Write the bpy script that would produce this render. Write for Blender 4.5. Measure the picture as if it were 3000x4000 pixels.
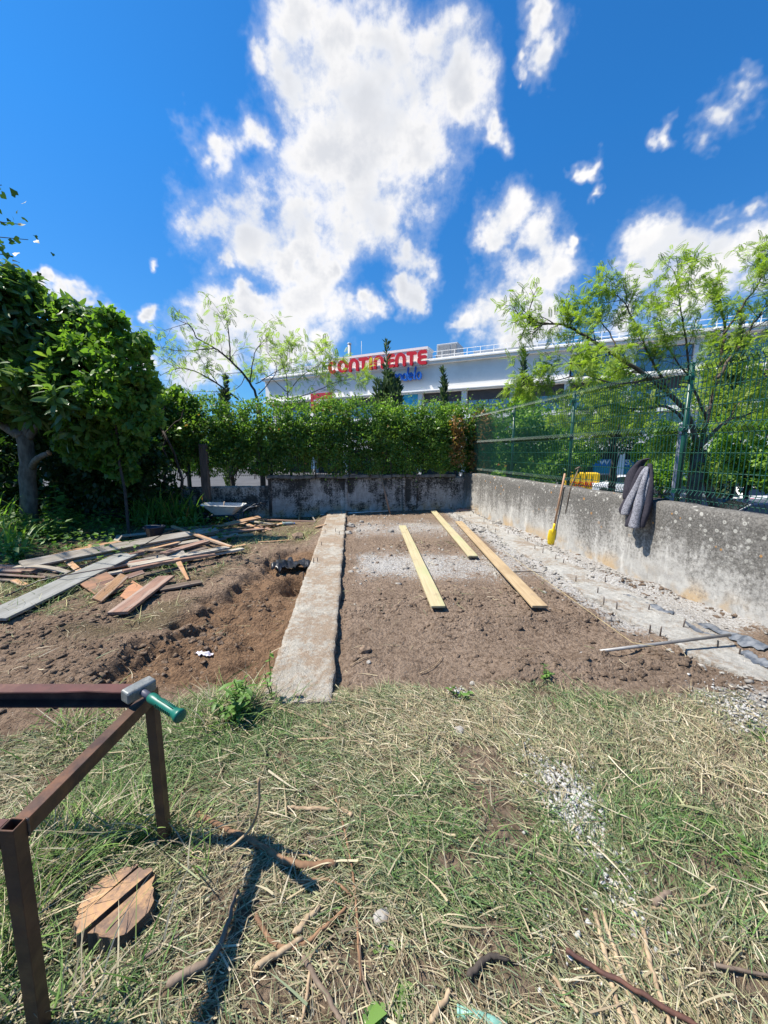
import bpy, bmesh, math, random
import numpy as np
from mathutils import Vector, Matrix, noise as mnoise

for o in list(bpy.data.objects):
    bpy.data.objects.remove(o)
scene = bpy.context.scene
COL = scene.collection
R = math.radians
random.seed(7)
RNG = np.random.default_rng(11)

# ------------------------------------------------------------------ camera
CAM_H = 1.6
PITCH = R(8.9)
cam_d = bpy.data.cameras.new('camera')
cam_d.sensor_fit = 'HORIZONTAL'
cam_d.sensor_width = 36.0
cam_d.lens = 18.0
cam_d.clip_start = 0.02
cam_d.clip_end = 2000
cam = bpy.data.objects.new('camera', cam_d)
COL.objects.link(cam)
cam.location = (0, 0, CAM_H)
cam.rotation_euler = (math.pi / 2 - PITCH, 0, 0)
scene.camera = cam
CP, SP = math.cos(PITCH), math.sin(PITCH)


def ray(x, y):
    u = (x - 1500) / 1500.0
    v = (2000 - y) / 1500.0
    return Vector((u, CP + v * SP, v * CP - SP))


def gnd(x, y, z=0.0):
    """where the sight line of a photo point meets the level z"""
    d = ray(x, y)
    t = (z - CAM_H) / d.z
    return Vector((d.x * t, d.y * t, z))


def atY(x, y, Y):
    d = ray(x, y)
    t = Y / d.y
    return Vector((d.x * t, Y, CAM_H + d.z * t))


# ------------------------------------------------------------------ light
SUN_EL = R(57.5)
SUN_H = Vector((-0.999, 0.02, 0)).normalized()          # horizontal direction to the sun
SUN_DIR = Vector((SUN_H.x * math.cos(SUN_EL), SUN_H.y * math.cos(SUN_EL), math.sin(SUN_EL)))
sun_d = bpy.data.lights.new('sun', 'SUN')
sun_d.energy = 4.6
sun_d.angle = R(0.55)
sun_d.color = (1.0, 0.935, 0.83)
sun = bpy.data.objects.new('sun', sun_d)
COL.objects.link(sun)
sun.rotation_euler = (-SUN_DIR).to_track_quat('-Z', 'Y').to_euler()

vs = scene.view_settings
vs.view_transform = 'Standard'
vs.look = 'None'
vs.gamma = 1.0
vs.use_curve_mapping = False
vs.exposure = 0.95
scene.render.engine = 'CYCLES'
cy = scene.cycles
cy.use_denoising = True
cy.max_bounces = 6
cy.diffuse_bounces = 3
cy.glossy_bounces = 3
cy.transmission_bounces = 4
cy.transparent_max_bounces = 8
cy.sample_clamp_indirect = 6.0
cy.caustics_reflective = False
cy.caustics_refractive = False

# ------------------------------------------------------------------ sky
world = bpy.data.worlds.new('World')
scene.world = world
world.use_nodes = True
WN = world.node_tree.nodes
WL = world.node_tree.links
WN.clear()


def wn(t, **k):
    n = WN.new(t)
    for a, b in k.items():
        setattr(n, a, b)
    return n


def wmath(op, a, b=None, c=None, clamp=False):
    n = wn('ShaderNodeMath', operation=op, use_clamp=clamp)
    for i, q in enumerate((a, b, c)):
        if q is None:
            continue
        if isinstance(q, (int, float)):
            n.inputs[i].default_value = q
        else:
            WL.new(q, n.inputs[i])
    return n.outputs[0]


def wvec(op, a, b=None, out=0):
    n = wn('ShaderNodeVectorMath', operation=op)
    for i, q in enumerate((a, b)):
        if q is None:
            continue
        if op == 'SCALE' and i == 1:
            n.inputs['Scale'].default_value = q
        elif isinstance(q, (tuple, list, Vector)):
            n.inputs[i].default_value = tuple(q)
        else:
            WL.new(q, n.inputs[i])
    return n.outputs[out]


def wnoise(vec, scale, detail, rough=0.55, out=0, lac=2.1):
    n = wn('ShaderNodeTexNoise')
    n.inputs['Scale'].default_value = scale
    n.inputs['Detail'].default_value = detail
    n.inputs['Roughness'].default_value = rough
    n.inputs['Lacunarity'].default_value = lac
    WL.new(vec, n.inputs['Vector'])
    return n.outputs[out]


def wrange(v, a, b, c=0.0, d=1.0, mode='SMOOTHSTEP'):
    n = wn('ShaderNodeMapRange', interpolation_type=mode)
    n.inputs[1].default_value = a
    n.inputs[2].default_value = b
    n.inputs[3].default_value = c
    n.inputs[4].default_value = d
    WL.new(v, n.inputs[0])
    return n.outputs[0]


def wmix(f, a, b, mode='MIX'):
    n = wn('ShaderNodeMix', data_type='RGBA', blend_type=mode)
    for s, q in ((0, f), (6, a), (7, b)):
        if isinstance(q, (int, float)):
            n.inputs[s].default_value = q
        elif isinstance(q, tuple):
            n.inputs[s].default_value = (*q, 1) if len(q) == 3 else q
        else:
            WL.new(q, n.inputs[s])
    return n.outputs[2]


SKY_STRENGTH = 0.105
tc = wn('ShaderNodeTexCoord')
DIR = wvec('NORMALIZE', tc.outputs['Generated'])
sky = wn('ShaderNodeTexSky', sky_type='NISHITA', sun_disc=False)
sky.sun_elevation = SUN_EL
sky.sun_rotation = math.atan2(SUN_H.x, SUN_H.y)
sky.altitude = 60
sky.air_density = 1.0
sky.dust_density = 0.35
sky.ozone_density = 2.2
sepd = wn('ShaderNodeSeparateXYZ')
WL.new(DIR, sepd.inputs[0])
grade = wmix(wrange(sepd.outputs[2], 0.0, 0.55, mode='LINEAR'), (0.24, 0.45, 0.63), (0.145, 0.60, 0.98))
skyc = wmix(1.0, sky.outputs[0], grade, 'MULTIPLY')

# clouds: soft heaps at fixed compass bearings, broken up by fractal noise; a thin general cover goes on all round
CLOUDS = """
650 40 84,740 90 90,830 110 110,940 105 88,975 215 84,880 200 110,800 250 140,630 170 86,560 130 50,690 310 110,780 400 110,900 340 84,470 310 44 .05,540 300 50 .1,
440 482 66,540 500 80,640 490 90,740 500 90,830 480 84,890 570 46,885 645 34,480 560 34 .1,600 560 50,700 570 46,1060 270 36 .10,
470 685 58,555 695 64,645 655 78,710 675 64,600 740 84,460 750 72,796 655 28 .05,690 740 50,545 640 30,400 720 30 .1,
1105 450 58,1075 490 40,1155 540 62,1185 585 56,1130 630 72,1075 685 62,1185 670 56,1220 510 20 .02,1130 730 70,1010 705 30,
1160 40 46 .02,1205 90 46 .02,1150 120 30 .10,1140 168 12 .1,
1600 220 44 .02,1640 180 36 .02,1545 280 36 .05,1450 300 30 .10,1255 345 26 .10,1275 395 22 .14,
1415 560 62,1480 530 62,1545 545 68,1615 525 58,1575 470 32 .08,1390 620 46,1500 620 80,1640 600 56,1350 690 46,1440 680 70,
100 605 22 .05,160 640 34,230 690 34,300 760 44,310 550 16 .18,330 685 18 .05,410 795 60,210 770 50
"""
warp = wnoise(DIR, 7.0, 4, 0.62, out=1)
warp = wvec('SCALE', wvec('SUBTRACT', warp, (0.5, 0.5, 0.5)), 0.17)
P = wvec('ADD', DIR, warp)
field = None
for tok in CLOUDS.replace('\n', ' ').split(','):
    a = [float(q) for q in tok.split()]
    x, y, r = a[0] * 1.8083, a[1] * 1.8083, a[2] * 1.8083
    c = ray(x, y).normalized()
    rr = 0.5 * ((ray(x + r, y).normalized() - c).length + (ray(x, y + r).normalized() - c).length)
    dist = wvec('DISTANCE', P, c, out=1)
    val = wmath('MULTIPLY_ADD', dist, -1.0 / (rr * 1.6), 1.0 - (a[3] if len(a) > 3 else 0.0))
    field = val if field is None else wmath('SMOOTH_MAX', field, val, 0.28)
field = wmath('MAXIMUM', field, -0.35)
n1 = wnoise(DIR, 8.0, 8, 0.62)
n2 = wnoise(wvec('ADD', DIR, SUN_DIR * 0.05), 7.0, 3, 0.5)
n3 = wnoise(DIR, 3.0, 2, 0.5)
# general cover of small broken cloud away from the heaps
cover = wmath('MULTIPLY_ADD', n3, 2.0, -1.50)
field2 = wmath('MAXIMUM', field, wmath('MINIMUM', cover, -0.30))
dens = wmath('ADD', wmath('MULTIPLY_ADD', field2, 1.15, -0.42), wmath('MULTIPLY_ADD', n1, 1.9, -0.95))
alpha = wmath('MAXIMUM', wrange(dens, -0.16, 0.46), wrange(dens, -0.42, 0.45, 0.0, 0.42))
core = wrange(dens, 0.20, 0.85)
lit = wrange(wmath('SUBTRACT', n1, n2), -0.08, 0.07)
shade = wmath('MULTIPLY', core, wrange(n3, 0.34, 0.60, 0.10, 1.0))
ccol = wmix(lit, (0.83, 0.86, 0.91), (1.0, 1.0, 1.0))
ccol = wmix(shade, ccol, (0.69, 0.72, 0.775))
ccol = wmix(1.0, ccol, (5.3, 5.2, 5.1), 'MULTIPLY')
sep = wn('ShaderNodeSeparateXYZ')
WL.new(DIR, sep.inputs[0])
above = wrange(sep.outputs[2], -0.02, 0.03)
alpha = wmath('MULTIPLY', wmath('MULTIPLY', alpha, above), 0.97)
final = wmix(alpha, skyc, ccol)
bg = wn('ShaderNodeBackground')
bg.inputs['Strength'].default_value = SKY_STRENGTH
WL.new(final, bg.inputs['Color'])
wo = wn('ShaderNodeOutputWorld')
WL.new(bg.outputs[0], wo.inputs['Surface'])
world.cycles.sampling_method = 'NONE'

# ================================================================== helpers
def tag(o, label=None, cat=None, group=None, kind=None):
    if label:
        o['label'] = label
    if cat:
        o['category'] = cat
    if group:
        o['group'] = group
    if kind:
        o['kind'] = kind
    return o


def empty(name, loc=(0, 0, 0), rz=0.0, label=None, cat=None, group=None):
    o = bpy.data.objects.new(name, None)
    o.empty_display_size = 0.1
    COL.objects.link(o)
    o.location = loc
    o.rotation_euler = (0, 0, rz)
    return tag(o, label, cat, group)


def link(name, me, mat=None, parent=None):
    if mat is not None and len(me.materials) == 0:
        for m in (mat if isinstance(mat, (list, tuple)) else [mat]):
            me.materials.append(m)
    o = bpy.data.objects.new(name, me)
    COL.objects.link(o)
    if parent is not None:
        o.parent = parent
    return o


def copy_tree(o, parent=None):
    c = o.copy()
    COL.objects.link(c)
    c.parent = parent
    for ch in [q for q in bpy.data.objects if q.parent == o]:
        copy_tree(ch, c)
    return c


class MB:
    """collects shapes for one mesh"""
    def __init__(self):
        self.v = []
        self.f = []
        self.mi = []
        self.sm = []

    def add(self, vs, fs, mi=0, smooth=False):
        b = len(self.v)
        self.v.extend([tuple(q) for q in vs])
        for f in fs:
            self.f.append([b + i for i in f])
            self.mi.append(mi)
            self.sm.append(smooth)
        return self

    def box(self, c, s, rot=None, mi=0, jit=0.0):
        hx, hy, hz = s[0] / 2, s[1] / 2, s[2] / 2
        vs = []
        for z in (-hz, hz):
            for (x, y) in ((-hx, -hy), (hx, -hy), (hx, hy), (-hx, hy)):
                p = Vector((x, y, z))
                if jit:
                    p += Vector((random.uniform(-jit, jit), random.uniform(-jit, jit), random.uniform(-jit, jit)))
                if rot is not None:
                    p = rot @ p
                vs.append(p + Vector(c))
        fs = [(3, 2, 1, 0), (4, 5, 6, 7), (0, 1, 5, 4), (1, 2, 6, 5), (2, 3, 7, 6), (3, 0, 4, 7)]
        return self.add(vs, fs, mi)

    def tube(self, pts, rad, n=8, mi=0, cap=True, smooth=True, flat=1.0, up=None):
        pts = [Vector(p) for p in pts]
        m = len(pts)
        if not isinstance(rad, (list, tuple)):
            rad = [rad] * m
        vs, fs = [], []
        prev = None
        for i, p in enumerate(pts):
            t = (pts[min(i + 1, m - 1)] - pts[max(i - 1, 0)])
            if t.length < 1e-9:
                t = Vector((0, 0, 1))
            t.normalize()
            if prev is None:
                a = Vector(up) if up is not None else (Vector((0, 0, 1)) if abs(t.z) < 0.9 else Vector((1, 0, 0)))
                x = a.cross(t)
                if x.length < 1e-6:
                    x = Vector((1, 0, 0)).cross(t)
            else:
                x = prev - t * prev.dot(t)
            x.normalize()
            prev = x
            y = t.cross(x)
            for k in range(n):
                an = 2 * math.pi * k / n
                vs.append(p + x * math.cos(an) * rad[i] + y * math.sin(an) * rad[i] * flat)
        for i in range(m - 1):
            for k in range(n):
                k2 = (k + 1) % n
                fs.append((i * n + k, i * n + k2, (i + 1) * n + k2, (i + 1) * n + k))
        if cap:
            fs.append(tuple(range(n))[::-1])
            fs.append(tuple((m - 1) * n + k for k in range(n)))
        return self.add(vs, fs, mi, smooth)

    def lathe(self, c, prof, n=16, mi=0, rot=None, smooth=True):
        vs, fs = [], []
        for (r, z) in prof:
            for k in range(n):
                an = 2 * math.pi * k / n
                p = Vector((r * math.cos(an), r * math.sin(an), z))
                if rot is not None:
                    p = rot @ p
                vs.append(p + Vector(c))
        m = len(prof)
        for i in range(m - 1):
            for k in range(n):
                k2 = (k + 1) % n
                fs.append((i * n + k, i * n + k2, (i + 1) * n + k2, (i + 1) * n + k))
        if prof[0][0] > 1e-5:
            fs.append(tuple(range(n))[::-1])
        if prof[-1][0] > 1e-5:
            fs.append(tuple((m - 1) * n + k for k in range(n)))
        return self.add(vs, fs, mi, smooth)

    def prism(self, poly, d0, d1, M=None, mi=0):
        """polygon in x,z pushed from y=d0 to y=d1"""
        n = len(poly)
        vs = [Vector((p[0], d0, p[1])) for p in poly] + [Vector((p[0], d1, p[1])) for p in poly]
        if M is not None:
            vs = [M @ q for q in vs]
        fs = [tuple(range(n)), tuple(range(2 * n - 1, n - 1, -1))]
        for i in range(n):
            j = (i + 1) % n
            fs.append((j, i, i + n, j + n))
        return self.add(vs, fs, mi)

    def build(self, name, mat, parent=None, loc=None, bevel=0.0, bseg=1):
        me = bpy.data.meshes.new(name)
        me.from_pydata(self.v, [], self.f)
        me.polygons.foreach_set('material_index', self.mi)
        me.polygons.foreach_set('use_smooth', self.sm)
        me.update()
        o = link(name, me, mat, parent)
        if loc is not None:
            o.location = loc
        if bevel:
            b = o.modifiers.new('edges', 'BEVEL')
            b.width = bevel
            b.segments = bseg
            b.limit_method = 'ANGLE'
            b.angle_limit = R(40)
        return o


def np_mesh(name, verts, faces, mat, parent=None, col=None, smooth=False, loc=None):
    """big meshes: verts (n,3), faces (m,k) of one size; col (n,3) -> attribute 'tint'"""
    me = bpy.data.meshes.new(name)
    verts = np.asarray(verts, dtype=np.float32)
    faces = np.asarray(faces, dtype=np.int32)
    m, k = faces.shape
    me.vertices.add(len(verts))
    me.vertices.foreach_set('co', verts.ravel())
    me.loops.add(m * k)
    me.loops.foreach_set('vertex_index', faces.ravel())
    me.polygons.add(m)
    me.polygons.foreach_set('loop_start', np.arange(0, m * k, k, dtype=np.int32))
    me.polygons.foreach_set('loop_total', np.full(m, k, dtype=np.int32))
    if smooth:
        me.polygons.foreach_set('use_smooth', np.ones(m, dtype=bool))
    if col is not None:
        at = me.color_attributes.new('tint', 'FLOAT_COLOR', 'POINT')
        c4 = np.ones((len(verts), 4), dtype=np.float32)
        c4[:, :3] = col
        at.data.foreach_set('color', c4.ravel())
    me.update()
    me.validate()
    o = link(name, me, mat, parent)
    if loc is not None:
        o.location = loc
    return o


# ---- numpy value noise
_TAB = {}


def vnoise(x, y, seed=0):
    if seed not in _TAB:
        rs = np.random.default_rng(seed)
        _TAB[seed] = (rs.permutation(256), rs.random(256))
    perm, val = _TAB[seed]
    xi = np.floor(x).astype(int)
    yi = np.floor(y).astype(int)
    fx = x - xi
    fy = y - yi
    fx = fx * fx * (3 - 2 * fx)
    fy = fy * fy * (3 - 2 * fy)
    def h(a, b):
        return val[perm[(perm[a & 255] + b) & 255]]
    return ((h(xi, yi) * (1 - fx) + h(xi + 1, yi) * fx) * (1 - fy) +
            (h(xi, yi + 1) * (1 - fx) + h(xi + 1, yi + 1) * fx) * fy)


def fbm(x, y, f=1.0, octv=4, seed=0, gain=0.5):
    a, s, t = 1.0, 0.0, 0.0
    for i in range(octv):
        s = s + a * (vnoise(x * f, y * f, seed + i * 17) - 0.5)
        t += a
        a *= gain
        f *= 2.03
    return s / t * 2.0        # about -1..1


def sstep(x, a, b):
    t = np.clip((x - a) / (b - a), 0, 1)
    return t * t * (3 - 2 * t)


# ================================================================== materials
def nmat(name):
    m = bpy.data.materials.new(name)
    m.use_nodes = True
    nt = m.node_tree
    b = nt.nodes['Principled BSDF']
    return m, nt, b


class NB:
    """short hand for node building"""
    def __init__(self, nt):
        self.nt = nt

    def n(self, t, **k):
        q = self.nt.nodes.new(t)
        for a, b in k.items():
            setattr(q, a, b)
        return q

    def put(self, sock, q):
        if isinstance(q, (int, float)):
            sock.default_value = q
        elif isinstance(q, tuple):
            sock.default_value = (*q, 1) if (len(q) == 3 and sock.type == 'RGBA') else q
        else:
            self.nt.links.new(q, sock)

    def coord(self, which='Object'):
        return self.n('ShaderNodeTexCoord').outputs[which]

    def mapped(self, vec, scale=(1, 1, 1), loc=(0, 0, 0)):
        q = self.n('ShaderNodeMapping')
        q.inputs['Scale'].default_value = scale
        q.inputs['Location'].default_value = loc
        self.put(q.inputs[0], vec)
        return q.outputs[0]

    def noise(self, vec, scale, detail=4, rough=0.55, out=0, dist=0.0):
        q = self.n('ShaderNodeTexNoise')
        q.inputs['Scale'].default_value = scale
        q.inputs['Detail'].default_value = detail
        q.inputs['Roughness'].default_value = rough
        q.inputs['Distortion'].default_value = dist
        self.put(q.inputs['Vector'], vec)
        return q.outputs[out]

    def voro(self, vec, scale, feature='F1', out='Distance', rnd=1.0):
        q = self.n('ShaderNodeTexVoronoi', feature=feature)
        q.inputs['Scale'].default_value = scale
        q.inputs['Randomness'].default_value = rnd
        self.put(q.inputs['Vector'], vec)
        return q.outputs[out]

    def rng(self, v, a, b, c=0.0, d=1.0, mode='SMOOTHSTEP'):
        q = self.n('ShaderNodeMapRange', interpolation_type=mode)
        for i, x in enumerate((v, a, b, c, d)):
            self.put(q.inputs[i], x)
        return q.outputs[0]

    def math(self, op, a, b=0.0, clamp=False):
        q = self.n('ShaderNodeMath', operation=op, use_clamp=clamp)
        self.put(q.inputs[0], a)
        self.put(q.inputs[1], b)
        return q.outputs[0]

    def mix(self, f, a, b, mode='MIX'):
        q = self.n('ShaderNodeMix', data_type='RGBA', blend_type=mode)
        self.put(q.inputs[0], f)
        self.put(q.inputs[6], a)
        self.put(q.inputs[7], b)
        return q.outputs[2]

    def bump(self, h, strength=0.3, dist=0.01, normal=None):
        q = self.n('ShaderNodeBump')
        q.inputs['Strength'].default_value = strength
        q.inputs['Distance'].default_value = dist
        self.put(q.inputs['Height'], h)
        if normal is not None:
            self.put(q.inputs['Normal'], normal)
        return q.outputs[0]

    def attr(self, name='tint', out='Color'):
        q = self.n('ShaderNodeAttribute', attribute_name=name)
        return q.outputs[out]

    def xyz(self, vec):
        q = self.n('ShaderNodeSeparateXYZ')
        self.put(q.inputs[0], vec)
        return q.outputs


def pm(name, c1, c2=None, scale=6.0, rough=0.7, bump=0.0, bscale=40.0, bdist=0.004, metal=0.0, detail=5,
       stretch=(1, 1, 1), c3=None, s3=2.0, spec=0.4, lo=0.35, hi=0.65, rvar=0.0):
    """two or three tone procedural surface with fine relief"""
    m, nt, b = nmat(name)
    g = NB(nt)
    co = g.mapped(g.coord('Object'), stretch)
    c2 = c2 or tuple(q * 0.75 for q in c1)
    f = g.rng(g.noise(co, scale, detail, 0.6), lo, hi)
    col = g.mix(f, c1, c2)
    if c3:
        f3 = g.rng(g.noise(co, s3, 5, 0.65), 0.5, 0.68)
        col = g.mix(f3, col, c3)
    g.put(b.inputs['Base Color'], col)
    if rvar:
        g.put(b.inputs['Roughness'], g.rng(g.noise(co, scale * 1.7, 4), 0.3, 0.7, rough - rvar, rough + rvar))
    else:
        b.inputs['Roughness'].default_value = rough
    b.inputs['Metallic'].default_value = metal
    b.inputs['Specular IOR Level'].default_value = spec
    if bump:
        g.put(b.inputs['Normal'], g.bump(g.noise(co, bscale, 5, 0.65), bump, bdist))
    return m


def leafmat(name, c_dark, c_light, rough=0.45, trans=0.35, spec=0.45, use_attr=True, tcol=None):
    """leaf: colour from the leaf's own tint between two greens, light shines through"""
    m, nt, b = nmat(name)
    g = NB(nt)
    a = g.attr('tint') if use_attr else None
    if use_attr:
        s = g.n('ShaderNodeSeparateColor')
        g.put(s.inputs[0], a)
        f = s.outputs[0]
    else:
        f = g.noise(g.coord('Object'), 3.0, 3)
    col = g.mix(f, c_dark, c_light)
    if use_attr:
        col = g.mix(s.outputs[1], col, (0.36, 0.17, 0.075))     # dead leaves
    g.put(b.inputs['Base Color'], col)
    b.inputs['Roughness'].default_value = rough
    b.inputs['Specular IOR Level'].default_value = spec
    tr = g.n('ShaderNodeBsdfTranslucent')
    tc_ = g.mix(1.0, col, tcol or (1.35, 1.5, 0.55), 'MULTIPLY')
    g.put(tr.inputs['Color'], tc_)
    mx = g.n('ShaderNodeMixShader')
    mx.inputs[0].default_value = trans
    nt.links.new(b.outputs[0], mx.inputs[1])
    nt.links.new(tr.outputs[0], mx.inputs[2])
    out = [q for q in nt.nodes if q.type == 'OUTPUT_MATERIAL'][0]
    nt.links.new(mx.outputs[0], out.inputs['Surface'])
    return m


M = {}
M['steel_rust'] = pm('rusty steel', (0.060, 0.036, 0.028), (0.105, 0.060, 0.040), 9, 0.55, 0.35, 90, 0.002, metal=0.25,
                     c3=(0.16, 0.075, 0.04), s3=5, rvar=0.12)
M['green_steel'] = pm('green powder coat', (0.005, 0.052, 0.034), (0.007, 0.065, 0.043), 8, 0.38, 0.05, 200, 0.001, spec=0.5)
M['bark'] = pm('bark', (0.15, 0.115, 0.085), (0.07, 0.052, 0.04), 14, 0.9, 0.8, 30, 0.02, stretch=(1, 1, 0.35))
M['bark_grey'] = pm('grey bark', (0.19, 0.165, 0.14), (0.10, 0.085, 0.07), 11, 0.9, 0.6, 40, 0.01, stretch=(1, 1, 0.4))
M['bark_dark'] = pm('dark twig bark', (0.07, 0.055, 0.045), (0.035, 0.03, 0.026), 11, 0.9, 0.4, 40, 0.01)
M['new_wood'] = pm('treated pine', (0.45, 0.385, 0.235), (0.39, 0.325, 0.19), 5, 0.7, 0.25, 40, 0.003, stretch=(8, 0.6, 8),
                   c3=(0.37, 0.375, 0.20), s3=0.9)
M['new_wood2'] = pm('pine board', (0.43, 0.32, 0.19), (0.36, 0.255, 0.145), 5, 0.7, 0.25, 40, 0.003, stretch=(8, 0.6, 8),
                    c3=(0.30, 0.21, 0.125), s3=1.4)
M['wood_grey'] = pm('weathered board', (0.37, 0.325, 0.255), (0.25, 0.21, 0.16), 6, 0.85, 0.5, 40, 0.004, stretch=(0.6, 8, 8),
                    c3=(0.45, 0.41, 0.35), s3=1.2)
M['wood_blue'] = pm('blue grey board', (0.235, 0.235, 0.215), (0.17, 0.168, 0.15), 5, 0.85, 0.4, 40, 0.003, stretch=(0.6, 6, 6),
                    c3=(0.27, 0.27, 0.255), s3=1.1)
M['wood_red'] = pm('red brown board', (0.27, 0.155, 0.11), (0.17, 0.10, 0.075), 6, 0.85, 0.5, 40, 0.004, stretch=(0.6, 8, 8),
                   c3=(0.33, 0.25, 0.20), s3=1.3)
M['wood_orange'] = pm('split pine', (0.46, 0.265, 0.135), (0.33, 0.18, 0.09), 6, 0.8, 0.5, 40, 0.004, stretch=(0.6, 8, 8),
                      c3=(0.42, 0.33, 0.25), s3=1.6)
M['wood_dark'] = pm('damp old board', (0.12, 0.085, 0.06), (0.07, 0.05, 0.036), 6, 0.85, 0.5, 40, 0.004, stretch=(0.6, 8, 8),
                    c3=(0.19, 0.15, 0.12), s3=1.3)
M['ply'] = pm('dirty form panel', (0.27, 0.14, 0.08), (0.19, 0.105, 0.065), 7, 0.75, 0.3, 50, 0.003, c3=(0.12, 0.085, 0.06), s3=3)
M['stalk'] = pm('dry stalk', (0.40, 0.30, 0.19), (0.26, 0.18, 0.11), 8, 0.8, 0.4, 60, 0.002, stretch=(3, 3, 1))
M['root'] = pm('root bark', (0.27, 0.155, 0.085), (0.16, 0.09, 0.05), 16, 0.85, 0.5, 80, 0.003)
M['stick'] = pm('grey brown stick', (0.22, 0.165, 0.12), (0.13, 0.095, 0.07), 14, 0.85, 0.5, 80, 0.003)
M['rebar'] = pm('rusted bar', (0.14, 0.065, 0.045), (0.085, 0.042, 0.034), 30, 0.75, 0.5, 150, 0.002, metal=0.2)
M['steel_grey'] = pm('dull zinc steel', (0.30, 0.295, 0.285), (0.23, 0.22, 0.21), 12, 0.5, 0.1, 90, 0.001, metal=0.35)
M['white_pipe'] = pm('white plastic', (0.66, 0.66, 0.64), (0.55, 0.55, 0.52), 8, 0.4)
M['yellow'] = pm('yellow plastic', (0.80, 0.56, 0.006), (0.74, 0.50, 0.005), 7, 0.35, spec=0.5, c3=(0.45, 0.33, 0.06), s3=9)
M['handle_wood'] = pm('shovel handle wood', (0.44, 0.26, 0.16), (0.36, 0.20, 0.12), 8, 0.55, 0.15, 60, 0.002, stretch=(4, 4, 0.5))
M['hammer_steel'] = pm('hammer steel', (0.20, 0.215, 0.215), (0.145, 0.155, 0.15), 20, 0.55, 0.4, 60, 0.002, metal=0.3,
                       c3=(0.30, 0.30, 0.28), s3=25)
M['hammer_neck'] = pm('grey blue fibreglass', (0.085, 0.09, 0.13), (0.065, 0.07, 0.10), 30, 0.5)
M['hammer_grip'] = pm('green rubber', (0.004, 0.125, 0.085), (0.003, 0.105, 0.072), 25, 0.42, 0.08, 120, 0.001, spec=0.5)
M['black'] = pm('black plastic', (0.012, 0.013, 0.015), (0.02, 0.021, 0.024), 10, 0.35, spec=0.5)
M['paper'] = pm('crumpled paper', (0.72, 0.70, 0.73), (0.60, 0.55, 0.62), 30, 0.7)
M['coat_dark'] = pm('dark fleece', (0.050, 0.046, 0.058), (0.034, 0.032, 0.042), 60, 0.95, 0.4, 250, 0.003, spec=0.1)
M['coat_grey'] = pm('heather grey fleece', (0.29, 0.29, 0.32), (0.13, 0.13, 0.15), 75, 0.95, 0.4, 250, 0.003, spec=0.1, detail=6,
                    lo=0.40, hi=0.60)
M['asphalt'] = pm('asphalt', (0.085, 0.085, 0.088), (0.06, 0.06, 0.063), 0.6, 0.9, 0.3, 60, 0.01)
M['pave'] = pm('paving', (0.30, 0.285, 0.26), (0.24, 0.23, 0.21), 1.5, 0.9)
M['tyre'] = pm('tyre', (0.02, 0.02, 0.02), None, 8, 0.85)
M['carglass'] = pm('car glass', (0.015, 0.018, 0.02), None, 3, 0.06, spec=0.8)
M['wall_white'] = pm('white render', (0.80, 0.775, 0.73), (0.76, 0.735, 0.69), 0.35, 0.85, c3=(0.70, 0.675, 0.63), s3=0.2)
M['trim_white'] = pm('white trim', (0.82, 0.80, 0.76), (0.78, 0.76, 0.72), 0.8, 0.8)
M['panel_grey'] = pm('grey screen', (0.44, 0.45, 0.46), (0.38, 0.39, 0.40), 0.8, 0.5, metal=0.2)
M['recess_shade'] = pm('painted recess shade', (0.030, 0.032, 0.036), None, 1, 0.7)  # shade of the shop recess put into a near-black colour
M['sign_red'] = pm('red sign face', (0.62, 0.010, 0.016), (0.58, 0.010, 0.015), 1, 0.35, spec=0.5)
M['sign_red_dull'] = pm('red panel', (0.55, 0.045, 0.055), None, 1, 0.4)
M['sign_blue'] = pm('blue sign face', (0.018, 0.125, 0.50), (0.016, 0.11, 0.46), 1, 0.35, spec=0.5)
M['shop_blue'] = pm('blue fascia', (0.010, 0.17, 0.47), None, 1, 0.4)
M['shop_teal'] = pm('teal shop front', (0.012, 0.24, 0.33), (0.010, 0.21, 0.29), 1, 0.35)
M['orange'] = pm('orange awning', (0.62, 0.10, 0.03), None, 1, 0.5)
M['cyan_poster'] = pm('cyan poster', (0.02, 0.35, 0.60), (0.10, 0.5, 0.72), 1.2, 0.4)
M['teal_hose'] = pm('teal garden hose', (0.22, 0.42, 0.35), (0.16, 0.34, 0.28), 40, 0.4)
M['stone'] = pm('pale stone', (0.345, 0.325, 0.29), (0.22, 0.20, 0.175), 22, 0.9, 0.5, 60, 0.004)
M['limegravel'] = pm('white chippings', (0.48, 0.47, 0.445), (0.31, 0.30, 0.28), 25, 0.9, 0.4, 90, 0.003)
M['stump_top'] = None


def glassmat():
    m, nt, b = nmat('facade glass')
    g = NB(nt)
    co = g.coord('Object')
    col = g.mix(g.rng(g.noise(co, 0.3, 3), 0.4, 0.6), (0.028, 0.055, 0.09), (0.045, 0.08, 0.12))
    g.put(b.inputs['Base Color'], col)
    b.inputs['Roughness'].default_value = 0.04
    b.inputs['Specular IOR Level'].default_value = 1.0
    b.inputs['IOR'].default_value = 1.9
    return m


M['glass'] = glassmat()


def carpaint(name, c):
    m, nt, b = nmat(name)
    b.inputs['Base Color'].default_value = (*c, 1)
    b.inputs['Roughness'].default_value = 0.28
    b.inputs['Coat Weight'].default_value = 0.6
    b.inputs['Coat Roughness'].default_value = 0.05
    g = NB(nt)
    g.put(b.inputs['Roughness'], g.rng(g.noise(g.coord(), 3, 3), 0.3, 0.7, 0.25, 0.4))
    return m


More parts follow.
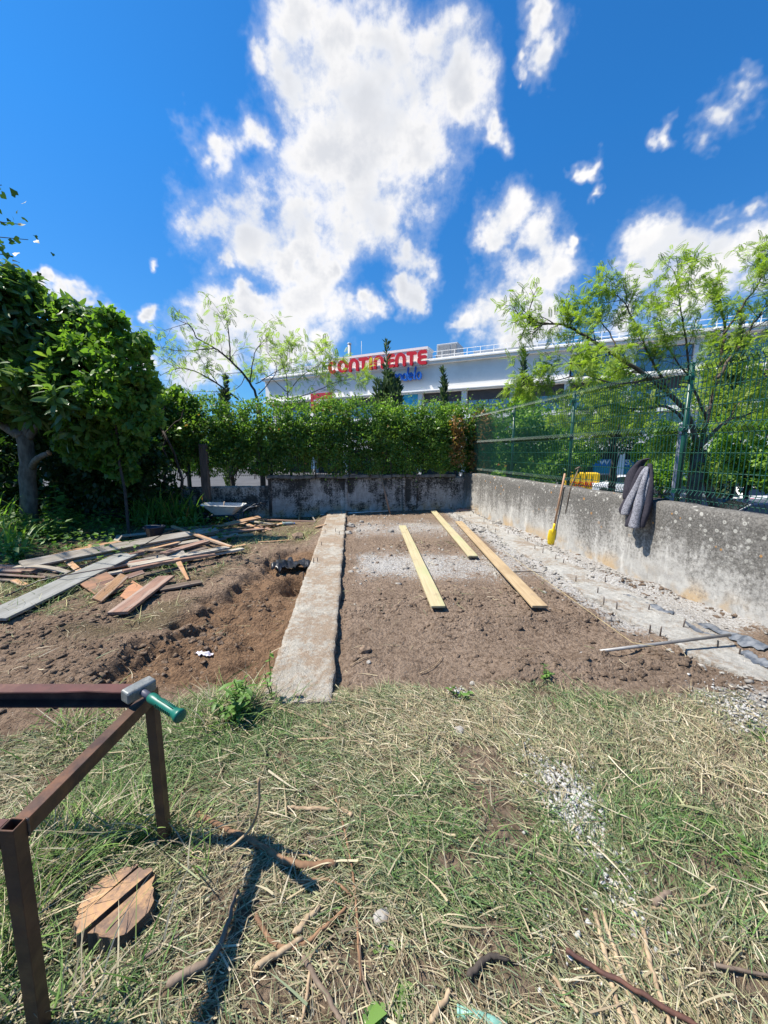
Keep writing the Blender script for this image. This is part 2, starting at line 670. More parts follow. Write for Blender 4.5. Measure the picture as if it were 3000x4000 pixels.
def wallmat(name, base, dark, streak, lichen, topz, g0=1.12, g1=1.75, bigw=1.1):
    """old cement render: black growth from the top down, streaks, pale worn patches, lichen rings"""
    m, nt, b = nmat(name)
    g = NB(nt)
    co = g.coord('Object')
    z = g.xyz(co)[2]
    big = g.noise(co, 1.6, 6, 0.65)
    st = g.noise(g.mapped(co, (7, 7, 0.7)), 1.0, 5, 0.65)
    fine = g.noise(co, 26, 6, 0.7)
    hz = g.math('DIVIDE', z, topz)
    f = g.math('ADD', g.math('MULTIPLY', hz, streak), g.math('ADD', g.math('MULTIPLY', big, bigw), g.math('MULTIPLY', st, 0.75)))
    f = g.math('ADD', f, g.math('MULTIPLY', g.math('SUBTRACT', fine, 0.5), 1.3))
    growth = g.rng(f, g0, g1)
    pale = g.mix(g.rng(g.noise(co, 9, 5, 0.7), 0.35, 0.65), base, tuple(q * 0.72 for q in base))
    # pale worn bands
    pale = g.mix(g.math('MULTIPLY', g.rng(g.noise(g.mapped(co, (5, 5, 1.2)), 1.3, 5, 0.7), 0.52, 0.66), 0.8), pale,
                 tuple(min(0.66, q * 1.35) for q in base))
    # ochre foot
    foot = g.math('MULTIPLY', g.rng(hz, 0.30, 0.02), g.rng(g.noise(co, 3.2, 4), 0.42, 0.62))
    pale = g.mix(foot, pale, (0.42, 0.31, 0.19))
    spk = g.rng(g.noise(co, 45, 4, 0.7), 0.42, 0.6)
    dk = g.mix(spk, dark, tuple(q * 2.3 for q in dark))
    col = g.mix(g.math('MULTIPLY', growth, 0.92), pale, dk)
    if lichen:
        v = g.voro(co, 17, 'F1', 'Distance')
        cellc = g.voro(co, 17, 'F1', 'Color')
        sc = g.n('ShaderNodeSeparateColor')
        g.put(sc.inputs[0], cellc)
        ring = g.math('MULTIPLY', g.rng(v, 0.36, 0.30), g.math('GREATER_THAN', sc.outputs[0], 0.74))
        ring = g.math('MULTIPLY', ring, g.rng(hz, 0.35, 0.75))
        hole = g.math('MULTIPLY', g.rng(v, 0.22, 0.12), g.math('GREATER_THAN', sc.outputs[2], 0.45))
        ring = g.math('SUBTRACT', ring, g.math('MULTIPLY', hole, 0.6), True)
        lc = g.mix(g.math('GREATER_THAN', sc.outputs[1], 0.88), (0.42, 0.41, 0.37), (0.45, 0.22, 0.05))
        col = g.mix(g.math('MULTIPLY', ring, 0.75), col, lc)
        v2 = g.voro(co, 38, 'F1', 'Distance')
        c2 = g.n('ShaderNodeSeparateColor')
        g.put(c2.inputs[0], g.voro(co, 38, 'F1', 'Color'))
        sp2 = g.math('MULTIPLY', g.rng(v2, 0.33, 0.24), g.math('GREATER_THAN', c2.outputs[0], 0.80))
        col = g.mix(g.math('MULTIPLY', sp2, 0.55), col, (0.40, 0.39, 0.35))
    g.put(b.inputs['Base Color'], col)
    b.inputs['Roughness'].default_value = 0.93
    b.inputs['Specular IOR Level'].default_value = 0.2
    h = g.math('ADD', g.math('MULTIPLY', fine, 0.6), g.noise(co, 90, 4, 0.7))
    g.put(b.inputs['Normal'], g.bump(h, 0.5, 0.006))
    return m


M['wall_right'] = wallmat('lichen covered cement wall', (0.42, 0.405, 0.375), (0.066, 0.062, 0.056), 0.85, True, 1.03, 1.02, 1.58)
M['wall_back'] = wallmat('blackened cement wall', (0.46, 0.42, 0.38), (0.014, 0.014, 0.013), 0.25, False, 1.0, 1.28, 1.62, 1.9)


def slabmat(name, base, dirt, amount):
    m, nt, b = nmat(name)
    g = NB(nt)
    co = g.coord('Object')
    c = g.mix(g.rng(g.noise(co, 18, 6, 0.7), 0.35, 0.65), base, tuple(q * 0.72 for q in base))
    c = g.mix(g.rng(g.noise(co, 7, 5, 0.7), 0.45, 0.62, 0, 0.7), c, tuple(q * 0.66 for q in base))
    c = g.mix(g.rng(g.noise(co, 34, 4, 0.75), 0.60, 0.68, 0, 0.8), c, tuple(q * 0.45 for q in base))
    d = g.rng(g.math('ADD', g.noise(co, 1.5, 6, 0.68), g.math('MULTIPLY', g.math('SUBTRACT', g.noise(co, 22, 5, 0.7), 0.5), 0.6)),
              0.60 - amount, 0.78 - amount)
    c = g.mix(g.math('MULTIPLY', d, 0.8), c, dirt)
    ag = g.voro(co, 55, 'F1', 'Distance')
    c = g.mix(g.rng(ag, 0.25, 0.1, 0, 0.5), c, tuple(min(0.7, q * 1.25) for q in base))
    c = g.mix(g.rng(g.noise(co, 70, 5, 0.8), 0.62, 0.72, 0, 0.6), c, tuple(q * 0.4 for q in base))
    g.put(b.inputs['Base Color'], c)
    b.inputs['Roughness'].default_value = 0.95
    b.inputs['Specular IOR Level'].default_value = 0.2
    h = g.math('ADD', g.noise(co, 30, 6, 0.75), g.math('MULTIPLY', g.noise(co, 110, 4, 0.7), 0.5))
    g.put(b.inputs['Normal'], g.bump(h, 1.0, 0.025))
    return m


M['slab'] = slabmat('cast concrete footing', (0.50, 0.46, 0.39), (0.29, 0.205, 0.135), 0.20)
M['slab2'] = slabmat('dusty concrete footing', (0.49, 0.475, 0.435), (0.26, 0.20, 0.145), 0.15)


def groundmat():
    m, nt, b = nmat('yard soil')
    g = NB(nt)
    co = g.coord('Object')
    s = g.n('ShaderNodeSeparateColor')
    g.put(s.inputs[0], g.attr('tint'))
    n1 = g.noise(co, 2.2, 6, 0.65)
    n2 = g.noise(co, 24, 6, 0.72)
    n3 = g.noise(co, 95, 5, 0.75)
    soil = g.mix(g.rng(n1, 0.35, 0.65), (0.290, 0.215, 0.158), (0.225, 0.165, 0.120))
    soil = g.mix(g.rng(n2, 0.42, 0.66), soil, (0.130, 0.090, 0.063))
    soil = g.mix(g.rng(n3, 0.58, 0.70, 0, 0.55), soil, (0.36, 0.28, 0.21))
    # damp clay of the fresh cut
    clay = g.mix(g.rng(n2, 0.4, 0.65), (0.225, 0.140, 0.083), (0.135, 0.084, 0.052))
    soil = g.mix(s.outputs[2], soil, clay)
    # cement dust / crushed mortar
    dust = g.mix(g.rng(g.noise(co, 40, 5, 0.7), 0.4, 0.64), (0.48, 0.465, 0.44), (0.29, 0.265, 0.235))
    fd = g.rng(g.math('ADD', s.outputs[1], g.math('MULTIPLY', g.math('SUBTRACT', n2, 0.5), 1.5)), 0.36, 0.72)
    soil = g.mix(fd, soil, dust)
    # thatch under the cut grass
    th = g.mix(g.rng(g.noise(co, 60, 5, 0.7), 0.4, 0.62), (0.15, 0.12, 0.06), (0.06, 0.045, 0.026))
    soil = g.mix(g.math('MULTIPLY', s.outputs[0], 0.85), soil, th)
    # small pale chips
    v = g.voro(co, 60, 'F1', 'Distance')
    sc = g.n('ShaderNodeSeparateColor')
    g.put(sc.inputs[0], g.voro(co, 60, 'F1', 'Color'))
    chip = g.math('MULTIPLY', g.rng(v, 0.22, 0.14), g.math('GREATER_THAN', sc.outputs[0], 0.90))
    soil = g.mix(chip, soil, (0.46, 0.42, 0.36))
    g.put(b.inputs['Base Color'], soil)
    b.inputs['Roughness'].default_value = 0.96
    b.inputs['Specular IOR Level'].default_value = 0.15
    crumb = g.voro(co, 42, 'F1', 'Distance')
    crumb2 = g.voro(co, 17, 'SMOOTH_F1', 'Distance')
    h = g.math('ADD', g.math('MULTIPLY', n2, 1.0), g.math('MULTIPLY', n3, 0.5))
    h = g.math('SUBTRACT', h, g.math('ADD', g.math('MULTIPLY', crumb, 0.5), g.math('MULTIPLY', crumb2, 0.4)))
    g.put(b.inputs['Normal'], g.bump(h, 1.0, 0.035))
    return m


M['ground'] = groundmat()
M['clod'] = pm('soil lump', (0.250, 0.182, 0.131), (0.16, 0.114, 0.080), 20, 0.97, 0.7, 90, 0.006, spec=0.1)


def strawmat(name):
    """blades and stalks carry their own colour"""
    m, nt, b = nmat(name)
    g = NB(nt)
    col = g.attr('tint')
    g.put(b.inputs['Base Color'], col)
    b.inputs['Roughness'].default_value = 0.62
    b.inputs['Specular IOR Level'].default_value = 0.3
    tr = g.n('ShaderNodeBsdfTranslucent')
    g.put(tr.inputs['Color'], col)
    mx = g.n('ShaderNodeMixShader')
    mx.inputs[0].default_value = 0.22
    nt.links.new(b.outputs[0], mx.inputs[1])
    nt.links.new(tr.outputs[0], mx.inputs[2])
    out = [q for q in nt.nodes if q.type == 'OUTPUT_MATERIAL'][0]
    nt.links.new(mx.outputs[0], out.inputs['Surface'])
    return m


M['blade'] = strawmat('grass blade')
M['leaf_loquat'] = leafmat('loquat leaf', (0.075, 0.150, 0.050), (0.34, 0.45, 0.10), 0.34, 0.42, 0.55)
M['leaf_vine'] = leafmat('vine leaf', (0.055, 0.135, 0.028), (0.25, 0.40, 0.07), 0.5, 0.5)
M['leaf_hedge'] = leafmat('hedge leaf', (0.062, 0.145, 0.030), (0.26, 0.40, 0.08), 0.40, 0.45)
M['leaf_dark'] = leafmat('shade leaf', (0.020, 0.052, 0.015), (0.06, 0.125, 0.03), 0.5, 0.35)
M['leaf_locust'] = leafmat('locust leaflet', (0.125, 0.215, 0.028), (0.34, 0.44, 0.08), 0.5, 0.5)
M['leaf_tree'] = leafmat('street tree leaf', (0.070, 0.170, 0.025), (0.25, 0.40, 0.06), 0.5, 0.45)
M['leaf_conifer'] = leafmat('cypress spray', (0.045, 0.080, 0.040), (0.115, 0.165, 0.08), 0.6, 0.25)
M['leaf_sword'] = leafmat('sword leaf', (0.075, 0.175, 0.04), (0.27, 0.42, 0.09), 0.45, 0.45)
M['leaf_weed'] = leafmat('weed leaf', (0.055, 0.135, 0.025), (0.17, 0.30, 0.06), 0.5, 0.35)


def boardmat(name, c1, c2, tone):
    """sawn softwood: long grain, knots, damp and muddy patches; grain along x"""
    m, nt, b = nmat(name)
    g = NB(nt)
    co = g.coord('Object')
    gr = g.noise(g.mapped(co, (0.8, 26, 26)), 1.6, 5, 0.65, dist=0.4)
    c = g.mix(g.rng(gr, 0.32, 0.68), c1, c2)
    c = g.mix(g.rng(g.noise(g.mapped(co, (1.1, 3, 3)), 1.2, 4, 0.6), 0.48, 0.66, 0, 0.75), c, tone)
    v = g.voro(g.mapped(co, (3.0, 9.0, 9.0)), 1.0, 'F1', 'Distance')
    c = g.mix(g.rng(v, 0.17, 0.07, 0, 0.85), c, (0.16, 0.085, 0.04))
    mud = g.rng(g.noise(co, 5.0, 6, 0.75), 0.56, 0.70, 0, 0.65)
    c = g.mix(mud, c, (0.27, 0.20, 0.14))
    g.put(b.inputs['Base Color'], c)
    b.inputs['Roughness'].default_value = 0.75
    b.inputs['Specular IOR Level'].default_value = 0.3
    g.put(b.inputs['Normal'], g.bump(gr, 0.35, 0.003))
    return m


M['new_wood'] = boardmat('treated pine', (0.46, 0.40, 0.245), (0.38, 0.315, 0.18), (0.36, 0.365, 0.19))
M['new_wood2'] = boardmat('pine board', (0.44, 0.335, 0.20), (0.35, 0.25, 0.14), (0.30, 0.21, 0.12))

# ================================================================== the yard
C0 = Vector((2.28, 10.93, 0))                 # inner corner of the two walls
LX, LY = -0.9886, -0.1504                     # along the back wall, to the left
WX, WY = 0.1504, -0.9886                      # along the side wall, towards the viewer
WALL_RZ = math.atan2(-LY, -LX)                # local +x runs along the back wall to the corner
SIDE_RZ = math.atan2(WY, WX)
LOT_Z = -1.6


def slab_l(Y):
    return -0.79 - 0.088 * (Y - 2.27)


def slab_r(Y):
    return -0.35 - 0.0845 * (Y - 2.35)


def foot_l(Y):
    return np.interp(Y, [1.5, 2.2, 2.84, 3.69, 5.4, 10.7], [2.75, 2.62, 2.48, 2.36, 2.24, 1.86])


def foot_r(Y):
    return np.interp(Y, [1.5, 2.2, 2.84, 3.69, 5.4, 10.7], [3.28, 3.16, 3.02, 2.90, 2.76, 2.30])


def ridge(X, Y, pts, w, hgt):
    """height of a heap that follows a line of points"""
    best = np.full(X.shape, 9.0)
    for (a, b) in zip(pts[:-1], pts[1:]):
        ax, ay = a
        bx, by = b
        dx, dy = bx - ax, by - ay
        t = np.clip(((X - ax) * dx + (Y - ay) * dy) / (dx * dx + dy * dy), 0, 1)
        best = np.minimum(best, np.hypot(X - ax - t * dx, Y - ay - t * dy))
    return hgt * np.exp(-(best / w) ** 2)


def gp(*pp):
    return [tuple(gnd(x, y)[:2]) for x, y in pp]


RIDGES = [
    (gp((1720, 2440), (2050, 2420), (2330, 2400)), 0.16, 0.10),
    (gp((1700, 2340), (2000, 2330), (2200, 2330)), 0.22, 0.05),
    (gp((1560, 2130), (1750, 2120)), 0.20, 0.06),
    (gp((1990, 2620), (2350, 2580), (2700, 2640), (2990, 2720)), 0.16, 0.11),
    (gp((2450, 2530), (2650, 2620)), 0.13, 0.06),
    (gp((2330, 2260), (2560, 2310)), 0.14, 0.08),
    (gp((2640, 2290), (2800, 2370), (2990, 2460)), 0.14, 0.10),
    (gp((2000, 2060), (2150, 2120)), 0.12, 0.07),
    (gp((1330, 2390), (1560, 2350)), 0.14, 0.05),
    (gp((330, 2560), (640, 2500), (830, 2450)), 0.15, 0.09),
    (gp((30, 2520), (330, 2440)), 0.2, 0.10),
    (gp((160, 2600), (420, 2660)), 0.12, 0.06),
]


def trench_d(X, Y):
    """0..1 inside the dug strip beside the left footing"""
    d = slab_l(Y) - X
    wob = 0.30 * fbm(X, Y, 1.5, 3, 91) + 0.20 * fbm(X, Y, 5, 3, 92)
    width = np.interp(Y, [2.2, 2.6, 3.5, 5.0, 6.2, 6.6], [0.75, 1.0, 0.92, 0.75, 0.45, 0.2])
    inn = sstep(d + wob, width + 0.22, width - 0.06) * sstep(d, -0.6, -0.1)
    return inn * sstep(Y, 2.25, 2.75) * sstep(Y, 6.7, 6.2)


def grass_mask(X, Y):
    """1 where cut grass covers the soil"""
    wob = 0.26 * fbm(X, Y, 1.4, 4, 31) + 0.16 * fbm(X, Y, 6.0, 3, 32)
    edge = np.interp(X, [-4.0, -2.6, -1.6, -1.05, -0.8, -0.35, 0.6, 1.2, 1.75, 2.2, 2.8, 3.6],
                     [1.5, 1.75, 2.0, 2.35, 2.42, 2.35, 2.42, 2.48, 2.30, 2.18, 1.98, 1.85])
    g1 = sstep(Y + wob, edge + 0.16, edge - 0.16)
    # garden bed at the far left and the rough strip past the timber heap
    bed = sstep(X + 0.5 * fbm(X, Y, 0.8, 3, 33), -3.2 - 0.18 * (Y - 4), -3.9 - 0.18 * (Y - 4)) * sstep(Y, 3.4, 4.2)
    back = sstep(slab_l(Y) - X, 0.02, 0.25) * sstep(Y, 6.5, 7.1) * (0.55 + 0.6 * fbm(X, Y, 2.5, 3, 35))
    bank = sstep(slab_l(Y) - X, 1.0, 1.25) * sstep(Y, 2.9, 3.3) * sstep(fbm(X, Y, 1.9, 4, 36), 0.0, 0.25) * 0.8
    return np.clip(np.maximum.reduce([g1, bed, back, bank]), 0, 1)


def dust_mask(X, Y):
    inside = sstep(X, slab_r(Y), slab_r(Y) + 0.25) * sstep(Y, 2.9, 3.6)
    pat = 0.72 * np.exp(-((Y - 5.4) / 0.85) ** 2) * sstep(X, -0.9, -0.2)
    pat = np.maximum(pat, 0.58 * np.exp(-((Y - 8.2) / 1.3) ** 2))
    pat = np.maximum(pat, 1.0 * sstep(X, foot_l(Y) - 0.55, foot_l(Y) + 0.05))
    pat = pat + 0.28 * fbm(X, Y, 1.5, 4, 41)
    lime = 0.0
    for (px, py, r) in ((2220, 3110, .20), (2260, 3200, .14), (2150, 3000, .09), (2060, 2960, .06), (2350, 3370, .10), (2420, 3450, .07), (2900, 2800, .30), (2990, 2830, .35)):
        c = gnd(px, py)
        lime = np.maximum(lime, 1.1 * np.exp(-((X - c.x) ** 2 + (Y - c.y) ** 2) / (r * r)))
    return np.clip(np.maximum(pat * inside, lime), 0, 1)


def height(X, Y, fine=True):
    X = np.asarray(X, dtype=float)
    Y = np.asarray(Y, dtype=float)
    d = slab_l(Y) - X
    h = -0.15 * sstep(d, -0.1, 0.5) * sstep(Y, 4.5, 9.0)
    h = h + 0.20 * sstep(-X, 4.2, 7.5) * sstep(Y, 4, 8)
    tr = trench_d(X, Y)
    h = h - 0.20 * tr
    # spoil lying in the bottom of the cut
    h = h + tr * (0.13 * np.clip(fbm(X, Y, 2.2, 4, 51) + 0.30, 0, 1) + 0.07 * fbm(X, Y, 7, 3, 52))
    # black hole beside the slab
    c = gnd(1215, 2240)
    h = h - 0.26 * np.exp(-(((X - c.x + 0.02) / 0.30) ** 4 + ((Y - c.y) / 0.30) ** 4))
    soil = 1 - grass_mask(X, Y)
    inner = sstep(X, slab_r(Y) - 0.02, slab_r(Y) + 0.06) * sstep(Y, 2.25, 2.5) * sstep(X, 3.0, 2.4)
    h = h - 0.030 * inner
    for pts, w, hh in RIDGES:
        rdg = ridge(X, Y, pts, w, hh)
        h = h + rdg * (0.75 + 0.5 * fbm(X, Y, 5, 3, 57))
    fe = np.minimum(np.abs(X - foot_l(Y)), np.abs(X - foot_r(Y)))
    h = h + 0.055 * np.exp(-(fe / 0.10) ** 2) * np.clip(0.45 + 1.5 * fbm(X, Y, 2.4, 3, 59), 0, 1.3) * (Y > 1.8)
    h = h + 0.022 * fbm(X, Y, 1.3, 3, 61) * (0.5 + 0.5 * soil)
    if fine:
        rough = np.clip(0.35 + 1.3 * fbm(X, Y, 0.9, 3, 63), 0.12, 1.0) * soil + 0.3 * (1 - soil)
        left = sstep(d, 0.0, 0.3)
        rough = np.clip(rough + 0.5 * left * soil, 0, 1.3)
        h = h + 0.045 * rough * fbm(X, Y, 5.0, 4, 64, 0.62) + 0.022 * rough * np.abs(fbm(X, Y, 14, 3, 66, 0.65))
    return h


def hz(x, y):
    return float(height(np.array([x]), np.array([y]), True)[0])


def on(x, y, dz=0.0):
    """photo point -> place on the uneven ground"""
    p = gnd(x, y, 0.0)
    for _ in range(4):
        p = gnd(x, y, hz(p.x, p.y))
    p.z += dz
    return p


def bare(x, y):
    """small bare spots in the cut grass"""
    b = sstep(fbm(x, y, 1.9, 4, 141), .16, .42) * .9
    b = np.maximum(b, sstep(fbm(x, y, 6.5, 3, 143), .18, .45) * .65)
    for (px, py, rr) in ((2750, 3100, .10), (1130, 2960, .10), (1420, 3780, .09), (1440, 3640, .05), (2130, 2720, .13), (2240, 2700, .10), (2900, 3870, .12), (1850, 3870, .06), (560, 3000, .05), (2850, 2950, .10), (700, 3850, .1), (1350, 3880, .16), (1050, 3900, .12), (2130, 3480, .08), (1650, 3820, .10), (2050, 3850, .10), (880, 3500, .09), (180, 3060, .10)):
        c = gnd(px, py)
        b = np.maximum(b, .92 * np.exp(-((x - c.x) ** 2 + (y - c.y) ** 2) / rr ** 2))
    for (px, py, rr) in ((2215, 3110, .15), (2250, 3180, .12), (2930, 2810, .25), (460, 3540, .15), (430, 3600, .12)):
        c = gnd(px, py)
        b = np.maximum(b, .85 * np.exp(-((x - c.x) ** 2 + (y - c.y) ** 2) / rr ** 2))
    return b


def axis_pts(segs):
    out = []
    for a, b, st in segs:
        out.append(np.arange(a, b, st))
    out.append(np.array([segs[-1][1]]))
    return np.concatenate(out)


ga = axis_pts([(-0.05, 7.2, 0.024), (7.2, 11, 0.07), (11, 24, 0.35)])
gb = axis_pts([(-0.05, 4.2, 0.045), (4.2, 7.2, 0.028), (7.2, 10.3, 0.020), (10.3, 16, 0.25)])
A, B = np.meshgrid(ga, gb, indexing='ij')
GX = C0.x + LX * A + WX * B
GY = C0.y + LY * A + WY * B
GZ = height(GX, GY)
na, nb = len(ga), len(gb)
idx = np.arange(na * nb).reshape(na, nb)
gf = np.stack([idx[:-1, :-1], idx[:-1, 1:], idx[1:, 1:], idx[1:, :-1]], -1).reshape(-1, 4)
gm = grass_mask(GX, GY) * (1 - .9 * bare(GX, GY))
gcol = np.stack([gm, dust_mask(GX, GY), np.clip(trench_d(GX, GY) * 1.0 + 0.30 * sstep(slab_l(GY) - GX, 0.1, 1.2) * (1 - gm), 0, 1)], -1).reshape(-1, 3)
ground = np_mesh('ground', np.stack([GX, GY, GZ], -1).reshape(-1, 3), gf, M['ground'], col=gcol, smooth=True)
tag(ground, 'dug over brown soil of the walled yard', None, kind='structure')

# the level outside the walls: street and car park to the horizon
m = MB()
m.add([(-600, -600, LOT_Z), (600, -600, LOT_Z), (600, 600, LOT_Z), (-600, 600, LOT_Z)], [(0, 1, 2, 3)])
lot = m.build('street', M['asphalt'])
tag(lot, 'grey asphalt street and car park beyond the walls', None, kind='structure')


# ------------------------------------------------------------------ walls
def rough_wall(name, x0, x1, th, z0, z1, mat, parent, seed=0, step=0.07, top_wob=0.012, y0=0.0):
    """upright wall in local x,z; front face at y=y0 (towards -y), body behind; uneven surface and worn top edge"""
    nx = max(2, int((x1 - x0) / step))
    nz = 14
    xs = np.linspace(x0, x1, nx + 1)
    prof = []                                  # (y, z) down the front, over the top, down the back
    for k in range(nz + 1):
        prof.append((0.0, z0 + (z1 - z0 - 0.02) * k / nz))
    prof += [(0.018, z1), (th * 0.5, z1 + 0.008), (th - 0.018, z1), (th, z1 - 0.02), (th, z0)]
    pv = []
    for x in xs:
        for k, (py, pz) in enumerate(prof):
            zz = pz
            yy = py + y0
            if k <= nz:
                yy += 0.012 * fbm(np.array([x]), np.array([pz]), 2.2, 4, seed)[0]
            if k >= nz - 1 and k < len(prof) - 1:
                zz += top_wob * fbm(np.array([x]), np.array([0.3 * k]), 3.0, 4, seed + 5)[0] * 1.6
            pv.append((x, yy, zz))
    n = len(prof)
    ids = np.arange((nx + 1) * n).reshape(nx + 1, n)
    fs = np.stack([ids[:-1, :-1], ids[1:, :-1], ids[1:, 1:], ids[:-1, 1:]], -1).reshape(-1, 4)
    o = np_mesh(name, pv, fs, mat, parent, smooth=True)
    return o


# side wall: local x from the corner towards the viewer, local -y faces the yard
side = empty('cement_wall', (C0.x, C0.y, 0), SIDE_RZ,
             'lichen spotted cement wall in full sun under the green mesh fence', 'wall')
WTOP = 1.03
# local +y must point away from the yard: rotating by SIDE_RZ puts +y at (-sin, cos) = (.9886,.1504) -> outside
rough_wall('wall_section', -0.2, 6.42, 0.22, -0.4, WTOP, M['wall_right'], side, 3)
rough_wall('wall_section', 6.424, 13.5, 0.24, -0.4, WTOP - 0.012, M['wall_right'], side, 9, y0=-0.016)
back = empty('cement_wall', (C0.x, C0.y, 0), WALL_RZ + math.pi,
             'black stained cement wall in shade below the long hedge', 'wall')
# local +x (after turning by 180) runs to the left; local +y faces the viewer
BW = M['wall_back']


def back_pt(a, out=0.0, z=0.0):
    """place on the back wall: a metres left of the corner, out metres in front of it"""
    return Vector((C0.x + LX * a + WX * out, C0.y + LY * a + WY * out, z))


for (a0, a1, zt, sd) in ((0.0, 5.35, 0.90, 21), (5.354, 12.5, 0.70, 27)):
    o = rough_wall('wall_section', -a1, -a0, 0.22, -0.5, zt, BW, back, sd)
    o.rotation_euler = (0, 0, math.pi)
# ledge (capping) and flat strips
m = MB()
pts = [(x, -0.0) for x in np.linspace(0.30, 5.4, 18)]
for i in range(17):
    a0, a1 = pts[i][0], pts[i + 1][0]
    zc = 0.945 + 0.012 * math.sin(i * 1.7)
    m.box(((a0 + a1) / 2, 0.02, zc), (a1 - a0 + 0.001 * (i % 2), 0.20, 0.085), mi=0, jit=0.006)
m.build('capping', pm('dark grey capping', (0.10, 0.098, 0.092), (0.20, 0.195, 0.185), 5, 0.95, 0.5, 40, 0.006), back, bevel=0.012)  # mottled in two dark greys
for a in (1.75, 3.35, 5.36):
    m = MB()
    m.box((a, 0.012, 0.40), (0.075, 0.05, 1.0), jit=0.004)
    m.build('wall_strip', BW, back, bevel=0.008)


# ------------------------------------------------------------------ welded mesh fences
def mesh_panel(length, hgt, parent, x0, z0, sp=0.05, wr=0.0046, folds=(0.06, 0.77, 1.46)):
    """vertical wires with V folds and level wires, local x along, y out"""
    marks = []
    for f in folds:
        marks += [(f - 0.05, 0.0), (f, -0.035), (f + 0.05, 0.0)]
    prof = [(0.0, -0.0)] + marks + [(hgt, 0.0)]
    prof = sorted(set(prof))
    m = MB()
    n = int(length / sp)
    for i in range(n + 1):
        x = x0 + 0.03 + i * (length - 0.06) / n
        m.tube([(x, y, z0 + zz) for zz, y in prof], wr, 4, smooth=False)
    lv = []
    for f in folds:
        lv += [f - 0.05, f + 0.05]
    for a, b in zip(folds[:-1], folds[1:]):
        for k in (1, 2):
            lv.append(a + 0.05 + (b - a - 0.1) * k / 3)
    for zz in sorted(lv):
        if 0 < zz < hgt:
            m.tube([(x0 + 0.005, 0.006, z0 + zz), (x0 + length - 0.005, 0.006, z0 + zz)], wr, 4, smooth=False)
    o = m.build('mesh_panel', M['green_steel'], parent)
    return o


def fence(root, stations, z0, hgt, folds, y=0.0, post_top=0.0):
    for s in stations:
        m = MB()
        m.tube([(s, y + 0.035, z0 - 0.25), (s, y + 0.035, z0 + hgt - 0.03 + post_top)], 0.027, 12)
        m.lathe((s, y + 0.035, z0 + hgt - 0.03 + post_top), [(0.029, 0), (0.029, 0.01), (0.02, 0.018), (0.0, 0.02)], 12)
        p = m.build('post', M['green_steel'], root)
        for zc in (0.10, hgt * 0.52, hgt - 0.18):
            c = MB()
            c.lathe((s, y + 0.035, z0 + zc), [(0.031, -0.025), (0.034, -0.02), (0.034, 0.02), (0.031, 0.025)], 12)
            c.box((s, y - 0.005, z0 + zc), (0.05, 0.03, 0.04))
            c.build('clamp', M['green_steel'], p)
    for a, b in zip(stations[:-1], stations[1:]):
        o = mesh_panel(b - a, hgt, root, a, z0, folds=folds)
        for v in o.data.vertices:
            v.co.y += y
    return root


sf = empty('mesh_fence', (C0.x, C0.y, 0), SIDE_RZ,
           'green welded wire fence with tall posts on the sunlit side wall', 'fence')
fence(sf, [0.30, 2.46, 4.50, 6.56, 8.62, 10.7], WTOP + 0.015, 1.55, (0.08, 0.80, 1.47), y=0.13)
bf = empty('mesh_fence', (C0.x, C0.y, 0), WALL_RZ,
           'green welded wire fence half hidden in the hedge on the back wall', 'fence')
fence(bf, [-9.4, -7.35, -5.3, -3.25, -1.2, 0.10], 0.96, 1.55, (0.08, 0.80, 1.47), y=0.06)

# old timber post in front of the back fence
p0 = atY(806, 1915, 9.6)
m = MB()
p1 = atY(808, 1735, 9.6)
g0 = hz(p0.x, 9.6)
m.box((0, 0, (p1.z - g0) / 2 - 0.1), (0.185, 0.14, p1.z - g0 + 0.2), jit=0.008)
o = m.build('timber_post', pm('old dark post', (0.13, 0.10, 0.085), (0.075, 0.058, 0.05), 8, 0.9, 0.5, 40, 0.006, stretch=(4, 4, 0.5)), loc=(p0.x, 9.6, g0), bevel=0.012)
tag(o, 'thick old brown timber post standing before the overgrown back fence', 'post')


# ------------------------------------------------------------------ footings
def footing(name, Ys, lf, rf, top, bot, mat, wob, seed, nx=14):
    ys = np.arange(Ys[0], Ys[1], 0.035)
    n = len(ys)
    V = []
    for i, y in enumerate(ys):
        l = lf(y) + wob * fbm(np.array([0.3]), np.array([y]), 5, 5, seed, .7)[0]
        r = rf(y) + wob * fbm(np.array([9.3]), np.array([y]), 5, 5, seed + 2, .7)[0]
        row = [(l - 0.01, y, bot), (l - 0.002, y, top - 0.015)]
        for k in range(nx + 1):
            x = l + (r - l) * k / nx
            e = 0.011 * fbm(np.array([x]), np.array([y]), 4, 4, seed + 5)[0] + 0.006 * fbm(np.array([x]), np.array([y]), 18, 2, seed + 6)[0]
            row.append((x, y, top + e))
        row += [(r + 0.002, y, top - 0.015), (r + 0.01, y, bot)]
        V += row
    w = nx + 5
    ids = np.arange(n * w).reshape(n, w)
    fs = np.stack([ids[:-1, :-1], ids[:-1, 1:], ids[1:, 1:], ids[1:, :-1]], -1).reshape(-1, 4)
    ends = [list(ids[0, ::-1]), list(ids[-1, :])]
    c = (0.5 * (lf(ys[0]) + rf(ys[0])), ys[0], 0)
    V = np.array(V) - np.array(c)
    me_o = np_mesh(name, V, fs, mat, None, smooth=True, loc=c)
    bm = bmesh.new()
    bm.from_mesh(me_o.data)
    bm.verts.ensure_lookup_table()
    for e in ends:
        try:
            bm.faces.new([bm.verts[int(i)] for i in e])
        except ValueError:
            pass
    bm.to_mesh(me_o.data)
    bm.free()
    return me_o, c


M['stub'] = pm('dusty steel stub', (0.20, 0.165, 0.14), (0.12, 0.09, 0.075), 30, 0.7, metal=0.2)


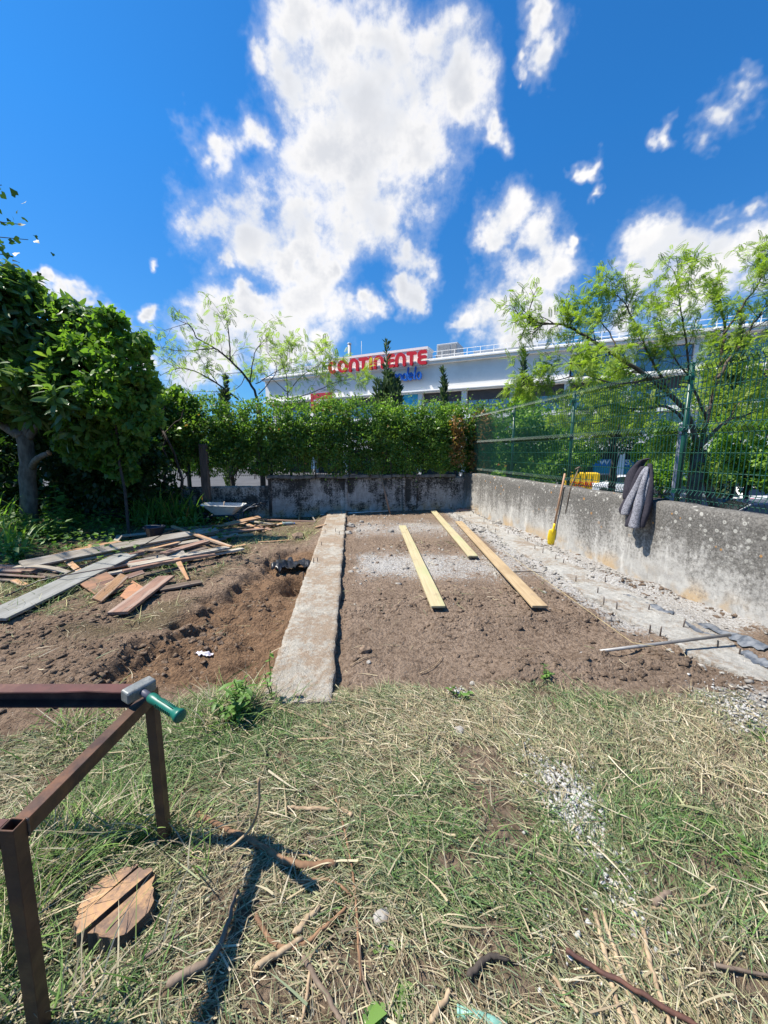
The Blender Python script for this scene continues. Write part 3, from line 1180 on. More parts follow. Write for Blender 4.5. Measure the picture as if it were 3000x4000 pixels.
def rebar_stub(parent, c, x, y, z, h, lean=(0, 0)):
    m = MB()
    m.tube([(x - c[0], y - c[1], z - 0.05), (x - c[0] + lean[0] * 0.5, y - c[1] + lean[1] * 0.5, z + h * 0.5),
            (x - c[0] + lean[0], y - c[1] + lean[1], z + h * .75)], 0.006, 6)
    return m.build('rebar_stub', M['stub'], parent)


fl, flc = footing('concrete_footing', (2.22, 10.78), lambda y: slab_l(y), lambda y: slab_r(y), 0.028, -0.34, M['slab'], 0.030, 71)
tag(fl, 'long straight pale concrete footing strip beside the dug trench', 'footing')
for (px, py) in ((1185, 2245), (1225, 2195), (1240, 2190), (1255, 2125), (1310, 2075), (1325, 2085), (1335, 2005), (1300, 2000), (1270, 2078), (1345, 2050)):
    p = gnd(px, py, 0.045)
    rebar_stub(fl, flc, p.x, p.y, 0.045, random.uniform(0.05, 0.09), (random.uniform(-.01, .01), random.uniform(-.01, .01)))

fr, frc = footing('concrete_footing', (2.05, 10.6), lambda y: float(foot_l(y)), lambda y: float(foot_r(y)), 0.014, -0.2, M['slab2'], 0.13, 77)
tag(fr, 'ragged dusty concrete footing with steel stubs along the sunlit wall', 'footing')
for (px, py) in ((1775, 1993), (1800, 1990), (1825, 1988), (1850, 2005), (1790, 2020), (1838, 2015), (1890, 2035), (1905, 2060), (1925, 2045), (1935, 2075), (1985, 2080),
                 (2000, 2075), (2060, 2110), (2090, 2140), (2120, 2155), (2170, 2180), (2200, 2195), (2250, 2265), (2335, 2310), (2365, 2270), (2360, 2345), (2410, 2372),
                 (2535, 2375), (2540, 2455), (2580, 2470), (2670, 2440), (2890, 2545), (2805, 2520), (2630, 2540)):
    p = gnd(px, py, 0.035)
    if foot_l(p.y) - 0.05 < p.x < foot_r(p.y) + 0.3:
        rebar_stub(fr, frc, p.x, p.y, 0.03, random.uniform(0.05, 0.085), (random.uniform(-.012, .012), random.uniform(-.01, .01)))
# bent bars at the far end
for (xa, ya, xb, yb) in ((1785, 2008, 1868, 2004), (1795, 2000, 1850, 1997)):
    a = gnd(xa, ya, 0.0)
    b_ = gnd(xb, yb, 0.0)
    m = MB()
    m.tube([(a.x - frc[0], a.y - frc[1], 0.0), (a.x - frc[0], a.y - frc[1], 0.10), (b_.x - frc[0], b_.y - frc[1], 0.10), (b_.x - frc[0], b_.y - frc[1], 0.0)], 0.006, 6)
    m.build('rebar_stub', M['rebar'], fr)

# ================================================================== the store
BD = 54.0
ex, ey = 0.8983, -0.4394
B_RZ = math.atan2(ey, ex)


def fac(x, y, dep=0.0):
    """photo point -> (s, z above the street) on the facade plane"""
    d = ray(x, y)
    # origin (0, BD) + inward normal * dep
    nx, ny = 0.4394, 0.8983
    t = (0 * nx + BD * ny + dep) / (d.x * nx + d.y * ny)
    px, py, pz = d.x * t, d.y * t, CAM_H + d.z * t
    s = px * ex + (py - BD) * ey
    return s, pz - LOT_Z


store = empty('supermarket', (0, BD, LOT_Z), B_RZ,
              'large white supermarket block with window bands and roof railing beyond the hedge', 'building')
zc = fac(1900, 1402)[1]          # upper cornice
zp = fac(1900, 1381)[1]          # parapet top
zl = fac(1900, 1507)[1]          # lower cornice
z2 = fac(2140, 1616)[1]          # floor between first and second storey
z1 = fac(2211, 1746)[1]          # floor over the ground storey
sL, sR = fac(1035, 1480)[0], 52.0
sW = fac(2228, 1400)[0]          # the blank white wall ends here
DEPTH = 26.0


def bpart(name, mat, boxes, parent=store, bevel=0.0):
    m = MB()
    for (x0, x1, y0, y1, zz0, zz1) in boxes:
        m.box(((x0 + x1) / 2, (y0 + y1) / 2, (zz0 + zz1) / 2), (x1 - x0, y1 - y0, zz1 - zz0))
    return m.build(name, mat, parent, bevel=bevel)


core_m = pm('inner wall', (0.50, 0.49, 0.47), None, 0.5, 0.9)
bpart('wall_core', core_m, [(sL + 0.3, sR, 1.2, DEPTH, 0.0, zp - 0.35)])
bpart('upper_wall', M['wall_white'], [(sL, sW, 0.0, 1.15, zl, zc)])
# panel joints, cornices, parapet
bpart('cornice', M['trim_white'], [(sL - 0.1, sR, -0.55, 1.15, zc, zc + 0.28)])
bpart('cornice_lip', M['trim_white'], [(sL - 0.2, sR, -0.75, 1.1, zc + 0.284, zc + 0.42)])
bpart('parapet', M['wall_white'], [(sL, sR, 0.1, 1.1, zc + 0.424, zp)])
bpart('parapet_cap', M['trim_white'], [(sL - 0.05, sR, -0.02, 1.2, zp + 0.003, zp + 0.13)])
bpart('lower_cornice', M['trim_white'], [(sL - 0.1, sR, -0.45, 1.1, zl - 0.34, zl - 0.004)])
bpart('lower_cornice_lip', M['trim_white'], [(sL - 0.1, sR, -0.62, 0.9, zl - 0.20, zl - 0.10)])
bpart('floor_band', M['trim_white'], [(sL, sR, -0.6, 1.1, z2 - 0.25, z2 + 0.30)])
bpart('floor_band', M['trim_white'], [(sL, sR, -0.9, 1.1, z1 - 0.30, z1 + 0.25)])
bpart('spandrel', M['panel_grey'], [(sL, sR, -0.55, 0.9, z1 + 0.254, z1 + 1.25)])
for sx in np.arange(sL + 6.0, sW - 1, 9.2):
    bpart('downpipe_box', M['trim_white'], [(sx, sx + 0.9, -0.06, 0.14, zc + 0.43, zp - 0.01)])
# columns and glazing bay by bay
PITCHB = 5.76
s0 = fac(1813, 1545)[0] - PITCHB * 6
cols = [s0 + PITCHB * k for k in range(0, 14) if s0 + PITCHB * k < sR]
cols = [c for c in cols if c > sL + 0.4]
for c in cols:
    bpart('column', M['wall_white'], [(c - 0.30, c + 0.30, -0.12, 1.15, 0.0, zl - 0.35)])
mull = pm('window bar', (0.16, 0.17, 0.18), None, 2, 0.4, metal=0.3)
head_m = pm('brown window head', (0.075, 0.062, 0.06), None, 1, 0.5)


def window(x0, x1, zz0, zz1, nb_, rows=(), head=0.0, yy=0.55):
    w = bpart('window', M['glass'], [(x0, x1, yy, yy + 0.06, zz0, zz1)])
    mm = MB()
    for k in range(1, nb_):
        xx = x0 + (x1 - x0) * k / nb_
        mm.box((xx, yy - 0.03, (zz0 + zz1) / 2), (0.09, 0.10, zz1 - zz0 - 0.01))
    for r in rows:
        mm.box(((x0 + x1) / 2, yy - 0.035, zz0 + (zz1 - zz0) * r), (x1 - x0 - 0.01, 0.09, 0.09))
    if mm.v:
        mm.build('mullion', mull, w)
    if head:
        hm = MB()
        hm.box(((x0 + x1) / 2, yy - 0.08, zz1 - head / 2 - 0.003), (x1 - x0 - 0.006, 0.08, head))
        hm.build('window_head', head_m, w)
    return w


for i in range(len(cols) - 1):
    a, b_ = cols[i] + 0.31, cols[i + 1] - 0.31
    window(a, b_, z2 + 0.31, zl - 0.35, 4, (0.35,), head=1.15)
    if a > fac(1900, 1700)[0]:
        window(a, b_, z1 + 1.26, z2 - 0.26, 4, (0.5,))
    if a > sW - 2:
        window(max(a, sW + 0.05), b_, zl + 0.25, zc - 0.45, 3, (0.55,))
bpart('upper_sill', M['wall_white'], [(sW + 0.02, sR, 0.05, 1.1, zl + 0.003, zl + 0.24), (sW + 0.02, sR, 0.05, 1.1, zc - 0.44, zc - 0.004)])
for c in cols:
    if c > sW:
        bpart('column', M['wall_white'], [(c - 0.5, c + 0.5, 0.0, 0.9, zl + 0.25, zc - 0.45)])
# ground storey shops
zs = z1 - 0.31
bpart('shop_shade_panel', M['recess_shade'], [(sL + 0.5, sR, 0.9, 1.15, 0.0, zs)])  # solid panel behind the shops, coloured dark to stand for recess shade
xa, za = fac(2282, 1797)
xb, zb = fac(2520, 1818)
bpart('shop_fascia', M['shop_blue'], [(xa, xb + 1.5, 0.3, 0.85, zb - 0.15, za + 0.1)])
bpart('shop_front', M['shop_teal'], [(xa + 1.0, xb + 1.5, 0.4, 0.84, 0.1, zb - 0.16)])
xo0, zo = fac(1950, 1818)
xo1, _ = fac(2110, 1818)
bpart('awning', M['orange'], [(xo0, xo1, -1.2, 0.88, zo - 0.1, zo + 0.55)])
bpart('shop_poster', pm('yellow poster', (0.75, 0.50, 0.05), (0.7, 0.2, 0.1), 1.5, 0.5), [(xo0 + 3.4, xo0 + 5.2, 0.6, 0.86, 0.5, zo - 0.2)])
# red poster and cyan poster of the upper storey
xr0, zr1 = fac(1226, 1541)
xr1, zr0 = fac(1309, 1590)
rp = bpart('red_panel', M['sign_red_dull'], [(xr0, xr1, -0.82, -0.72, zr0 - 0.6, zr1)])
xc0, zc1 = fac(1570, 1540)
xc1, _ = fac(1640, 1540)
bpart('cyan_panel', M['cyan_poster'], [(xc0, xc1, 0.30, 0.42, z2 + 0.35, zc1)])


def text_mesh(txt, size, depth, name, mat, parent, loc, shear=0.0, sx=1.0):
    cu = bpy.data.curves.new(name, 'FONT')
    cu.body = txt
    cu.size = size
    cu.extrude = depth
    cu.shear = shear
    cu.resolution_u = 2
    cu.space_character = 0.95
    o = bpy.data.objects.new(name, cu)
    COL.objects.link(o)
    dg = bpy.context.evaluated_depsgraph_get()
    me = bpy.data.meshes.new_from_object(o.evaluated_get(dg))
    bpy.data.objects.remove(o)
    me.transform(Matrix.Diagonal((sx, 1, 1, 1)))
    me.transform(Matrix.Rotation(math.pi / 2, 4, 'X'))
    q = link(name, me, mat, parent)
    q.location = loc
    return q


white_letter = pm('white letter', (0.82, 0.82, 0.82), None, 1, 0.5)
text_mesh('zumoo', 1.0, 0.01, 'lettering', white_letter, store, (xr0 + 0.45, -0.835, zr1 - 1.35))
text_mesh('wells', 1.25, 0.02, 'lettering', white_letter, store, (fac(2338, 1810)[0], 0.27, zb + 0.02), sx=1.25)

# sign wall on the roof, screens, railing, flues
sA, zA = fac(1281, 1394)
sB, zB = fac(1668, 1351)
bpart('sign_wall', M['wall_white'], [(sA, sB, 0.12, 2.2, zp + 0.134, zB - 0.35)])
zz = zp + 0.3
siding = MB()
while zz < zB - 0.5:
    siding.box(((sA + sB) / 2, 0.105, zz), (sB - sA - 4.2, 0.03, 0.16))
    zz += 0.22
siding.build('siding', M['trim_white'], store)
bpart('sign_wall_cap', M['trim_white'], [(sA - 0.1, sB + 0.1, 0.0, 2.3, zB - 0.346, zB - 0.05)])
bpart('sign_wall_pier', M['wall_white'], [(sA + 0.02, sA + 3.6, 0.0, 0.1, zp + 0.14, zB - 0.36)])


def railing(x0, x1, y, zz0, hgt, n):
    r = MB()
    for k in range(n + 1):
        x = x0 + (x1 - x0) * k / n
        r.box((x, y, zz0 + hgt / 2), (0.06, 0.06, hgt))
    for q in (0.45, 0.98):
        r.box(((x0 + x1) / 2, y - 0.002, zz0 + hgt * q), (x1 - x0, 0.05, 0.05))
    return r.build('roof_railing', M['trim_white'], store)


sE = fac(2140, 1330)[0]
railing(sB + 0.2, sR - 4, 0.6, zp + 0.13, 0.95, 26)
railing(sL + 0.3, sA - 0.2, 0.6, zp + 0.13, 0.95, 9)
zt = fac(2140, 1322)[1]


def screenmat():
    m, nt, b = nmat('perforated grey screen')
    g = NB(nt)
    co = g.coord('Object')
    g.put(b.inputs['Base Color'], g.mix(g.noise(co, 0.4, 3), (0.46, 0.47, 0.48), (0.36, 0.37, 0.385)))
    b.inputs['Roughness'].default_value = 0.5
    b.inputs['Alpha'].default_value = 0.62
    return m


scm = screenmat()
nscr = 11
for k in range(nscr):
    x0 = sB + 0.4 + (sE - sB - 0.4) * k / nscr
    x1 = sB + 0.4 + (sE - sB - 0.4) * (k + 1) / nscr
    if k == 3:
        continue
    s_ = bpart('roof_screen', scm, [(x0 + 0.05, x1 - 0.05, 2.4, 2.44, zp, zt + 0.15)])
    bpart('screen_post', M['panel_grey'], [(x0 - 0.04, x0 + 0.04, 2.38, 2.46, zp, zt + 0.2)], s_)
for k in range(4):
    x0 = sE + 0.0
    bpart('roof_screen', scm, [(x0 - 0.02, x0 + 0.02, 2.5 + k * 2, 4.4 + k * 2, zp, zt + 0.15)])
for k in range(6):
    x0 = sL + 0.5 + (sA - sL - 0.8) * k / 6
    x1 = sL + 0.5 + (sA - sL - 0.8) * (k + 1) / 6
    bpart('roof_screen', scm, [(x0 + 0.04, x1 - 0.04, 1.6, 1.64, zp + 0.1, zp + 1.5)])
# plant on the roof
xq, zq = fac(1740, 1345, 5)
pl = bpart('roof_unit', M['panel_grey'], [(xq - 0.9, xq + 2.0, 4, 7, zp - 0.3, zq - 0.15)], bevel=0.05)
bpart('unit_louvre', pm('grey louvre', (0.26, 0.27, 0.28)), [(xq - 0.7, xq + 1.0, 3.96, 3.995, zp + 0.9, zq - 0.35), (xq + 1.15, xq + 1.85, 3.96, 3.995, zp + 0.9, zq - 0.35)], pl)
xq, zq = fac(1365, 1345, 6)
m = MB()
m.tube([(xq, 6, zp), (xq, 6, zq)], 0.26, 12)
m.tube([(xq, 6, zq), (xq, 6, zq + 0.16)], 0.32, 12)
m.build('flue', M['panel_grey'], store)
xq, zq = fac(1412, 1332, 6)
m = MB()
m.tube([(xq, 6, zp), (xq, 6, zq)], 0.035, 6)
m.build('aerial', M['panel_grey'], store)


# ------------------------------------------------------------------ sign letters made of bent strokes
def arc(cx, cz, rx, rz, a0, a1, n=14):
    return [(cx + rx * math.cos(R(a0 + (a1 - a0) * k / n)), cz + rz * math.sin(R(a0 + (a1 - a0) * k / n))) for k in range(n + 1)]


def stroke_poly(pts, w, closed=False):
    """outline polygon of a round ended stroke"""
    L, Rr = [], []
    n = len(pts)
    nrm = []
    for i in range(n):
        a = Vector(pts[max(i - 1, 0)])
        b = Vector(pts[min(i + 1, n - 1)])
        d = (b - a).normalized()
        nrm.append(Vector((-d.y, d.x)))
    for i in range(n):
        p = Vector(pts[i])
        L.append(p + nrm[i] * w)
        Rr.append(p - nrm[i] * w)
    def cap(p, nn, sgn):
        base = math.atan2(nn.y, nn.x)
        return [Vector((p.x + w * math.cos(base + sgn * math.pi * k / 8), p.y + w * math.sin(base + sgn * math.pi * k / 8))) for k in range(1, 8)]
    out = L + cap(Vector(pts[-1]), nrm[-1], -1) + Rr[::-1] + cap(Vector(pts[0]), -nrm[0], -1)
    return [(q.x, q.y) for q in out]


def stroke_ring(m, cx, cz, rx, rz, w, d0, d1, n=26):
    vs, fs = [], []
    for k in range(n):
        a = 2 * math.pi * k / n
        for (q, dd) in ((w, d0), (-w, d0), (-w, d1), (w, d1)):
            vs.append(((cx + (rx + q) * math.cos(a)), dd, cz + (rz + q) * math.sin(a)))
    for k in range(n):
        k2 = (k + 1) % n
        for j in range(4):
            j2 = (j + 1) % 4
            fs.append((k * 4 + j, k * 4 + j2, k2 * 4 + j2, k2 * 4 + j))
    m.add(vs, fs)


def letter(parent, mat, x, z, w, h, strokes, sw, rings=(), depth=0.35, dx=0.0):
    m = MB()
    for i, st in enumerate(strokes):
        poly = stroke_poly([(x + p[0] * w + dx * p[1], z + p[1] * h) for p in st], sw)
        m.prism(poly, -0.003 * i, depth + 0.003 * i)
    for (cx, cz_, rx, rz) in rings:
        stroke_ring(m, x + cx * w, z + cz_ * h, rx * w, rz * h, sw, 0.0, depth)
    bm = bmesh.new()
    tmp = bpy.data.meshes.new('letter')
    tmp.from_pydata(m.v, [], m.f)
    bm.from_mesh(tmp)
    bmesh.ops.triangulate(bm, faces=[f for f in bm.faces if len(f.verts) > 4])
    bmesh.ops.recalc_face_normals(bm, faces=bm.faces)
    bm.to_mesh(tmp)
    bm.free()
    return link('letter', tmp, mat, parent)


zb0 = fac(1296, 1462, -0.9)[1]
zt0 = fac(1296, 1409, -0.9)[1]
zb1 = fac(1647, 1424, -0.9)[1]
zt1 = fac(1647, 1366, -0.9)[1]
LZ = 0.5 * (zb0 + zb1)
LH = 0.5 * (zt0 + zt1) - LZ
lx = [fac(q, 1420, -0.9)[0] for q in (1279, 1318, 1362, 1400, 1439, 1459, 1510, 1543, 1587, 1629)]
lw = [fac(q, 1420, -0.9)[0] for q in (1313, 1357, 1400, 1437, 1455, 1498, 1540, 1584, 1626, 1666)]
sg = empty('store_sign', (0, BD, LOT_Z), B_RZ, 'big red rounded rooftop letters reading CONTINENTE', 'sign')
SWD = 0.20
GLY = {
    'C': ([arc(0.58, 0.5, 0.46, 0.46, 55, 305)], []),
    'O': ([], [(0.5, 0.5, 0.5, 0.46)]),
    'N': ([[(0, 0.02), (0, 0.5)] + arc(0.5, 0.52, 0.5, 0.44, 180, 0) + [(1, 0.5), (1, 0.02)]], []),
    'T': ([[(0, 0.94), (1, 0.94)], [(0.5, 0.93), (0.5, 0.02)]], []),
    'I': ([[(0.5, 0.98), (0.5, 0.02)]], []),
    'E': ([[(1, 0.96), (0.45, 0.96)] + arc(0.45, 0.74, 0.40, 0.22, 90, 270, 8) + [(0.98, 0.52)],
           [(0.5, 0.50), (0.45, 0.50)] + arc(0.45, 0.26, 0.42, 0.24, 90, 270, 8) + [(1, 0.02)]], []),
}
for ch, a, b_ in zip('CONTINENTE', lx, lw):
    st, rg = GLY[ch]
    q = letter(sg, M['sign_red'], a + SWD, LZ + SWD, b_ - a - 2 * SWD, LH - 2 * SWD, st, SWD, rg)
    q.location = (0, -0.95, 0)
m = MB()
m.box(((lx[0] + lw[-1]) / 2, -0.45, LZ - 0.12), (lw[-1] - lx[0], 0.10, 0.10))
for a, b_ in zip(lx, lw):
    m.box(((a + b_) / 2, -0.30, LZ + 0.1), (0.07, 0.75, 0.07))
    m.box(((a + b_) / 2, -0.46, LZ + 0.0), (0.08, 0.08, 0.3))
m.build('sign_rail', M['trim_white'], sg)
sg2 = empty('store_sign', (0, BD, LOT_Z), B_RZ, 'slanted blue script word modelo below the red letters', 'sign')
xm0, zm0 = fac(1563, 1486)
xm1, zm1 = fac(1668, 1443)
u = (xm1 - xm0) / 5.05
hh = u * 1.05
G2 = {
    'm': ([[(0, 0), (0, 1)], [(0, 0.6)] + arc(0.25, 0.7, 0.25, 0.3, 180, 0, 8) + [(0.5, 0)], [(0.5, 0.6)] + arc(0.75, 0.7, 0.25, 0.3, 180, 0, 8) + [(1, 0)]], [], 1.5),
    'o': ([], [(0.5, 0.5, 0.5, 0.5)], 0.85),
    'd': ([[(1.0, 1.9), (1.0, 0.0)]], [(0.5, 0.48, 0.5, 0.48)], 0.85),
    'e': ([[(0.05, 0.5), (0.95, 0.62)] + arc(0.5, 0.5, 0.48, 0.5, 10, 320, 14)[1:]], [], 0.8),
    'l': ([[(0.3, 1.9), (0.2, 0.3), (0.45, 0.02), (0.7, 0.1)]], [], 0.55),
}
xx = xm0 - u * 1.75
for ch in 'modelo':
    st, rg, wd = G2[ch]
    dz = (zm1 - zm0) * 0.0
    q = letter(sg2, M['sign_blue'], xx, zm0 - 0.1, wd * u * 0.82, hh, st, 0.115, rg, depth=0.2, dx=hh * 0.16)
    q.location = (0, -0.55, 0)
    xx += u * (wd + 0.22) * 0.93

# ================================================================== timber
def board(pa, pb, width, thick, mat, roll=0.0, label=None, cat='plank', name='plank', group=None, taper=0.0, seg=5, warp=0.0, jag=0.0):
    """sawn board from pa to pb; local x along the board"""
    pa, pb = Vector(pa), Vector(pb)
    d = pb - pa
    L = d.length
    x = d.normalized()
    z = Vector((0, 0, 1))
    y = z.cross(x).normalized()
    z = x.cross(y)
    rot = Matrix((x, y, z)).transposed().to_4x4() @ Matrix.Rotation(roll, 4, 'X')
    vs, fs = [], []
    for i in range(seg + 1):
        t = i / seg
        w = width * (1 - taper * t) / 2
        sag = warp * math.sin(math.pi * t)
        ex_ = random.uniform(-jag, jag) if i in (0, seg) else 0
        for (yy, zz) in ((-w, 0), (w, 0), (w, thick), (-w, thick)):
            vs.append((t * L + ex_ + (random.uniform(-jag, jag) if i in (0, seg) else 0), yy + random.uniform(-.002, .002), zz + sag + random.uniform(-.0015, .0015)))
    for i in range(seg):
        for k in range(4):
            k2 = (k + 1) % 4
            fs.append((i * 4 + k, i * 4 + k2, i * 4 + 4 + k2, i * 4 + 4 + k))
    fs.append((3, 2, 1, 0))
    b = seg * 4
    fs.append((b, b + 1, b + 2, b + 3))
    m = MB()
    m.add(vs, fs)
    o = m.build(name, mat, bevel=min(0.003, thick * 0.15))
    o.matrix_world = Matrix.Translation(pa) @ rot
    tag(o, label, cat, group)
    return o


def pile(xa, ya, xb, yb, za, zb, width, thick, mat, label, roll=0.0, **k):
    """board whose ends show at two photo points, za/zb above the soil"""
    a = on(xa, ya)
    a = gnd(xa, ya, a.z + za)
    b = on(xb, yb)
    b = gnd(xb, yb, b.z + zb)
    return board(a, b, width, thick, M[mat], roll, label, 'plank', group='old boards in the timber heap', **k)


# three new boards on the dug ground; local y runs along the board for the grain
for (xa, ya, xb, yb, w, mt, lab) in (
        (1712, 2392, 1572, 2062, 0.150, 'new_wood', 'new greenish pine board lying alone nearest the long footing'),
        (1848, 2188, 1692, 2001, 0.150, 'new_wood', 'short new pine board lying between two others near the corner'),
        (2108, 2392, 1792, 2045, 0.155, 'new_wood2', 'longest new pine board with a brown tinge beside the dusty footing')):
    a = on(xa, ya, 0.045)
    b = on(xb, yb, 0.030)
    o = board(a, b, w, 0.026, M[mt], 0.0, lab, 'plank', group='new boards on the dug soil', seg=8)
pile(83, 2211, 846, 2070, .16, .20, .15, .030, 'wood_grey', 'longest bleached board lying slantwise on top of the heap', roll=0.5, seg=8, warp=.02)
pile(264, 2197, 846, 2078, .10, .16, .13, .026, 'wood_grey', 'pale grey board just under the longest bleached board', roll=0.2)
pile(-40, 2425, 500, 2168, .04, .12, .30, .030, 'wood_blue', 'very wide blue grey board running out past the rusty frame side', roll=0.05, seg=8)
pile(506, 2216, 890, 2142, .08, .14, .17, .030, 'wood_grey', 'light grey board in the middle of the heap nearest the trench')
pile(311, 2268, 947, 2148, .03, .06, .15, .034, 'wood_grey', 'thick pale board along the front edge of the heap', roll=-0.1)
pile(673, 2059, 902, 2141, .26, .09, .06, .035, 'wood_orange', 'narrow pale batten lying across the top boards')
pile(376, 2350, 485, 2252, .03, .14, .10, .028, 'wood_orange', 'short tilted offcut propped on the brown panel', roll=0.5)
pile(460, 2402, 650, 2258, .02, .05, .19, .032, 'wood_red', 'broad mossy board end lying flat nearest the trench edge')
pile(690, 2185, 735, 2270, .16, .02, .075, .025, 'wood_orange', 'pointed stake leaning down off the heap', taper=.6)
pile(620, 2308, 785, 2276, .03, .03, .13, .025, 'wood_dark', 'dark board half buried beside the broad mossy one')
pile(640, 2166, 806, 2117, .11, .16, .16, .03, 'wood_red', 'red brown board stacked below the bleached ones')
pile(640, 2182, 800, 2142, .05, .10, .14, .028, 'wood_dark', 'dark brown board under the red brown one', roll=0.15)
pile(477, 2133, 655, 2110, .12, .14, .13, .025, 'wood_red', 'rust coloured board behind the longest board')
pile(463, 2098, 610, 2083, .10, .10, .18, .025, 'wood_grey', 'grey board at the back of the heap beside the dark tub')
pile(543, 2153, 660, 2149, .09, .12, .12, .025, 'wood_dark', 'short dark board end poking out mid heap')
pile(590, 2075, 850, 2056, .10, .08, .16, .025, 'wood_dark', 'long dark board along the rear of the heap by the plants')
pile(620, 2092, 930, 2068, .05, .06, .18, .025, 'wood_dark', 'dark wide board under the rear of the heap')
pile(-40, 2222, 250, 2232, .10, .05, .17, .022, 'wood_red', 'pinkish board at the far end of the heap beside the trunk side', roll=0.2)
pile(-40, 2248, 195, 2262, .04, .03, .13, .024, 'wood_red', 'red brown board under the pinkish one', roll=-0.5)
pile(-30, 2262, 130, 2268, .02, .02, .15, .02, 'wood_dark', 'short dark board low at the outer end of the heap')
pile(60, 2218, 270, 2240, .13, .04, .10, .02, 'wood_grey', 'thin curved grey lath over the pinkish board', warp=.04)
pile(882, 2052, 1013, 2022, .16, .20, .12, .03, 'wood_orange', 'orange board end tilted up right before the wheelbarrow', roll=0.3)
pile(945, 2042, 1036, 2078, .12, .04, .10, .025, 'wood_orange', 'short orange board sloping down beside the wheelbarrow')
pile(880, 2082, 1030, 2068, .05, .08, .13, .03, 'wood_red', 'brown board at the tip of the heap near the bottle')
pile(930, 2066, 1075, 2050, .10, .05, .12, .022, 'wood_orange', 'pale split board pointing at the plastic bottle', roll=-0.2)
pile(975, 2036, 1085, 2054, .10, .03, .09, .022, 'wood_grey', 'thin pale board behind the orange offcuts')
pile(1005, 2031, 1235, 2040, .05, .02, .05, .03, 'wood_red', 'long thin reddish batten on the grass before the stained wall')
pile(1050, 2056, 1130, 2042, .04, .02, .12, .02, 'wood_orange', 'small flat board piece next to the reddish batten')
pile(1232, 2062, 1272, 2052, .02, .03, .13, .025, 'wood_orange', 'small orange offcut against the far end of the long footing')
pile(318, 2117, 392, 2152, .06, .03, .05, .02, 'wood_orange', 'thin orange stick of wood in the weeds behind the heap')
pile(427, 2148, 468, 2097, .03, .16, .09, .025, 'wood_grey', 'short grey board standing slantwise behind the longest board')
pile(1010, 2120, 1130, 2112, .02, .02, .05, .016, 'wood_orange', 'light thin lath lying in cut grass past the trench head')
pile(55, 2270, 100, 2290, .03, .02, .07, .02, 'wood_orange', 'small pale chip of board in the grass at the heap end')
pile(505, 2176, 560, 2164, .10, .10, .09, .05, 'wood_red', 'short square block between the stacked boards')


def sheet(corners, th, mat, name, label, cat):
    """thin panel through photo points lying on the soil"""
    pts = [on(x, y, dz) for x, y, dz in corners]
    c = sum(pts, Vector()) / len(pts)
    nrm = (pts[1] - pts[0]).cross(pts[2] - pts[0]).normalized()
    if nrm.z < 0:
        nrm = -nrm
    n = len(pts)
    m = MB()
    m.add([p - c for p in pts] + [p - c + nrm * th for p in pts],
          [tuple(range(n))[::-1], tuple(range(n, 2 * n))] + [(i, (i + 1) % n, n + (i + 1) % n, n + i) for i in range(n)])
    o = m.build(name, mat, loc=c)
    tag(o, label, cat)
    return o


sheet(((300, 2290, .05), (390, 2345, .02), (500, 2312, .03), (420, 2258, .07)), 0.014, M['ply'], 'form_panel', 'dirt covered brown formwork panel under the short tilted offcut', 'panel')
sheet(((470, 2345, .035), (510, 2362, .03), (560, 2310, .045), (520, 2290, .06)), 0.012, pm('orange form face', (0.42, 0.20, 0.10), (0.32, 0.16, 0.09), 9, 0.7), 'form_panel', 'bright orange panel corner beside the broad mossy board', 'panel')

# cable over the boards
m = MB()
cp = [gnd(x, y, z) for x, y, z in ((20, 2330, .03), (150, 2270, .06), (250, 2245, .16), (330, 2210, .22), (420, 2170, .25), (540, 2140, .27), (640, 2085, .28), (690, 2068, .30))]
m.tube([p - cp[0] for p in cp], 0.008, 6)
o = m.build('cable', M['black'], loc=cp[0])
tag(o, 'thin black cable trailing over the bleached boards', 'cable')

# ================================================================== objects by the walls
def side_pt(s, out, z):
    """on the side wall: s metres from the corner, out metres in front of its face"""
    return Vector((C0.x + WX * s - 0.9886 * out, C0.y + WY * s - 0.1504 * out, z))


# shovel
sb = on(2150, 2128)
st_ = Vector(sb)
blade_dir = None
# handle top leans on the wall: intersect the sight line of its top with a plane just in front of the wall
def wall_hit(x, y, out=0.03):
    d = ray(x, y)
    nx, ny = -0.9886, -0.1504
    p = side_pt(0, out, 0)
    t = (nx * p.x + ny * p.y) / (nx * d.x + ny * d.y)
    return Vector((d.x * t, d.y * t, CAM_H + d.z * t))


stop = wall_hit(2207, 1850, 0.02)
sh = empty('shovel', sb, 0, 'yellow bladed shovel with wooden handle leaning on the sunlit wall', 'shovel')
ax = (stop - sb)
Ls = ax.length
axn = ax.normalized()
vx = Vector((0, -1, 0.0)) + Vector((-0.4, 0, 0))
vx = (vx - axn * vx.dot(axn)).normalized()      # blade faces the viewer side
sxv = axn.cross(vx).normalized()
rot = Matrix((sxv, -vx, axn)).transposed()
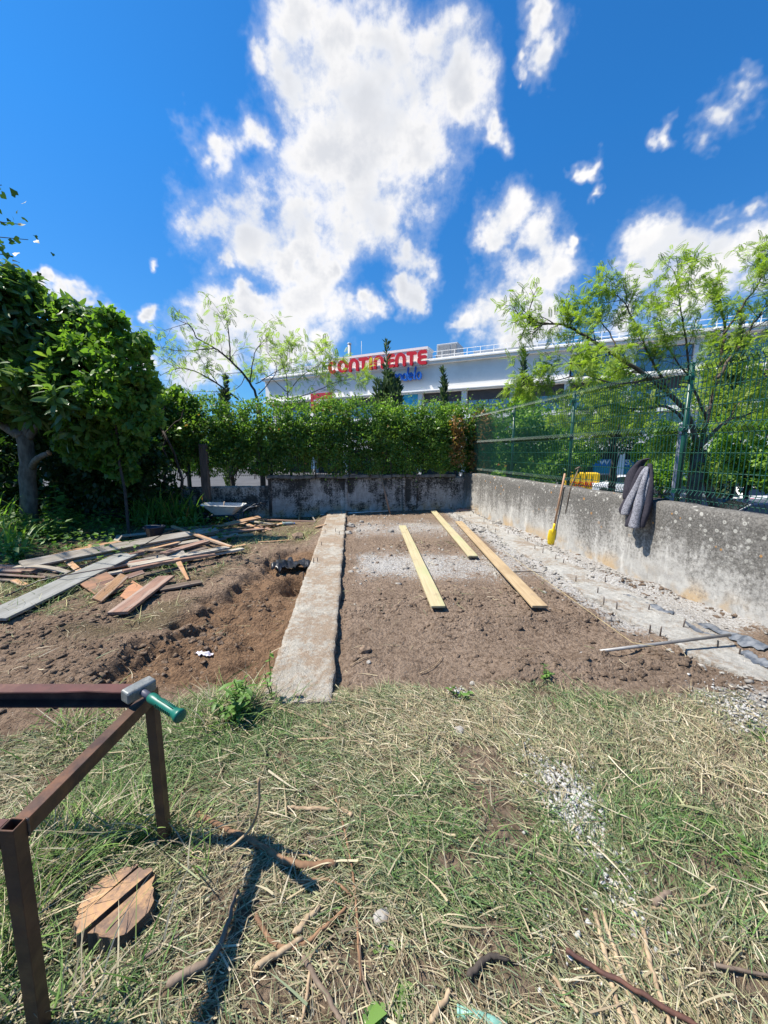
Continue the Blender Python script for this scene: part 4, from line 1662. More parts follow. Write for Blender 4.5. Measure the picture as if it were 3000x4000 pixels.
# blade: curved plate
vs, fs = [], []
bl, nbr, ncl = 0.29, 9, 7
for i in range(nbr + 1):
    t = i / nbr
    wd = 0.072 * (min(1.0, 0.62 + 0.9 * t) if t < 0.42 else 1.0) * (1.0 if t < 0.86 else 1 - 0.45 * ((t - 0.86) / 0.14) ** 2)
    for k in range(ncl + 1):
        q = -1 + 2 * k / ncl
        vs.append(rot @ Vector((q * wd, -0.013 * (1 - q * q) * 1.0 + 0.02 * (t - .5) ** 2, t * bl)))
w_ = ncl + 1
for i in range(nbr):
    for k in range(ncl):
        a = i * w_ + k
        fs.append((a, a + 1, a + w_ + 1, a + w_))
m = MB()
m.add(vs, fs, smooth=True)
o = m.build('blade', M['yellow'], sh)
sol = o.modifiers.new('thick', 'SOLIDIFY')
sol.thickness = 0.004
m = MB()
m.tube([rot @ Vector((0, -0.02, 0.20)), rot @ Vector((0, -0.012, 0.27)), rot @ Vector((0, 0, 0.34)), rot @ Vector((0, 0, 0.40))], [0.012, 0.02, 0.021, 0.019], 10)
m.build('socket', M['yellow'], sh)
m = MB()
m.tube([rot @ Vector((0, 0, 0.36)), rot @ Vector((0, 0, Ls * 0.7)), rot @ Vector((0, 0, Ls))], [0.0165, 0.017, 0.0165], 10)
m.build('handle', M['handle_wood'], sh)

# hooked thin rod hung on the fence
ra, rb = wall_hit(2262, 1828, -0.06), wall_hit(2208, 2006, 0.012)
m = MB()
mid = (ra + rb) / 2 + Vector((-0.05, 0, 0.02))
m.tube([ra - rb, mid - rb + Vector((0.02, 0, .03)), Vector()], [0.009, 0.008, 0.006], 7)
m.tube([ra - rb + Vector((-.07, -.02, -.02)), ra - rb + Vector((0, 0, .012)), ra - rb + Vector((.06, .02, -.01))], [0.008, 0.012, 0.008], 7)
o = m.build('hooked_stick', M['stick'], loc=rb)
tag(o, 'thin dark stick with a forked top hung on the fence above the shovel', 'stick')

# stick and pipes by the back wall
def bk_hit(x, y, out=0.03):
    d = ray(x, y)
    p = back_pt(0, out)
    t = (WX * p.x + WY * p.y) / (WX * d.x + WY * d.y)
    return Vector((d.x * t, d.y * t, CAM_H + d.z * t))


def pole(name, a, b, r, mat, label, cat, n=8, mid=None):
    m = MB()
    pts = [Vector()] + ([mid - a] if mid is not None else []) + [b - a]
    m.tube(pts, r, n)
    o = m.build(name, mat, loc=a)
    return tag(o, label, cat)


pole('wooden_stick', on(1524, 2010), bk_hit(1486, 1852, 0.16), 0.021, M['handle_wood'], 'orange brown pole leaning against the stained back wall', 'pole')
pole('white_pipe', back_pt(4.05, .30, hz(*back_pt(4.05, .30)[:2]) + .03), back_pt(2.25, .30, hz(*back_pt(2.25, .30)[:2]) + .04), 0.017, M['white_pipe'], 'white plastic pipe lying along the foot of the back wall', 'pipe')
pole('thin_cane', back_pt(1.38, .02, 0.0), back_pt(1.36, .10, 1.25), 0.009, M['bark_dark'], 'thin upright cane against the back wall near the corner', 'cane')
pole('broken_batten', on(1166, 2036), on(1182, 1990, .30), 0.022, M['wood_orange'], 'short orange batten standing up before the stained wall', 'batten')
pole('broken_batten', on(1232, 2036), on(1180, 1992, .30), 0.020, M['wood_grey'], 'short grey batten crossing the upright orange one', 'batten')
pole('grey_pipe', gnd(2268, 2553, .035), gnd(2852, 2480, .115), 0.0135, M['steel_grey'], 'grey steel pipe lying across the dusty footing', 'pipe', 10)
# string line
sp_ = [gnd(x, y, z) for x, y, z in ((1965, 2150, .05), (2150, 2280, .06), (2330, 2410, .07), (2470, 2510, .09), (2560, 2525, .11))]
m = MB()
m.tube([p - sp_[0] for p in sp_], 0.0022, 5)
tag(m.build('string', pm('straw coloured string', (0.5, 0.4, 0.2)), loc=sp_[0]), 'thin straw coloured string stretched over the soil to the grey pipe', 'string')


def crumple(name, pts, w, mat, label, cat, amp=0.03, seed=1, n=26, m_=9, lift=0.01):
    """creased sheet that follows a line of photo points"""
    base = [on(x, y) for x, y in pts]
    c = base[0].copy()
    V = []
    for i in range(n + 1):
        t = i / n * (len(base) - 1)
        k = min(int(t), len(base) - 2)
        p = base[k].lerp(base[k + 1], t - k)
        d = (base[k + 1] - base[k]).normalized()
        s = Vector((-d.y, d.x, 0))
        for j in range(m_ + 1):
            q = (j / m_ - 0.5)
            wv = w * (0.65 + 0.5 * mnoise.noise(Vector((i * .25, seed, 0))))
            e = p + s * q * wv
            nz = mnoise.noise(Vector((e.x * 9, e.y * 9, seed * 3.1))) + 0.6 * mnoise.noise(Vector((e.x * 24, e.y * 24, seed)))
            g_ = hz(e.x, e.y)
            V.append((e.x - c.x, e.y - c.y, max(g_, p.z - .02) - c.z + lift + amp * abs(nz)))
    F = []
    for i in range(n):
        for j in range(m_):
            a = i * (m_ + 1) + j
            F.append((a, a + 1, a + m_ + 2, a + m_ + 1))
    mm = MB()
    mm.add(V, F, smooth=True)
    o = mm.build(name, mat, loc=c)
    so = o.modifiers.new('thick', 'SOLIDIFY')
    so.thickness = 0.002
    return tag(o, label, cat)


slate = pm('dusty blue black membrane', (0.055, 0.068, 0.088), (0.16, 0.17, 0.185), 14, 0.6, 0.4, 60, 0.004, spec=0.4)
crumple('plastic_sheet', ((2440, 2330), (2520, 2360), (2590, 2395), (2630, 2402)), 0.09, slate, 'narrow strip of dusty blue black membrane past the middle of the footing', 'plastic sheet', .03, 2)
crumple('plastic_sheet', ((2745, 2440), (2850, 2480), (2920, 2520), (2995, 2560)), 0.17, slate, 'widest crumpled blue black membrane at the end of the grey pipe', 'plastic sheet', .020, 5, lift=.012)
crumple('plastic_sheet', ((2680, 2440), (2740, 2475), (2790, 2492)), 0.09, slate, 'small blue black membrane scrap below the grey pipe end', 'plastic sheet', .025, 8)
crumple('plastic_sheet', ((2900, 2555), (2960, 2590), (3020, 2615)), 0.13, slate, 'blue black membrane fold buried in soil at the picture edge', 'plastic sheet', .02, 11)
crumple('bin_bag', ((1062, 2235), (1130, 2225), (1222, 2226)), 0.50, M['black'], 'shiny black plastic bag in the hole beside the long footing', 'plastic bag', .10, 14, lift=.07)
crumple('paper_scrap', ((768, 2546), (800, 2562), (832, 2566)), 0.075, M['paper'], 'crumpled white paper scrap on the trench soil', 'paper', .02, 17, lift=.012)

# bottle
bp = on(1125, 2052)
m = MB()
rt = Matrix.Rotation(math.pi / 2, 3, 'Y')
m.lathe((0, 0, 0.045), [(0.0, -.13), (0.036, -.128), (0.040, -.11), (0.038, -.05), (0.040, 0), (0.038, .05), (0.036, .09), (0.016, .135), (0.014, .15)], 14, rot=rt)
bo, nt_, bb_ = nmat('clear bottle plastic')
bb_.inputs['Base Color'].default_value = (0.55, 0.68, 0.72, 1)
bb_.inputs['Roughness'].default_value = 0.12
bb_.inputs['Transmission Weight'].default_value = 0.6
g_ = NB(nt_)
g_.put(bb_.inputs['Base Color'], g_.mix(g_.noise(g_.coord(), 20, 2), (0.5, 0.66, 0.70), (0.62, 0.72, 0.74)))
be = empty('plastic_bottle', bp, R(10), 'clear plastic bottle lying on the grass by the wood offcuts', 'bottle')
m.build('body', bo, be)
m = MB()
m.lathe((0.15, 0, 0.045), [(0.017, -.004), (0.017, .018), (0.0, .019)], 12, rot=rt)
m.build('cap', M['sign_blue'], be)

# dark tub in the heap
tp = gnd(606, 2093, 0.10)
m = MB()
m.lathe((0, 0, 0), [(0.0, 0.0), (0.12, 0.0), (0.165, 0.16), (0.18, 0.165), (0.18, 0.175), (0.160, 0.172), (0.118, 0.012), (0.0, 0.012)], 20)
tb = empty('tub', tp, 0, 'dark blue plastic tub standing among the boards', 'tub')
m.build('body', pm('dark blue plastic', (0.018, 0.025, 0.045), (0.03, 0.04, 0.07), 6, 0.35), tb)
m = MB()
m.tube([(-.17, 0, .165), (-.1, -.1, .21), (0, -.14, .22), (.1, -.1, .21), (.17, 0, .165)], 0.006, 6)
m.build('handle', M['steel_grey'], tb)

# ------------------------------------------------------------------ wheelbarrow
wp = on(884, 2049)
wb = empty('wheelbarrow', wp, R(6), 'grey steel wheelbarrow with rubble in its tray before the sword leaved plants', 'wheelbarrow')
tray_m = pm('worn galvanised tray', (0.66, 0.66, 0.63), (0.54, 0.53, 0.50), 7, 0.5, 0.15, 60, 0.002, metal=0.15, c3=(0.30, 0.27, 0.24), s3=3)
top = [(-.50, -.16), (-.44, -.28), (.34, -.30), (.44, -.24), (.44, .24), (.34, .30), (-.44, .28), (-.50, .16)]
botm = [(-.24, -.11), (-.20, -.15), (.17, -.17), (.21, -.14), (.21, .14), (.17, .17), (-.20, .15), (-.24, .11)]
tz = lambda x: 0.63 - 0.05 * x
vs = [(x, y, tz(x) + .0) for x, y in top] + [(x, y, 0.33) for x, y in botm] + [(x * 1.035, y * 1.05, tz(x) - .012) for x, y in top] + [(x * 1.035, y * 1.05, tz(x) - .026) for x, y in top]
fs = []
for i in range(8):
    j = (i + 1) % 8
    fs.append((i, j, 8 + j, 8 + i))
    fs.append((j, i, 16 + i, 16 + j))
    fs.append((16 + j, 16 + i, 24 + i, 24 + j))
fs.append(tuple(range(8, 16)))
m = MB()
m.add(vs, fs)
o = m.build('tray', tray_m, wb, bevel=0.02, bseg=2)
so = o.modifiers.new('thick', 'SOLIDIFY')
so.thickness = 0.004
bluegrey = pm('blue painted tube', (0.022, 0.042, 0.075), (0.035, 0.05, 0.075), 8, 0.45)
for sy in (-1, 1):
    m = MB()
    m.tube([(-.52, sy * .07, .22), (-.25, sy * .15, .30), (.30, sy * .24, .33), (.46, sy * .27, .42), (.62, sy * .28, .56), (.86, sy * .28, .60)], 0.017, 8)
    hd = m.build('handle', bluegrey, wb)
    m = MB()
    m.tube([(.74, sy * .28, .583), (.875, sy * .28, .603)], 0.022, 8)
    m.build('grip', M['black'], hd)
    m = MB()
    m.tube([(.05, sy * .21, .31), (.22, sy * .25, .02), (.34, sy * .25, .02), (.36, sy * .26, .36)], 0.014, 8)
    m.build('leg', bluegrey, wb)
m = MB()
rx = Matrix.Rotation(math.pi / 2, 3, 'X')
m.lathe((-.50, 0, .19), [(0.12, -.03), (0.165, -.045), (0.188, -.02), (0.19, 0), (0.188, .02), (0.165, .045), (0.12, .03)], 22, rot=rx)
wh = m.build('wheel', M['tyre'], wb)
m = MB()
m.lathe((-.50, 0, .19), [(0.0, -.04), (0.03, -.04), (0.035, -.018), (0.12, -.022), (0.13, 0), (0.12, .022), (0.035, .018), (0.03, .04), (0, .04)], 18, rot=rx)
m.build('rim', M['white_pipe'], wh)
m = MB()
for k in range(9):
    m.lathe((random.uniform(-.3, .2), random.uniform(-.12, .12), .36 + random.uniform(0, .05)), [(0, -.05), (.05, -.03), (.06, .01), (.03, .05), (0, .055)], 6, rot=Matrix.Rotation(random.random() * 3, 3, 'X'), smooth=False)
m.tube([(-.05, -.02, .40), (-.02, .03, .70)], 0.014, 6)
m.tube([(-.2, -.1, .42), (.2, .08, .46)], 0.018, 6)
wb.scale = (1.0, 1.0, .80)
tag(m.build('rubble_load', pm('mixed rubble', (0.36, 0.30, 0.24), (0.24, 0.19, 0.15), 9, 0.9, 0.4), wb), None)

# ------------------------------------------------------------------ jacket on the fence
def fold(name, ctr, half, mat, parent, origin, nx=18, seed=0, depth=0.05, lean=0.0):
    """soft hanging tube of cloth: ctr = photo points down the fold, half = half widths in photo pixels, flattened towards the wall"""
    n = len(ctr)
    fine_c, fine_h = [], []
    for i in range((n - 1) * 5 + 1):
        t = i / 5
        k = min(int(t), n - 2)
        f = t - k
        p = [ctr[max(k - 1, 0)], ctr[k], ctr[k + 1], ctr[min(k + 2, n - 1)]]
        def cr(j):
            a, b, c, d = (q[j] for q in p)
            return 0.5 * (2 * b + (c - a) * f + (2 * a - 5 * b + 4 * c - d) * f * f + (3 * b - a - 3 * c + d) * f ** 3)
        fine_c.append((cr(0), cr(1), cr(2)))
        fine_h.append(half[k] * (1 - f) + half[k + 1] * f)
    along = Vector((WX, WY, 0))
    outw = Vector((-0.9886, -0.1504, 0))
    m = MB()
    vs, fs = [], []
    for i, ((x, y, o_), hw) in enumerate(zip(fine_c, fine_h)):
        c = wall_hit(x, y, o_)
        e = wall_hit(x + hw, y, o_)
        r = (e - c).length
        for k in range(nx):
            a = 2 * math.pi * k / nx
            w = 1 + 0.16 * mnoise.noise(Vector((math.cos(a) * 1.3 + seed, math.sin(a) * 1.3, i * 0.22)))
            dd = min(depth, r * 0.9)
            q = c + along * (math.cos(a) * r * w) + outw * (math.sin(a) * dd * w) + Vector((0, 0, 0.012 * mnoise.noise(Vector((k * .7, i * .4, seed)))))
            vs.append(q - origin)
    R_ = len(fine_c)
    for i in range(R_ - 1):
        for k in range(nx):
            k2 = (k + 1) % nx
            fs.append((i * nx + k, i * nx + k2, (i + 1) * nx + k2, (i + 1) * nx + k))
    fs.append(tuple(range(nx))[::-1])
    fs.append(tuple((R_ - 1) * nx + k for k in range(nx)))
    m.add(vs, fs, smooth=True)
    o = m.build(name, mat, parent)
    s = o.modifiers.new('soft', 'SUBSURF')
    s.levels = s.render_levels = 1
    return o


jo = wall_hit(2480, 2060, 0.06)
jk = empty('jacket', jo, 0, 'dark fleece jacket with heather grey lining hung on the mesh fence', 'jacket')
fold('hood', ((2535, 1790, .0), (2505, 1805, .01), (2475, 1850, .02), (2462, 1905, .03), (2450, 1950, .05)), (7, 14, 20, 20, 13), M['coat_dark'], jk, jo, seed=1, depth=.07)
fold('back_panel', ((2515, 1820, .0), (2490, 1880, .03), (2462, 1950, .05), (2440, 1985, .07), (2432, 2010, .07)), (10, 18, 24, 17, 7), M['coat_dark'], jk, jo, seed=2, depth=.05)
fold('lining_fold', ((2528, 1822, .06), (2508, 1855, .10), (2480, 1920, .12), (2455, 1970, .15), (2440, 2012, .16)), (5, 9, 12, 15, 14), M['coat_grey'], jk, jo, seed=3, depth=.045)
fold('lining_fold', ((2530, 1825, .07), (2518, 1870, .12), (2500, 1940, .15), (2488, 2000, .17), (2474, 2064, .19)), (4, 8, 12, 16, 18), M['coat_grey'], jk, jo, seed=4, depth=.05)
fold('lining_fold', ((2535, 1830, .04), (2530, 1880, .09), (2518, 1940, .11), (2500, 2010, .13)), (3, 7, 8, 10), M['coat_grey'], jk, jo, seed=5, depth=.04)
fold('sleeve', ((2538, 1810, .02), (2542, 1880, .06), (2535, 1950, .08), (2520, 2010, .11), (2505, 2062, .13)), (8, 9, 12, 13, 8), M['coat_dark'], jk, jo, seed=6, depth=.05)
fold('front_panel', ((2500, 1960, .09), (2480, 2010, .12), (2466, 2040, .14), (2450, 2058, .14)), (20, 22, 20, 7), M['coat_dark'], jk, jo, seed=7, depth=.04)

# ================================================================== rusty frame and hammer
FR = empty('steel_frame', (-0.89, 0.82, hz(-0.89, 0.82)), 0, 'rusty square tube table frame in the near corner holding the hammer', 'frame')
Fo = Vector(FR.location)


def sq_tube(name, a, b, w, h, parent, mat, upv=(0, 0, 1), hollow=True, orig=None):
    a, b = Vector(a), Vector(b)
    d = (b - a)
    L = d.length
    x = d.normalized()
    z = Vector(upv)
    y = z.cross(x).normalized()
    z = x.cross(y)
    rt = Matrix((x, y, z)).transposed()
    t = 0.004
    vs, fs = [], []
    for xx in (0, L):
        for q in (1.0, 0):
            hw, hh_ = (w / 2, h / 2) if q else (w / 2 - t, h / 2 - t)
            for (yy, zz_) in ((-hw, -hh_), (hw, -hh_), (hw, hh_), (-hw, hh_)):
                vs.append(rt @ Vector((xx, yy, zz_)) + a - (orig or Fo))
    for k in range(4):
        k2 = (k + 1) % 4
        fs.append((k, k2, 8 + k2, 8 + k))            # outside
        fs.append((4 + k2, 4 + k, 12 + k, 12 + k2))  # inside
        fs.append((k2, k, 4 + k, 4 + k2))            # rim
        fs.append((8 + k, 8 + k2, 12 + k2, 12 + k))
    m = MB()
    m.add(vs, fs)
    return m.build(name, mat, parent, bevel=0.0012)


TW = 0.037
ft = Vector((-0.902, 1.36, 0.665))     # far corner top (tube centre)
ntp = Vector((-0.915, 0.815, 0.665))   # near corner top
SR_ = M['steel_rust']
# top beam between the corners, legs, beams to the other side
nb0 = (ft - ntp).normalized()
sq_tube('side_beam', ntp + nb0 * 0.0205, ft - nb0 * 0.0195, TW, 0.046, FR, SR_)
zg1, zg2 = hz(-0.90, 1.36), hz(-0.93, 0.82)
sq_tube('leg', Vector((-0.905, 1.36, zg1 - 0.05)), ft + Vector((0, 0, 0.030)), TW, TW, FR, SR_, upv=(0, 1, 0))
sq_tube('leg', Vector((-0.955, 0.83, zg2 - 0.05)), ntp + Vector((0, 0, 0.030)), TW, TW - .002, FR, SR_, upv=(0, 1, 0))
redrust = pm('red oxide steel', (0.115, 0.045, 0.038), (0.075, 0.033, 0.028), 8, 0.6, 0.3, 70, 0.002, metal=0.2, c3=(0.17, 0.085, 0.06), s3=4)
# the far beam is a channel: web, top lip (worn edge), bottom lip
chb = ft + Vector((-0.020, 0, 0))
n = 14
vs, fs = [], []
for i in range(n + 1):
    x = -1.5 * i / n
    dip = 0.008 * math.exp(-((x + 0.20) / 0.05) ** 2) + 0.002 * mnoise.noise(Vector((x * 20, 0, 0)))
    prof = [(-.026 + dip, .030), (-.024 + dip, .034), (.024, .036), (.026, .034), (.026, -.034), (.022, -.036), (-.020, -.036), (-.020, -.032), (.022, -.031), (.022, .030), (-.026 + dip, .030)]
    for (yy, zz_) in prof[:-1]:
        vs.append(chb + Vector((x, yy, zz_)) - Fo)
q = 10
for i in range(n):
    for k in range(q):
        k2 = (k + 1) % q
        fs.append((i * q + k, i * q + k2, (i + 1) * q + k2, (i + 1) * q + k))
fs.append(tuple(range(q))[::-1])
m = MB()
m.add(vs, fs)
m.build('cross_beam', redrust, FR)
sq_tube('cross_beam', ntp + Vector((-0.025, 0, -.002)), ntp + Vector((-1.4, 0.02, -.002)), TW, 0.055, FR, redrust)
sq_tube('leg', Vector((-2.42, 1.36, hz(-2.42, 1.36) - 0.05)), Vector((-2.42, 1.36, 0.70)), TW, TW, FR, SR_, upv=(0, 1, 0))
sq_tube('leg', Vector((-2.36, 0.835, hz(-2.36, 0.835) - 0.05)), Vector((-2.36, 0.835, 0.70)), TW, TW, FR, SR_, upv=(0, 1, 0))
sq_tube('side_beam', Vector((-2.40, 0.865, 0.66)), Vector((-2.42, 1.33, 0.66)), TW, 0.07, FR, SR_)

# weld beads round the corner joints
weld = pm('weld bead', (0.10, 0.075, 0.062), (0.17, 0.12, 0.09), 60, 0.5, 0.6, 200, 0.002, metal=0.4)
for c_, sgn in ((ft, -1), (ntp, 1)):
    m = MB()
    yy = c_.y + sgn * .0195
    ring = [(-.0187, -.0233), (.0187, -.0233), (.0187, .0233), (-.0187, .0233), (-.0187, -.0233)]
    pts = []
    for (a0, b0), (a1, b1) in zip(ring[:-1], ring[1:]):
        for k in range(8):
            t = k / 8
            pts.append(Vector((c_.x + a0 + (a1 - a0) * t, yy, c_.z + b0 + (b1 - b0) * t)) - Fo)
    m.tube(pts + [pts[0]], [random.uniform(.0022, .0040) for _ in range(len(pts) + 1)], 6)
    m.build('weld', weld, FR)

# hammer: head across the corner, handle points to the viewer's lower side
def atz(x, y, z):
    return gnd(x, y, z)


ZH = 0.735
h0, h1 = atz(492, 2722, ZH), atz(592, 2668, ZH)
hcn = (h0 + h1) / 2
e0, e1 = atz(556, 2705, ZH), atz(708, 2800, ZH - 0.025)
HM = empty('hammer', hcn, 0, 'club hammer with green rubber grip lying on the frame corner', 'hammer')
hx_ = (h1 - h0).normalized()
hdv = (e1 - e0)
hy_ = (hdv - hx_ * hdv.dot(hx_)).normalized()
hz_ = hx_.cross(hy_).normalized()
if hz_.z < 0:
    hz_ = -hz_
rt = Matrix((hx_, hy_, hz_)).transposed()
HL = max(0.105, (h1 - h0).length)
m = MB()
vs, fs = [], []
secs = [(-.5, .80), (-.46, .97), (-.28, 1.0), (0, 1.0), (.28, 1.0), (.46, .97), (.5, .80)]
for (t, s) in secs:
    for k in range(8):
        cx_, cy_ = [(1, .74), (.74, 1), (-.74, 1), (-1, .74), (-1, -.74), (-.74, -1), (.74, -1), (1, -.74)][k]
        vs.append(rt @ Vector((t * HL, cx_ * .0240 * s, cy_ * .0240 * s)))
for i in range(len(secs) - 1):
    for k in range(8):
        k2 = (k + 1) % 8
        fs.append((i * 8 + k, i * 8 + k2, i * 8 + 8 + k2, i * 8 + 8 + k))
fs.append(tuple(range(8))[::-1])
fs.append(tuple((len(secs) - 1) * 8 + k for k in range(8)))
m.add(vs, fs)
m.build('head', M['hammer_steel'], HM, bevel=0.002)
hd = (e1 - hcn)
hd = hd.normalized()
side_ = hd.cross(Vector((0, 0, 1))).normalized()
m = MB()
m.tube([Vector(), hd * .03, hd * .075], [.0135, .0125, .013], 12)
m.build('neck', M['hammer_neck'], HM)
m = MB()
prof = [(.062, .0150), (.068, .0180), (.085, .0185), (.10, .0165), (.13, .0175), (.16, .0170), (.18, .0165), (.195, .0185), (.207, .0235), (.212, .0240), (.217, .0220), (.219, .012)]
GS = (e1 - hcn).length / 0.219
GS = max(0.85, min(1.15, GS))
m.tube([hd * q * GS for q, _ in prof], [r for _, r in prof], 16)
gr = m.build('grip', M['hammer_grip'], HM)
m = MB()
upn = side_.cross(hd)
for k in range(9):
    t = (.112 + k * .0085) * GS
    for s_ in (-1, 1):
        m.box(hd * t + side_ * s_ * .0155, (.004, .006, .014), rot=Matrix((hd, side_, upn)).transposed())
for s_ in (-.35, .35):
    m.tube([hd * .105 * GS + upn * .0165 + side_ * s_ * .012, hd * .185 * GS + upn * .0168 + side_ * s_ * .012], .0016, 5)
m.build('grip_rib', pm('dark green rubber', (0.003, 0.075, 0.05), None, 20, 0.5), gr)

# ------------------------------------------------------------------ sawn stump
def stumpmat():
    m, nt, b = nmat('sawn end grain')
    g = NB(nt)
    co = g.coord('Object')
    n1 = g.noise(co, 14, 4, .6)
    r = g.n('ShaderNodeVectorMath', operation='LENGTH')
    g.put(r.inputs[0], g.mapped(co, (1, 1, 0), (0.02, 0.03, 0)))
    w = g.n('ShaderNodeTexWave', wave_type='RINGS', rings_direction='Z')
    w.inputs['Scale'].default_value = 14
    w.inputs['Distortion'].default_value = 2.5
    g.put(w.inputs['Vector'], co)
    c = g.mix(g.rng(n1, .3, .7), (0.42, 0.255, 0.125), (0.31, 0.185, 0.10))
    c = g.mix(g.rng(w.outputs[1], .35, .8, 0, .55), c, (0.34, 0.20, 0.12))
    c = g.mix(g.rng(g.noise(co, 9, 5, .75), .44, .60, 0, .8), c, (0.14, 0.095, 0.075))
    g.put(b.inputs['Base Color'], c)
    b.inputs['Roughness'].default_value = .85
    g.put(b.inputs['Normal'], g.bump(g.noise(co, 60, 4), .4, .003))
    return m


M['stump_top'] = stumpmat()
sc_ = on(460, 3560)
SE = empty('tree_stump', sc_, 0, 'sawn tree stump split by two cuts in the grass under the frame', 'stump')
cuts = [(-0.138, -0.058), (-0.038, 0.022), (0.044, 0.135)]
tilt = [(.08, -.04, .050), (.04, -.05, .062), (-.10, .02, .074)]
for (c0, c1), (tx, ty, hh_) in zip(cuts, tilt):
    outline = []
    N = 10
    xs = [c0 + (c1 - c0) * k / N for k in range(N + 1)]
    def rad(a):
        return 0.150 * (1 + 0.10 * math.sin(2 * a + .6) + 0.06 * math.sin(5 * a))
    up_, dn_ = [], []
    for x in xs:
        xx = max(-.136, min(.136, x))
        hgt = .74 * math.sqrt(max(0.139 ** 2 - xx * xx, 0.0022)) + .004 * math.sin(x * 170)
        up_.append((x, hgt * 1.05 * (1 + .08 * math.sin(x * 60))))
        dn_.append((x, -hgt * 1.05 * (1 + .07 * math.cos(x * 47))))
    poly = up_ + dn_[::-1]
    rz = Matrix.Rotation(R(-30), 3, 'Z')
    m = MB()
    nP = len(poly)
    vt, vb = [], []
    for (x, y) in poly:
        p = rz @ Vector((x, y, 0))
        vt.append(Vector((p.x, p.y, hh_ + p.x * tx * 2 + p.y * ty * 2 + .003 * math.sin(x * 90 + y * 70))))
        vb.append(Vector((p.x * 1.12, p.y * 1.12, -.08)))
    ctr_ = sum(vt, Vector()) / nP
    fs = []
    for i in range(nP):
        j = (i + 1) % nP
        fs.append((nP + i, nP + j, j, i))
    m.add(vt + vb, fs, mi=1)
    m.add([v + Vector((0, 0, .0015)) for v in vt], [tuple(range(nP))[::-1]], mi=0)
    o = m.build('split_piece', [M['stump_top'], M['bark']], SE)
    bm = bmesh.new()
    bm.from_mesh(o.data)
    bmesh.ops.triangulate(bm, faces=[f for f in bm.faces if len(f.verts) > 4])
    bmesh.ops.recalc_face_normals(bm, faces=bm.faces)
    bm.to_mesh(o.data)
    bm.free()

# ------------------------------------------------------------------ sticks, roots, stalks in the grass
def stick(name, pts, r, mat, label, cat='stick', taper=0.7, lift=None, n=7):
    P_ = []
    for q in pts:
        x, y = q[0], q[1]
        dz = q[2] if len(q) > 2 else 0.012
        p = on(x, y, 0)
        p = gnd(x, y, p.z + dz + r)
        P_.append(p)
    # smooth the line
    F = []
    for i in range((len(P_) - 1) * 5 + 1):
        t = i / 5
        k = min(int(t), len(P_) - 2)
        f = t - k
        a, b, c, d = P_[max(k - 1, 0)], P_[k], P_[k + 1], P_[min(k + 2, len(P_) - 1)]
        v = 0.5 * (2 * b + (c - a) * f + (2 * a - 5 * b + 4 * c - d) * f * f + (3 * b - a - 3 * c + d) * f ** 3)
        j = r * 0.35
        F.append(v + Vector((random.uniform(-j, j), random.uniform(-j, j), random.uniform(-j, j) * .5)))
    m = MB()
    nF = len(F)
    m.tube([p - F[0] for p in F], [r * (1 - (1 - taper) * i / (nF - 1)) * random.uniform(.92, 1.08) for i in range(nF)], n)
    o = m.build(name, mat, loc=F[0])
    return tag(o, label, cat)


stick('root', ((770, 3180), (880, 3235), (1010, 3300), (1100, 3355), (1200, 3380), (1310, 3372)), .011, M['root'], 'thick hairy orange root lying from the frame leg to the middle grass', 'root', 1.3)
stick('stem', ((1012, 3040, .34), (1010, 3150, .22), (975, 3240, .10), (900, 3310, .02), (820, 3345, .01)), .006, M['stalk'], 'curved yellowish stem rising over the thick root', 'stem')
stick('stalk', ((1296, 3080), (1335, 3200), (1368, 3350), (1388, 3500), (1400, 3700), (1410, 3830)), .0055, M['root'], 'long thin brown stalk running down the middle of the grass', 'stalk')
stick('stalk', ((1405, 3680), (1415, 3800), (1450, 3900), (1460, 4000)), .004, M['stick'], 'dark forked end below the long middle stalk', 'stalk')
stick('root', ((1000, 3570), (1040, 3650), (1100, 3700), (1180, 3690), (1270, 3620), (1350, 3545)), .008, M['root'], 'reddish root bent like a hook in the near grass', 'root')
stick('root', ((1030, 3330), (1120, 3330), (1210, 3345), (1290, 3380)), .006, M['stalk'], 'pale curved root just above the thick hairy one', 'root')
stick('root', ((1170, 3450), (1260, 3435), (1330, 3460), (1372, 3500)), .006, M['root'], 'short orange root arching beside the middle stalk', 'root')
stick('branch', ((660, 3840), (750, 3790), (850, 3715), (890, 3600), (925, 3480)), .014, M['stick'], 'stout pale branch pointing from the stump to the frame shadow', 'branch', .45)
stick('branch', ((1150, 3650), (1200, 3590), (1245, 3545)), .012, M['stalk'], 'short straight cut branch inside the hooked root', 'branch')
stick('branch', ((1000, 3780), (1060, 3740), (1180, 3670)), .011, M['stalk'], 'mossy short branch below the hooked root', 'branch')
stick('reed', ((2325, 3565), (2370, 3760), (2405, 3900), (2440, 4010)), .008, M['stalk'], 'dry reed lying first of three beside the rusty bar', 'reed', .9)
stick('reed', ((2352, 3560), (2410, 3740), (2460, 3880), (2500, 4010)), .0075, M['stalk'], 'dry reed with orange edge lying second of three by the rusty bar', 'reed', .9)
stick('reed', ((2508, 3620), (2545, 3780), (2590, 3920), (2620, 4010)), .0075, M['stalk'], 'dry reed lying third and apart, crossing under the rusty bar', 'reed', .9)
stick('rusty_bar', ((2208, 3712, .03), (2340, 3790, .03), (2480, 3865, .035), (2600, 3940, .03), (2740, 4015, .03)), .007, M['rebar'], 'rusty ribbed steel bar lying over the dry reeds', 'bar', 1.0)
stick('reed', ((2165, 3810), (2210, 3890), (2262, 3960)), .007, M['stalk'], 'broken pale reed left of the three dry reeds', 'reed')
stick('branch', ((1835, 3810), (1890, 3750), (1930, 3735), (1985, 3745)), .010, M['bark_dark'], 'dark gnarled branch end near the teal hose', 'branch')
